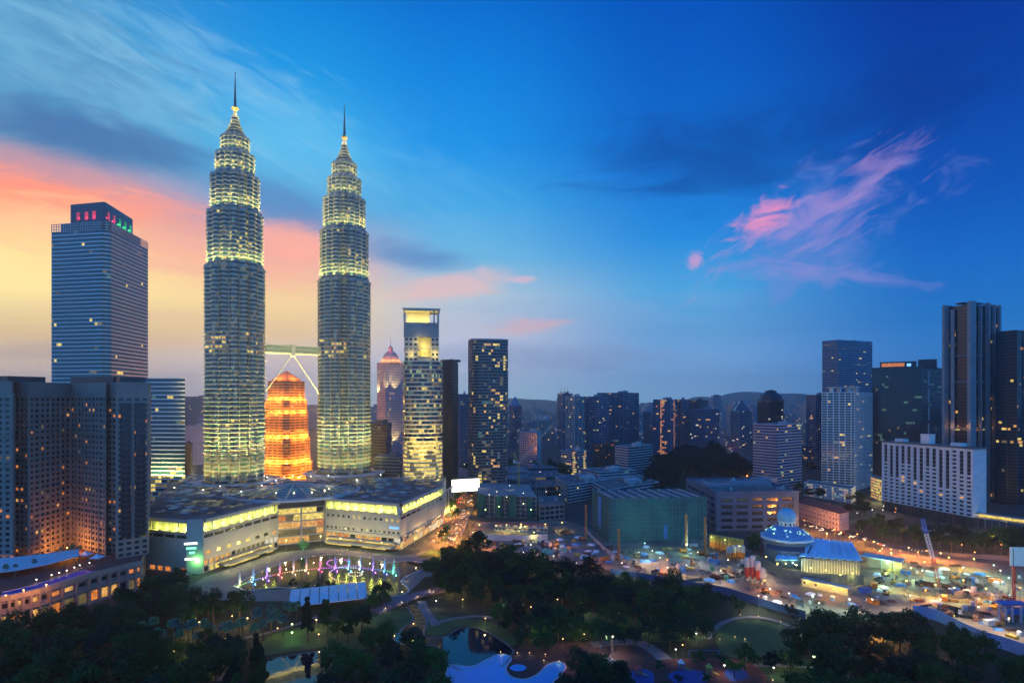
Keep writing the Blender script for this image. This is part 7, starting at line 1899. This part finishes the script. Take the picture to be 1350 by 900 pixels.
lamps([(1219,741),(1251,735),(1284,737),(1195,766),(1258,775),(1233,771),(1300,776)], 8, 'yellow', 'yellow floodlight on the right half of the site', 'yellow floodlights on the site', 9000)
lamps([(660,722),(690,728),(860,726),(920,728),(960,738),(1040,782),(1015,776),(870,735),(905,745),(1000,785),(1200,785),(820,742),(730,733),(1240,790),(1319,752),(992,738),(1003,748),(842,728),(760,742),(880,748),(950,752),(700,718),(1080,795),(1150,790),(1290,800),(1330,815)], 9, 'white', 'white work lamp standing on the earth of the site', 'white work lamps on the site', 8000)
lamps([(938,708),(956,712),(975,720)], 13, 'yellow', 'yellow lamp above the long row of orange silos', 'lamps over the silo row', 1500)
lamps([(1060,686),(1100,698),(1109,702),(1080,690)], 8, 'orange', 'orange street lamp in front of the pink building', 'orange street lamps by the pink building', 5500)
lamps([(1163,723),(1175,724),(1187,726),(1140,712),(1210,728)], 6, 'orange', 'orange street lamp on the road behind the mosque', 'orange street lamps behind the mosque', 4200)
lamps([(1303,702),(1309,708),(1320,718),(1268,718),(1285,728)], 8, 'orange', 'orange street lamp among the street trees at the right', 'orange street lamps at the right', 3000)
lamps([(1181,670),(1180,675)], 9, 'orange', 'bright orange lamp at the dark base of the white slab', 'orange lamps at the white slab', 2600)
lamps([(1165,667),(1164,672),(1150,672),(1130,676)], 8, 'white', 'white lamp at the left end of the white slab', 'white lamps by the white slab', 2600)
lamps([(1202+k*4.5, 724.5+1.6*math.sin(k/6*PI)) for k in range(7)], 4, 'bollard', 'white bulb of the string hung before the street trees', 'bulbs of the light string', 60)
lamps([(608,650),(622,653),(600,668),(617,676),(594,684),(610,694),(578,694),(602,706),(586,704),(590,716)], 9, 'orange', 'orange street lamp on the road beside the mall', 'orange street lamps beside the mall', 26000)
lamps([(604,646),(628,648),(597,657),(621,664),(591,672),(615,684),(584,686),(607,699),(578,702),(602,715),(594,718),(572,712)], 9, 'orange', 'orange street lamp at the kerb of the road beside the mall', 'orange kerb lamps beside the mall', 30000)
lamps([(1070,694),(1090,703),(1120,708),(1130,704),(1152,714),(1198,722),(1222,726),(1240,729)], 6, 'orange', 'orange street lamp at the kerb of the road behind the mosque', 'orange kerb lamps behind the mosque', 9000)
lamps([(888,632),(905,636),(940,634),(965,630),(978,610),(970,600),(958,585),(985,628),(845,640),(920,640)], 10, 'orange', 'orange street lamp on the far road by the wooded rise', 'orange street lamps by the wooded rise', 7000)
lamps([(31,739),(61,740),(88,722)], 4, 'orange', 'large orange lamp at the foot of the hotel tower on the terrace', 'orange lamps at the foot of the hotel', 11000, 17)
lamps([(31,778),(61,771),(8,785)], 4, 'orange', 'orange lamp glowing on the hotel roof terrace', 'orange lamps on the hotel terrace', 3200, 17)
lamps([(68,758),(78,755),(88,752),(98,748),(105,745),(118,742),(48,764)], 1.4, 'white', 'small white lamp along the hotel terrace pool', 'white lamps by the terrace pool', 130, 17)
lamps([(230,643),(268,646),(290,641),(318,648),(345,640),(352,629),(364,633),(375,629),(386,627),(397,628),(410,628),(433,627),(470,632),(502,626)], 2, 'roof', 'white lamp on the mall roof at the feet of the twin towers', 'white lamps on the mall roof', 900, 38)
lamps([(655,648),(672,640),(612,612),(640,618),(700,608),(712,622),(645,652),(668,655),(690,650),(720,648),(738,652)], 4, 'white', 'small lamp on the retail podium behind the unfinished frames', 'lamps on the retail podium', 500, 22)
lamps([(658,668),(690,664),(640,672),(700,672)], 3, 'green', 'greenish work lamp on the top deck of the unfinished frame', 'work lamps on the unfinished frame', 900, 21.5)

def at_lamps(ps, h, kind, label, group, power, z=0.0):
    for q in ps:
        d = q.y; lamp(675+800*q.x/d, HOR+(CAM_H-h-z)*800/d, h, kind, label, group, power, z)
at_lamps(MALL_FILL_LAMPS, 8.5, 'plaza', 'tall yellow lamp added to light the mall front by the lake', 'lamps added before the mall', 3600)
at_lamps(MALL_SIDE_FILL, 7.5, 'warm', 'warm lamp added to light the right side of the mall', 'lamps added beside the mall', 3600)
lamps([(60,846),(120,850),(160,868),(230,858),(280,872),(240,880),(340,830),(366,828),(420,836),(450,812),(520,838),(545,822),(610,790),(640,778),(668,786),(700,800),(735,790),(772,800),(815,808),(846,822),(640,815),(705,832),(742,842),(770,836),(900,850),(985,858),(1035,868)], 4.2, 'warm', 'small warm lamp half hidden by the park crowns', 'lamps half hidden by the crowns', 420)
lamps([(1045,742),(1072,786),(1120,790),(1170,742),(1216,752),(1240,750),(1270,748),(1310,745),(1330,762),(905,718),(850,716)], 8, 'teal', 'teal-white work lamp among the materials of the site', 'teal work lamps on the site', 5200)
lamps([(780,735),(880,738),(1008,765),(1100,776),(1220,778),(1270,765),(1308,784),(1345,775),(640,712),(735,712)], 7, 'orange', 'orange work lamp among the materials of the site', 'orange work lamps on the site', 5200)
# ------------------------------------------------------------------ cars
def make_car(m):
    t = thing('car', (0,0,0), 'car', 'car'); mb = MB(); pr_ = [(-2.1,.35),(2.1,.35),(2.15,.75),(1.1,.95),(.4,1.45),(-1.2,1.45),(-1.8,1.0),(-2.15,.9)]
    mb.grid([[(x,-.85,z) for x, z in pr_], [(x,.85,z) for x, z in pr_]], 0, True); mb.face([(x,-.85,z) for x, z in pr_]); mb.face([(x,.85,z) for x, z in pr_[::-1]]); mb.build('body', M[m], t)
    mb = MB(); mb.face([(1.08,-.7,1.0),(1.08,.7,1.0),(.44,.65,1.42),(.44,-.65,1.42)]); mb.build('windscreen', M['glass'], t)
    for x in (-1.35, 1.35):
        for s in (-1, 1): mb = MB(); mb.bar((x,s*.7,.32), (x,s*.88,.32), .32, n=8); mb.build('wheel', M['tyre'], t)
    for s in (-.6, .6):
        mb = MB(); mb.ball((2.15,s,.68), .24, 6); mb.build('headlight', M['lamp_white'], t)
        mb = MB(); mb.ball((-2.15,s,.75), .22, 6); mb.build('tail_light', M['lamp_red'], t)
    return t
cars = [(make_car(m), c) for m, c in (('offwhite','white'),('steel_dark','grey'),('red_paint','red'),('black','black'))]
cu = set()
def put_car(px, py, hx, hy, where, group):
    p, c = rng.choice(cars); q = G(px, py); q.z = .08; q2 = G(px+hx, py+hy); rz = math.atan2(q2.y-q.y, q2.x-q.x); lb = f'{c} car {where}'
    if c in cu: dup(p, q, rz, None, lb, group)
    else: cu.add(c); p.location = q; p.rotation_euler = (0,0,rz); p['label'] = lb; p['group'] = group
for k in range(40):
    f = rng.random(); ln = rng.choice([-1, 1]); px = 617-33*f+ln*rng.uniform(3, 9)*(1+f*.6); py = 652+62*f
    put_car(px, py, -ln*1.6, -ln*-3.4 if False else ln*3.4, 'driving on the orange-lit road beside the mall', 'cars on the road beside the mall')
for k in range(24):
    f = rng.random(); put_car(1055+110*f, 690+28*f+rng.uniform(-2,2), rng.choice([-1,1])*4, 1, 'on the orange-lit road behind the mosque', 'cars behind the mosque')
for k in range(26):
    f = rng.random(); put_car(950+30*f+rng.uniform(-3,3), 575+37*f, rng.choice([-1,1])*2, rng.choice([-1,1])*2, 'in the far traffic beyond the wooded rise', 'cars in the far traffic')
for p, c in cars:
    if c not in cu:
        for q in list(p.children): bpy.data.objects.remove(q)
        bpy.data.objects.remove(p)

# ------------------------------------------------------------------ people on the promenade and the bridge (a few pixels each)
def make_person():
    me = bpy.data.meshes.new('person'); J = [(0,0,.95,.16),(0,0,1.2,.17),(0,0,1.42,.15),(0,0,1.54,.065),(0,.01,1.66,.105),(0,.01,1.74,.09),(-.2,0,1.4,.07),(-.27,.02,1.14,.05),(-.27,.08,.9,.04),(.2,0,1.4,.07),(.27,-.02,1.14,.05),(.28,.02,.9,.04),(-.1,0,.85,.10),(-.12,.08,.48,.075),(-.12,-.02,.06,.05),(-.12,.12,.03,.04),(.1,0,.85,.10),(.12,-.04,.48,.075),(.12,-.16,.06,.05),(.12,-.04,.03,.04)]
    E = [(0,1),(1,2),(2,3),(3,4),(4,5),(2,6),(6,7),(7,8),(2,9),(9,10),(10,11),(0,12),(12,13),(13,14),(14,15),(0,16),(16,17),(17,18),(18,19)]
    me.from_pydata([j[:3] for j in J], E, []); o = bpy.data.objects.new('person', me); COL.objects.link(o)
    o.modifiers.new('skin', 'SKIN'); 
    for v, j in zip(me.skin_vertices[0].data, J): v.radius = (j[3], j[3])
    me.skin_vertices[0].data[0].use_root = True
    dg = bpy.context.evaluated_depsgraph_get(); m2 = bpy.data.meshes.new_from_object(o.evaluated_get(dg)); bpy.data.objects.remove(o); m2.name = 'person'; return m2
pm = make_person(); PM = []
for c, nm_ in (((.05,.06,.09),'dark'),((.35,.34,.33),'pale'),((.25,.05,.05),'red'),((.05,.12,.3),'blue')):
    me = pm.copy(); me.materials.clear(); me.materials.append(mat('clothes_'+nm_, c, .9)); PM.append((me, nm_))
for k in range(90):
    me, nm_ = rng.choice(PM); f = rng.random()
    if k < 62: px, py = 330+200*f, 0; py = (758-34*math.sin(min(1, f*1.15)*PI/2)+rng.uniform(-2.2, 1.0)) ; where = 'standing on the promenade between the mall and the fountain lake'; g_ = 'people on the lake promenade'; z = .08
    elif k < 80: px, py = 500+84*f, 806-27*f+rng.uniform(-1.6,1.6); where = 'walking over the foot bridge'; g_ = 'people on the foot bridge'; z = .4+1.5*math.sin(PI*f)
    else: px, py = 770+70*f, 852+rng.uniform(0, 8); where = 'on the plaza beside the blue pool'; g_ = 'people on the pool plaza'; z = .06
    o = bpy.data.objects.new('person', me); COL.objects.link(o); q = G(px, py, z); o.location = q; o.rotation_euler = (0,0,rng.uniform(0,6)); tag(o, f'person in {nm_} clothes {where}', 'person', g_)
for m in list(bpy.data.meshes):
    if m.users == 0: bpy.data.meshes.remove(m)

# ------------------------------------------------------------------ playground
def play_tower(px, py, m1, m2, label):
    t = thing('play_tower', G(px, py), label, 'play equipment'); t.location.z = .2
    for x in (-1, 1):
        for y in (-1, 1): mb = MB(); mb.bar((x,y,0), (x,y,3.6), .12, n=6); mb.build('post', M[m1], t)
    mb = MB(); mb.box((0,0,1.6), (2.3,2.3,.15)); mb.build('platform', M['wood'], t)
    mb = MB(); mb.lathe([(1.9,3.5),(.05,5.2)], n=4, a0=PI/4); mb.build('roof', M[m2], t)
    mb = MB(); mb.grid([[(1.1,-.4,1.7),(2.2,-.4,1.0),(3.6,-.4,.3),(4.3,-.4,.2)], [(1.1,.4,1.7),(2.2,.4,1.0),(3.6,.4,.3),(4.3,.4,.2)]]); mb.bar((1.1,-.45,1.85), (4.3,-.45,.35), .08, n=4); mb.bar((1.1,.45,1.85), (4.3,.45,.35), .08, n=4); mb.build('slide', M['yellow_paint'], t)
play_tower(842, 892, 'red_paint', 'red_paint', 'play tower with a red roof and slide at the left of the playground')
play_tower(935, 890, 'yellow_paint', 'yellow_paint', 'yellow play tower with a slide on the red playground floor')
play_tower(898, 884, 'blue_paint', 'canvas', 'play tower with a pale roof in the middle of the playground')
sf = thing('swing_frame', G(928, 866), 'blue steel swing frame at the back of the playground', 'play equipment')
mb = MB(); mb.bar((-7,0,3.2), (7,0,3.2), .12, n=6); mb.build('beam', M['blue_paint'], sf)
for x in (-7, 0, 7):
    for s in (-1, 1): mb = MB(); mb.bar((x,0,3.2), (x,s*1.2,0), .1, n=5); mb.build('leg', M['blue_paint'], sf)
for x in (-5, -2.2, 2.2, 5): mb = MB(); mb.bar((x-.2,0,3.2), (x-.2,0,.6), .03, n=3); mb.bar((x+.2,0,3.2), (x+.2,0,.6), .03, n=3); mb.box((x,0,.55), (.5,.25,.05)); mb.build('seat', M['black'], sf)
for k, (px, py, c) in enumerate(((980, 893, 'blue'), (1010, 899, 'red'))):
    cl = thing('climbing_arch', G(px, py), f'{c} climbing arches at the right of the playground', 'play equipment')
    for j in range(3):
        mb = MB(); pts = [Vector(((j-1)*1.2, 3*math.cos(PI*i/10), 2.6*math.sin(PI*i/10))) for i in range(11)]
        for i in range(10): mb.bar(pts[i], pts[i+1], .1, n=5, cap=False)
        mb.build('arch', M[c+'_paint'], cl)
# small summerhouse on the left lawn
kh = thing('kiosk', G(208, 889), 'small grey peaked kiosk on the dark lawn at the lower left', 'kiosk'); mb = MB(); mb.lathe([(2.4,2.6),(1.2,3.6),(.05,5)], n=6); mb.build('roof', M['roof_light'], kh)
for k in range(6): mb = MB(); mb.bar((2*math.cos(k*PI/3),2*math.sin(k*PI/3),0), (2*math.cos(k*PI/3),2*math.sin(k*PI/3),2.7), .1, n=5); mb.build('post', M['pole'], kh)
light(kh, (.9, -.9, 2.2), 160, (1,.8,.5), .2, name='lamp')
# green diamond ornament in front of the atrium
do = thing('ornament_stand', D(400, 468), 'green lit diamond lattice ornament before the glass atrium', 'ornament'); mb = MB()
for i in range(-2, 3):
    for j in range(-2, 3):
        if abs(i)+abs(j) <= 2: mb.box((i*1.9, 0, 6+j*1.9), (1.5,.5,1.5))
mb.build('lattice', M['ornament'] if 'ornament' in M else mat('green_leafy_panel', (.05,.3,.08), .7), do); mb = MB(); mb.bar((0,0,0), (0,0,3), .3, n=6); mb.build('stem', M['pole'], do); light(do, (0,-4,3), 260, (.5,1,.4), .3, name='lamp')

# ------------------------------------------------------------------ far city fading into the haze
FW = [((.22,.28,.36), (.04,.06,.09)), ((.36,.38,.42), (.05,.06,.08)), ((.14,.18,.26), (.03,.05,.08)), ((.32,.27,.25), (.05,.05,.07))]
r = random.Random(21); nf = 0
spots = []
for k in range(300):
    d = 1250*math.exp(r.random()*1.75); px = r.uniform(-30, 1400) if k < 110 else r.choice([r.uniform(640, 770), r.uniform(835, 1110), r.uniform(238, 270), r.uniform(640, 1110)])
    if k >= 110: d = 1500*math.exp(r.random()*1.3)
    spots.append((px, d))
for px, d in sorted(spots, key=lambda q: -q[1]):
    if d < 1900 and (690 < px < 735 or 945 < px < 990): continue
    hh = r.uniform(14, 50) if r.random() < .5 else r.uniform(50, 112)
    if r.random() < .06: hh = r.uniform(105, 150)
    if 660 < px < 735 and hh > 70: hh *= .6
    w, dp = r.uniform(20, 55)*(1 if hh > 40 else 1.6), r.uniform(18, 40); q = D(px, d); a = r.uniform(-.5, .5); mb = MB(); ca, sa = math.cos(a), math.sin(a)
    po = [(u*ca-v*sa, u*sa+v*ca) for u, v in ((-w/2,-dp/2),(w/2,-dp/2),(w/2,dp/2),(-w/2,dp/2))]; mb.prism(po, 0, hh)
    if r.random() < .5: mb.prism([(x*.5, y*.5) for x, y in po], hh, hh+r.uniform(3, 7))
    wc, gc = r.choice(FW); lit = .07 if d < 2600 else .05
    o = mb.build('city_block', far_mat(wc, gc, lit, 0, 3.6 if d < 2500 else 6.5, 3.6 if d < 2500 else 7), uv=True); o.location = (q.x, q.y, 0); nf += 1
    where = 'behind the left-hand towers' if px < 480 else 'between the round-cornered tower and the apartment cluster' if px < 760 else 'behind the apartment slabs' if px < 1060 else 'behind the right-hand towers'
    tag(o, f"{'low' if hh < 45 else 'tall' if hh < 105 else 'very tall'} hazy city block far {where}", 'city block', f'far city {where}')
# far street lights
for k in range(120):
    d = 1400*math.exp(r.random()*1.4); px = r.choice([r.uniform(640, 780), r.uniform(930, 1080), r.uniform(240, 270), r.uniform(1040, 1090)]); q = D(px, d)
    if k == 0:
        mb = MB(); mb.bar((0,0,0), (0,0,9), .2, n=5); mb.ball((0,0,9.8), 1.0, 6, 1); fl0 = mb.build('street_lamp', [M['pole'], M['lamp_warm']]); o = fl0
    else: o = fl0.copy(); COL.objects.link(o)
    o.location = (q.x, q.y, 0); tag(o, 'tiny warm street lamp in the far hazy city', 'lamp', 'street lamps of the far city')
# dark street greenery of the far city
for k in range(60):
    px = r.uniform(600, 1110); d = r.uniform(880, 2200); q = D(px, d)
    if 735 < px < 950 and d < 1250: continue
    p = rng.choice([x for x in PROTO['w']]); 
    try: dup(p, (q.x, q.y, 0), r.uniform(0, 6), r.uniform(.5, .9), 'dark tree between the far buildings in the middle distance', 'trees of the middle distance')
    except ReferenceError: pass
merge_stuff('grove', 'dark tree of the wooded rise in front of the apartment slabs', 'dark wooded rise reading as one mass in front of the apartment slabs')
merge_stuff('far_greenery', 'dark tree between the far buildings in the middle distance', 'dark street greenery scattered between the far buildings')
for o in list(bpy.data.objects):
    if o.parent is None and str(o.get('group', '')).startswith(('street trees', 'trees on the traffic')) and 'tree' in o.name: o.name = 'street_tree'

# ------------------------------------------------------------------ tell look-alikes apart where their order in the picture does
ORD = ['first','second','third','fourth','fifth','sixth','seventh','eighth','ninth','tenth','eleventh','twelfth','thirteenth','fourteenth','fifteenth','sixteenth']
same = {}
for o in bpy.data.objects:
    if o.parent is None and o.get('label'): same.setdefault(o['label'], []).append(o)
def scr(o): p = o.location; return 675+800*p.x/max(1, p.y)
for lb, os_ in same.items():
    n = len(os_)
    if n < 2 or len(lb.split()) > 12: continue
    os_.sort(key=scr)
    if n <= 16 and n <= len(ORD):
        for k, o in enumerate(os_):
            o['label'] = lb+(', leftmost' if k == 0 else ', rightmost' if k == n-1 else f', {ORD[k]} from the left')
    else:
        near = min(os_, key=lambda o: o.location.y); far = max(os_, key=lambda o: o.location.y)
        os_[0]['label'] = lb+', leftmost'; os_[-1]['label'] = lb+', rightmost'
        if near not in (os_[0], os_[-1]): near['label'] = lb+', nearest'
        if far not in (os_[0], os_[-1], near): far['label'] = lb+', farthest'
for o in bpy.data.objects:
    for k in ('_w', 'used'):
        if k in o: del o[k]
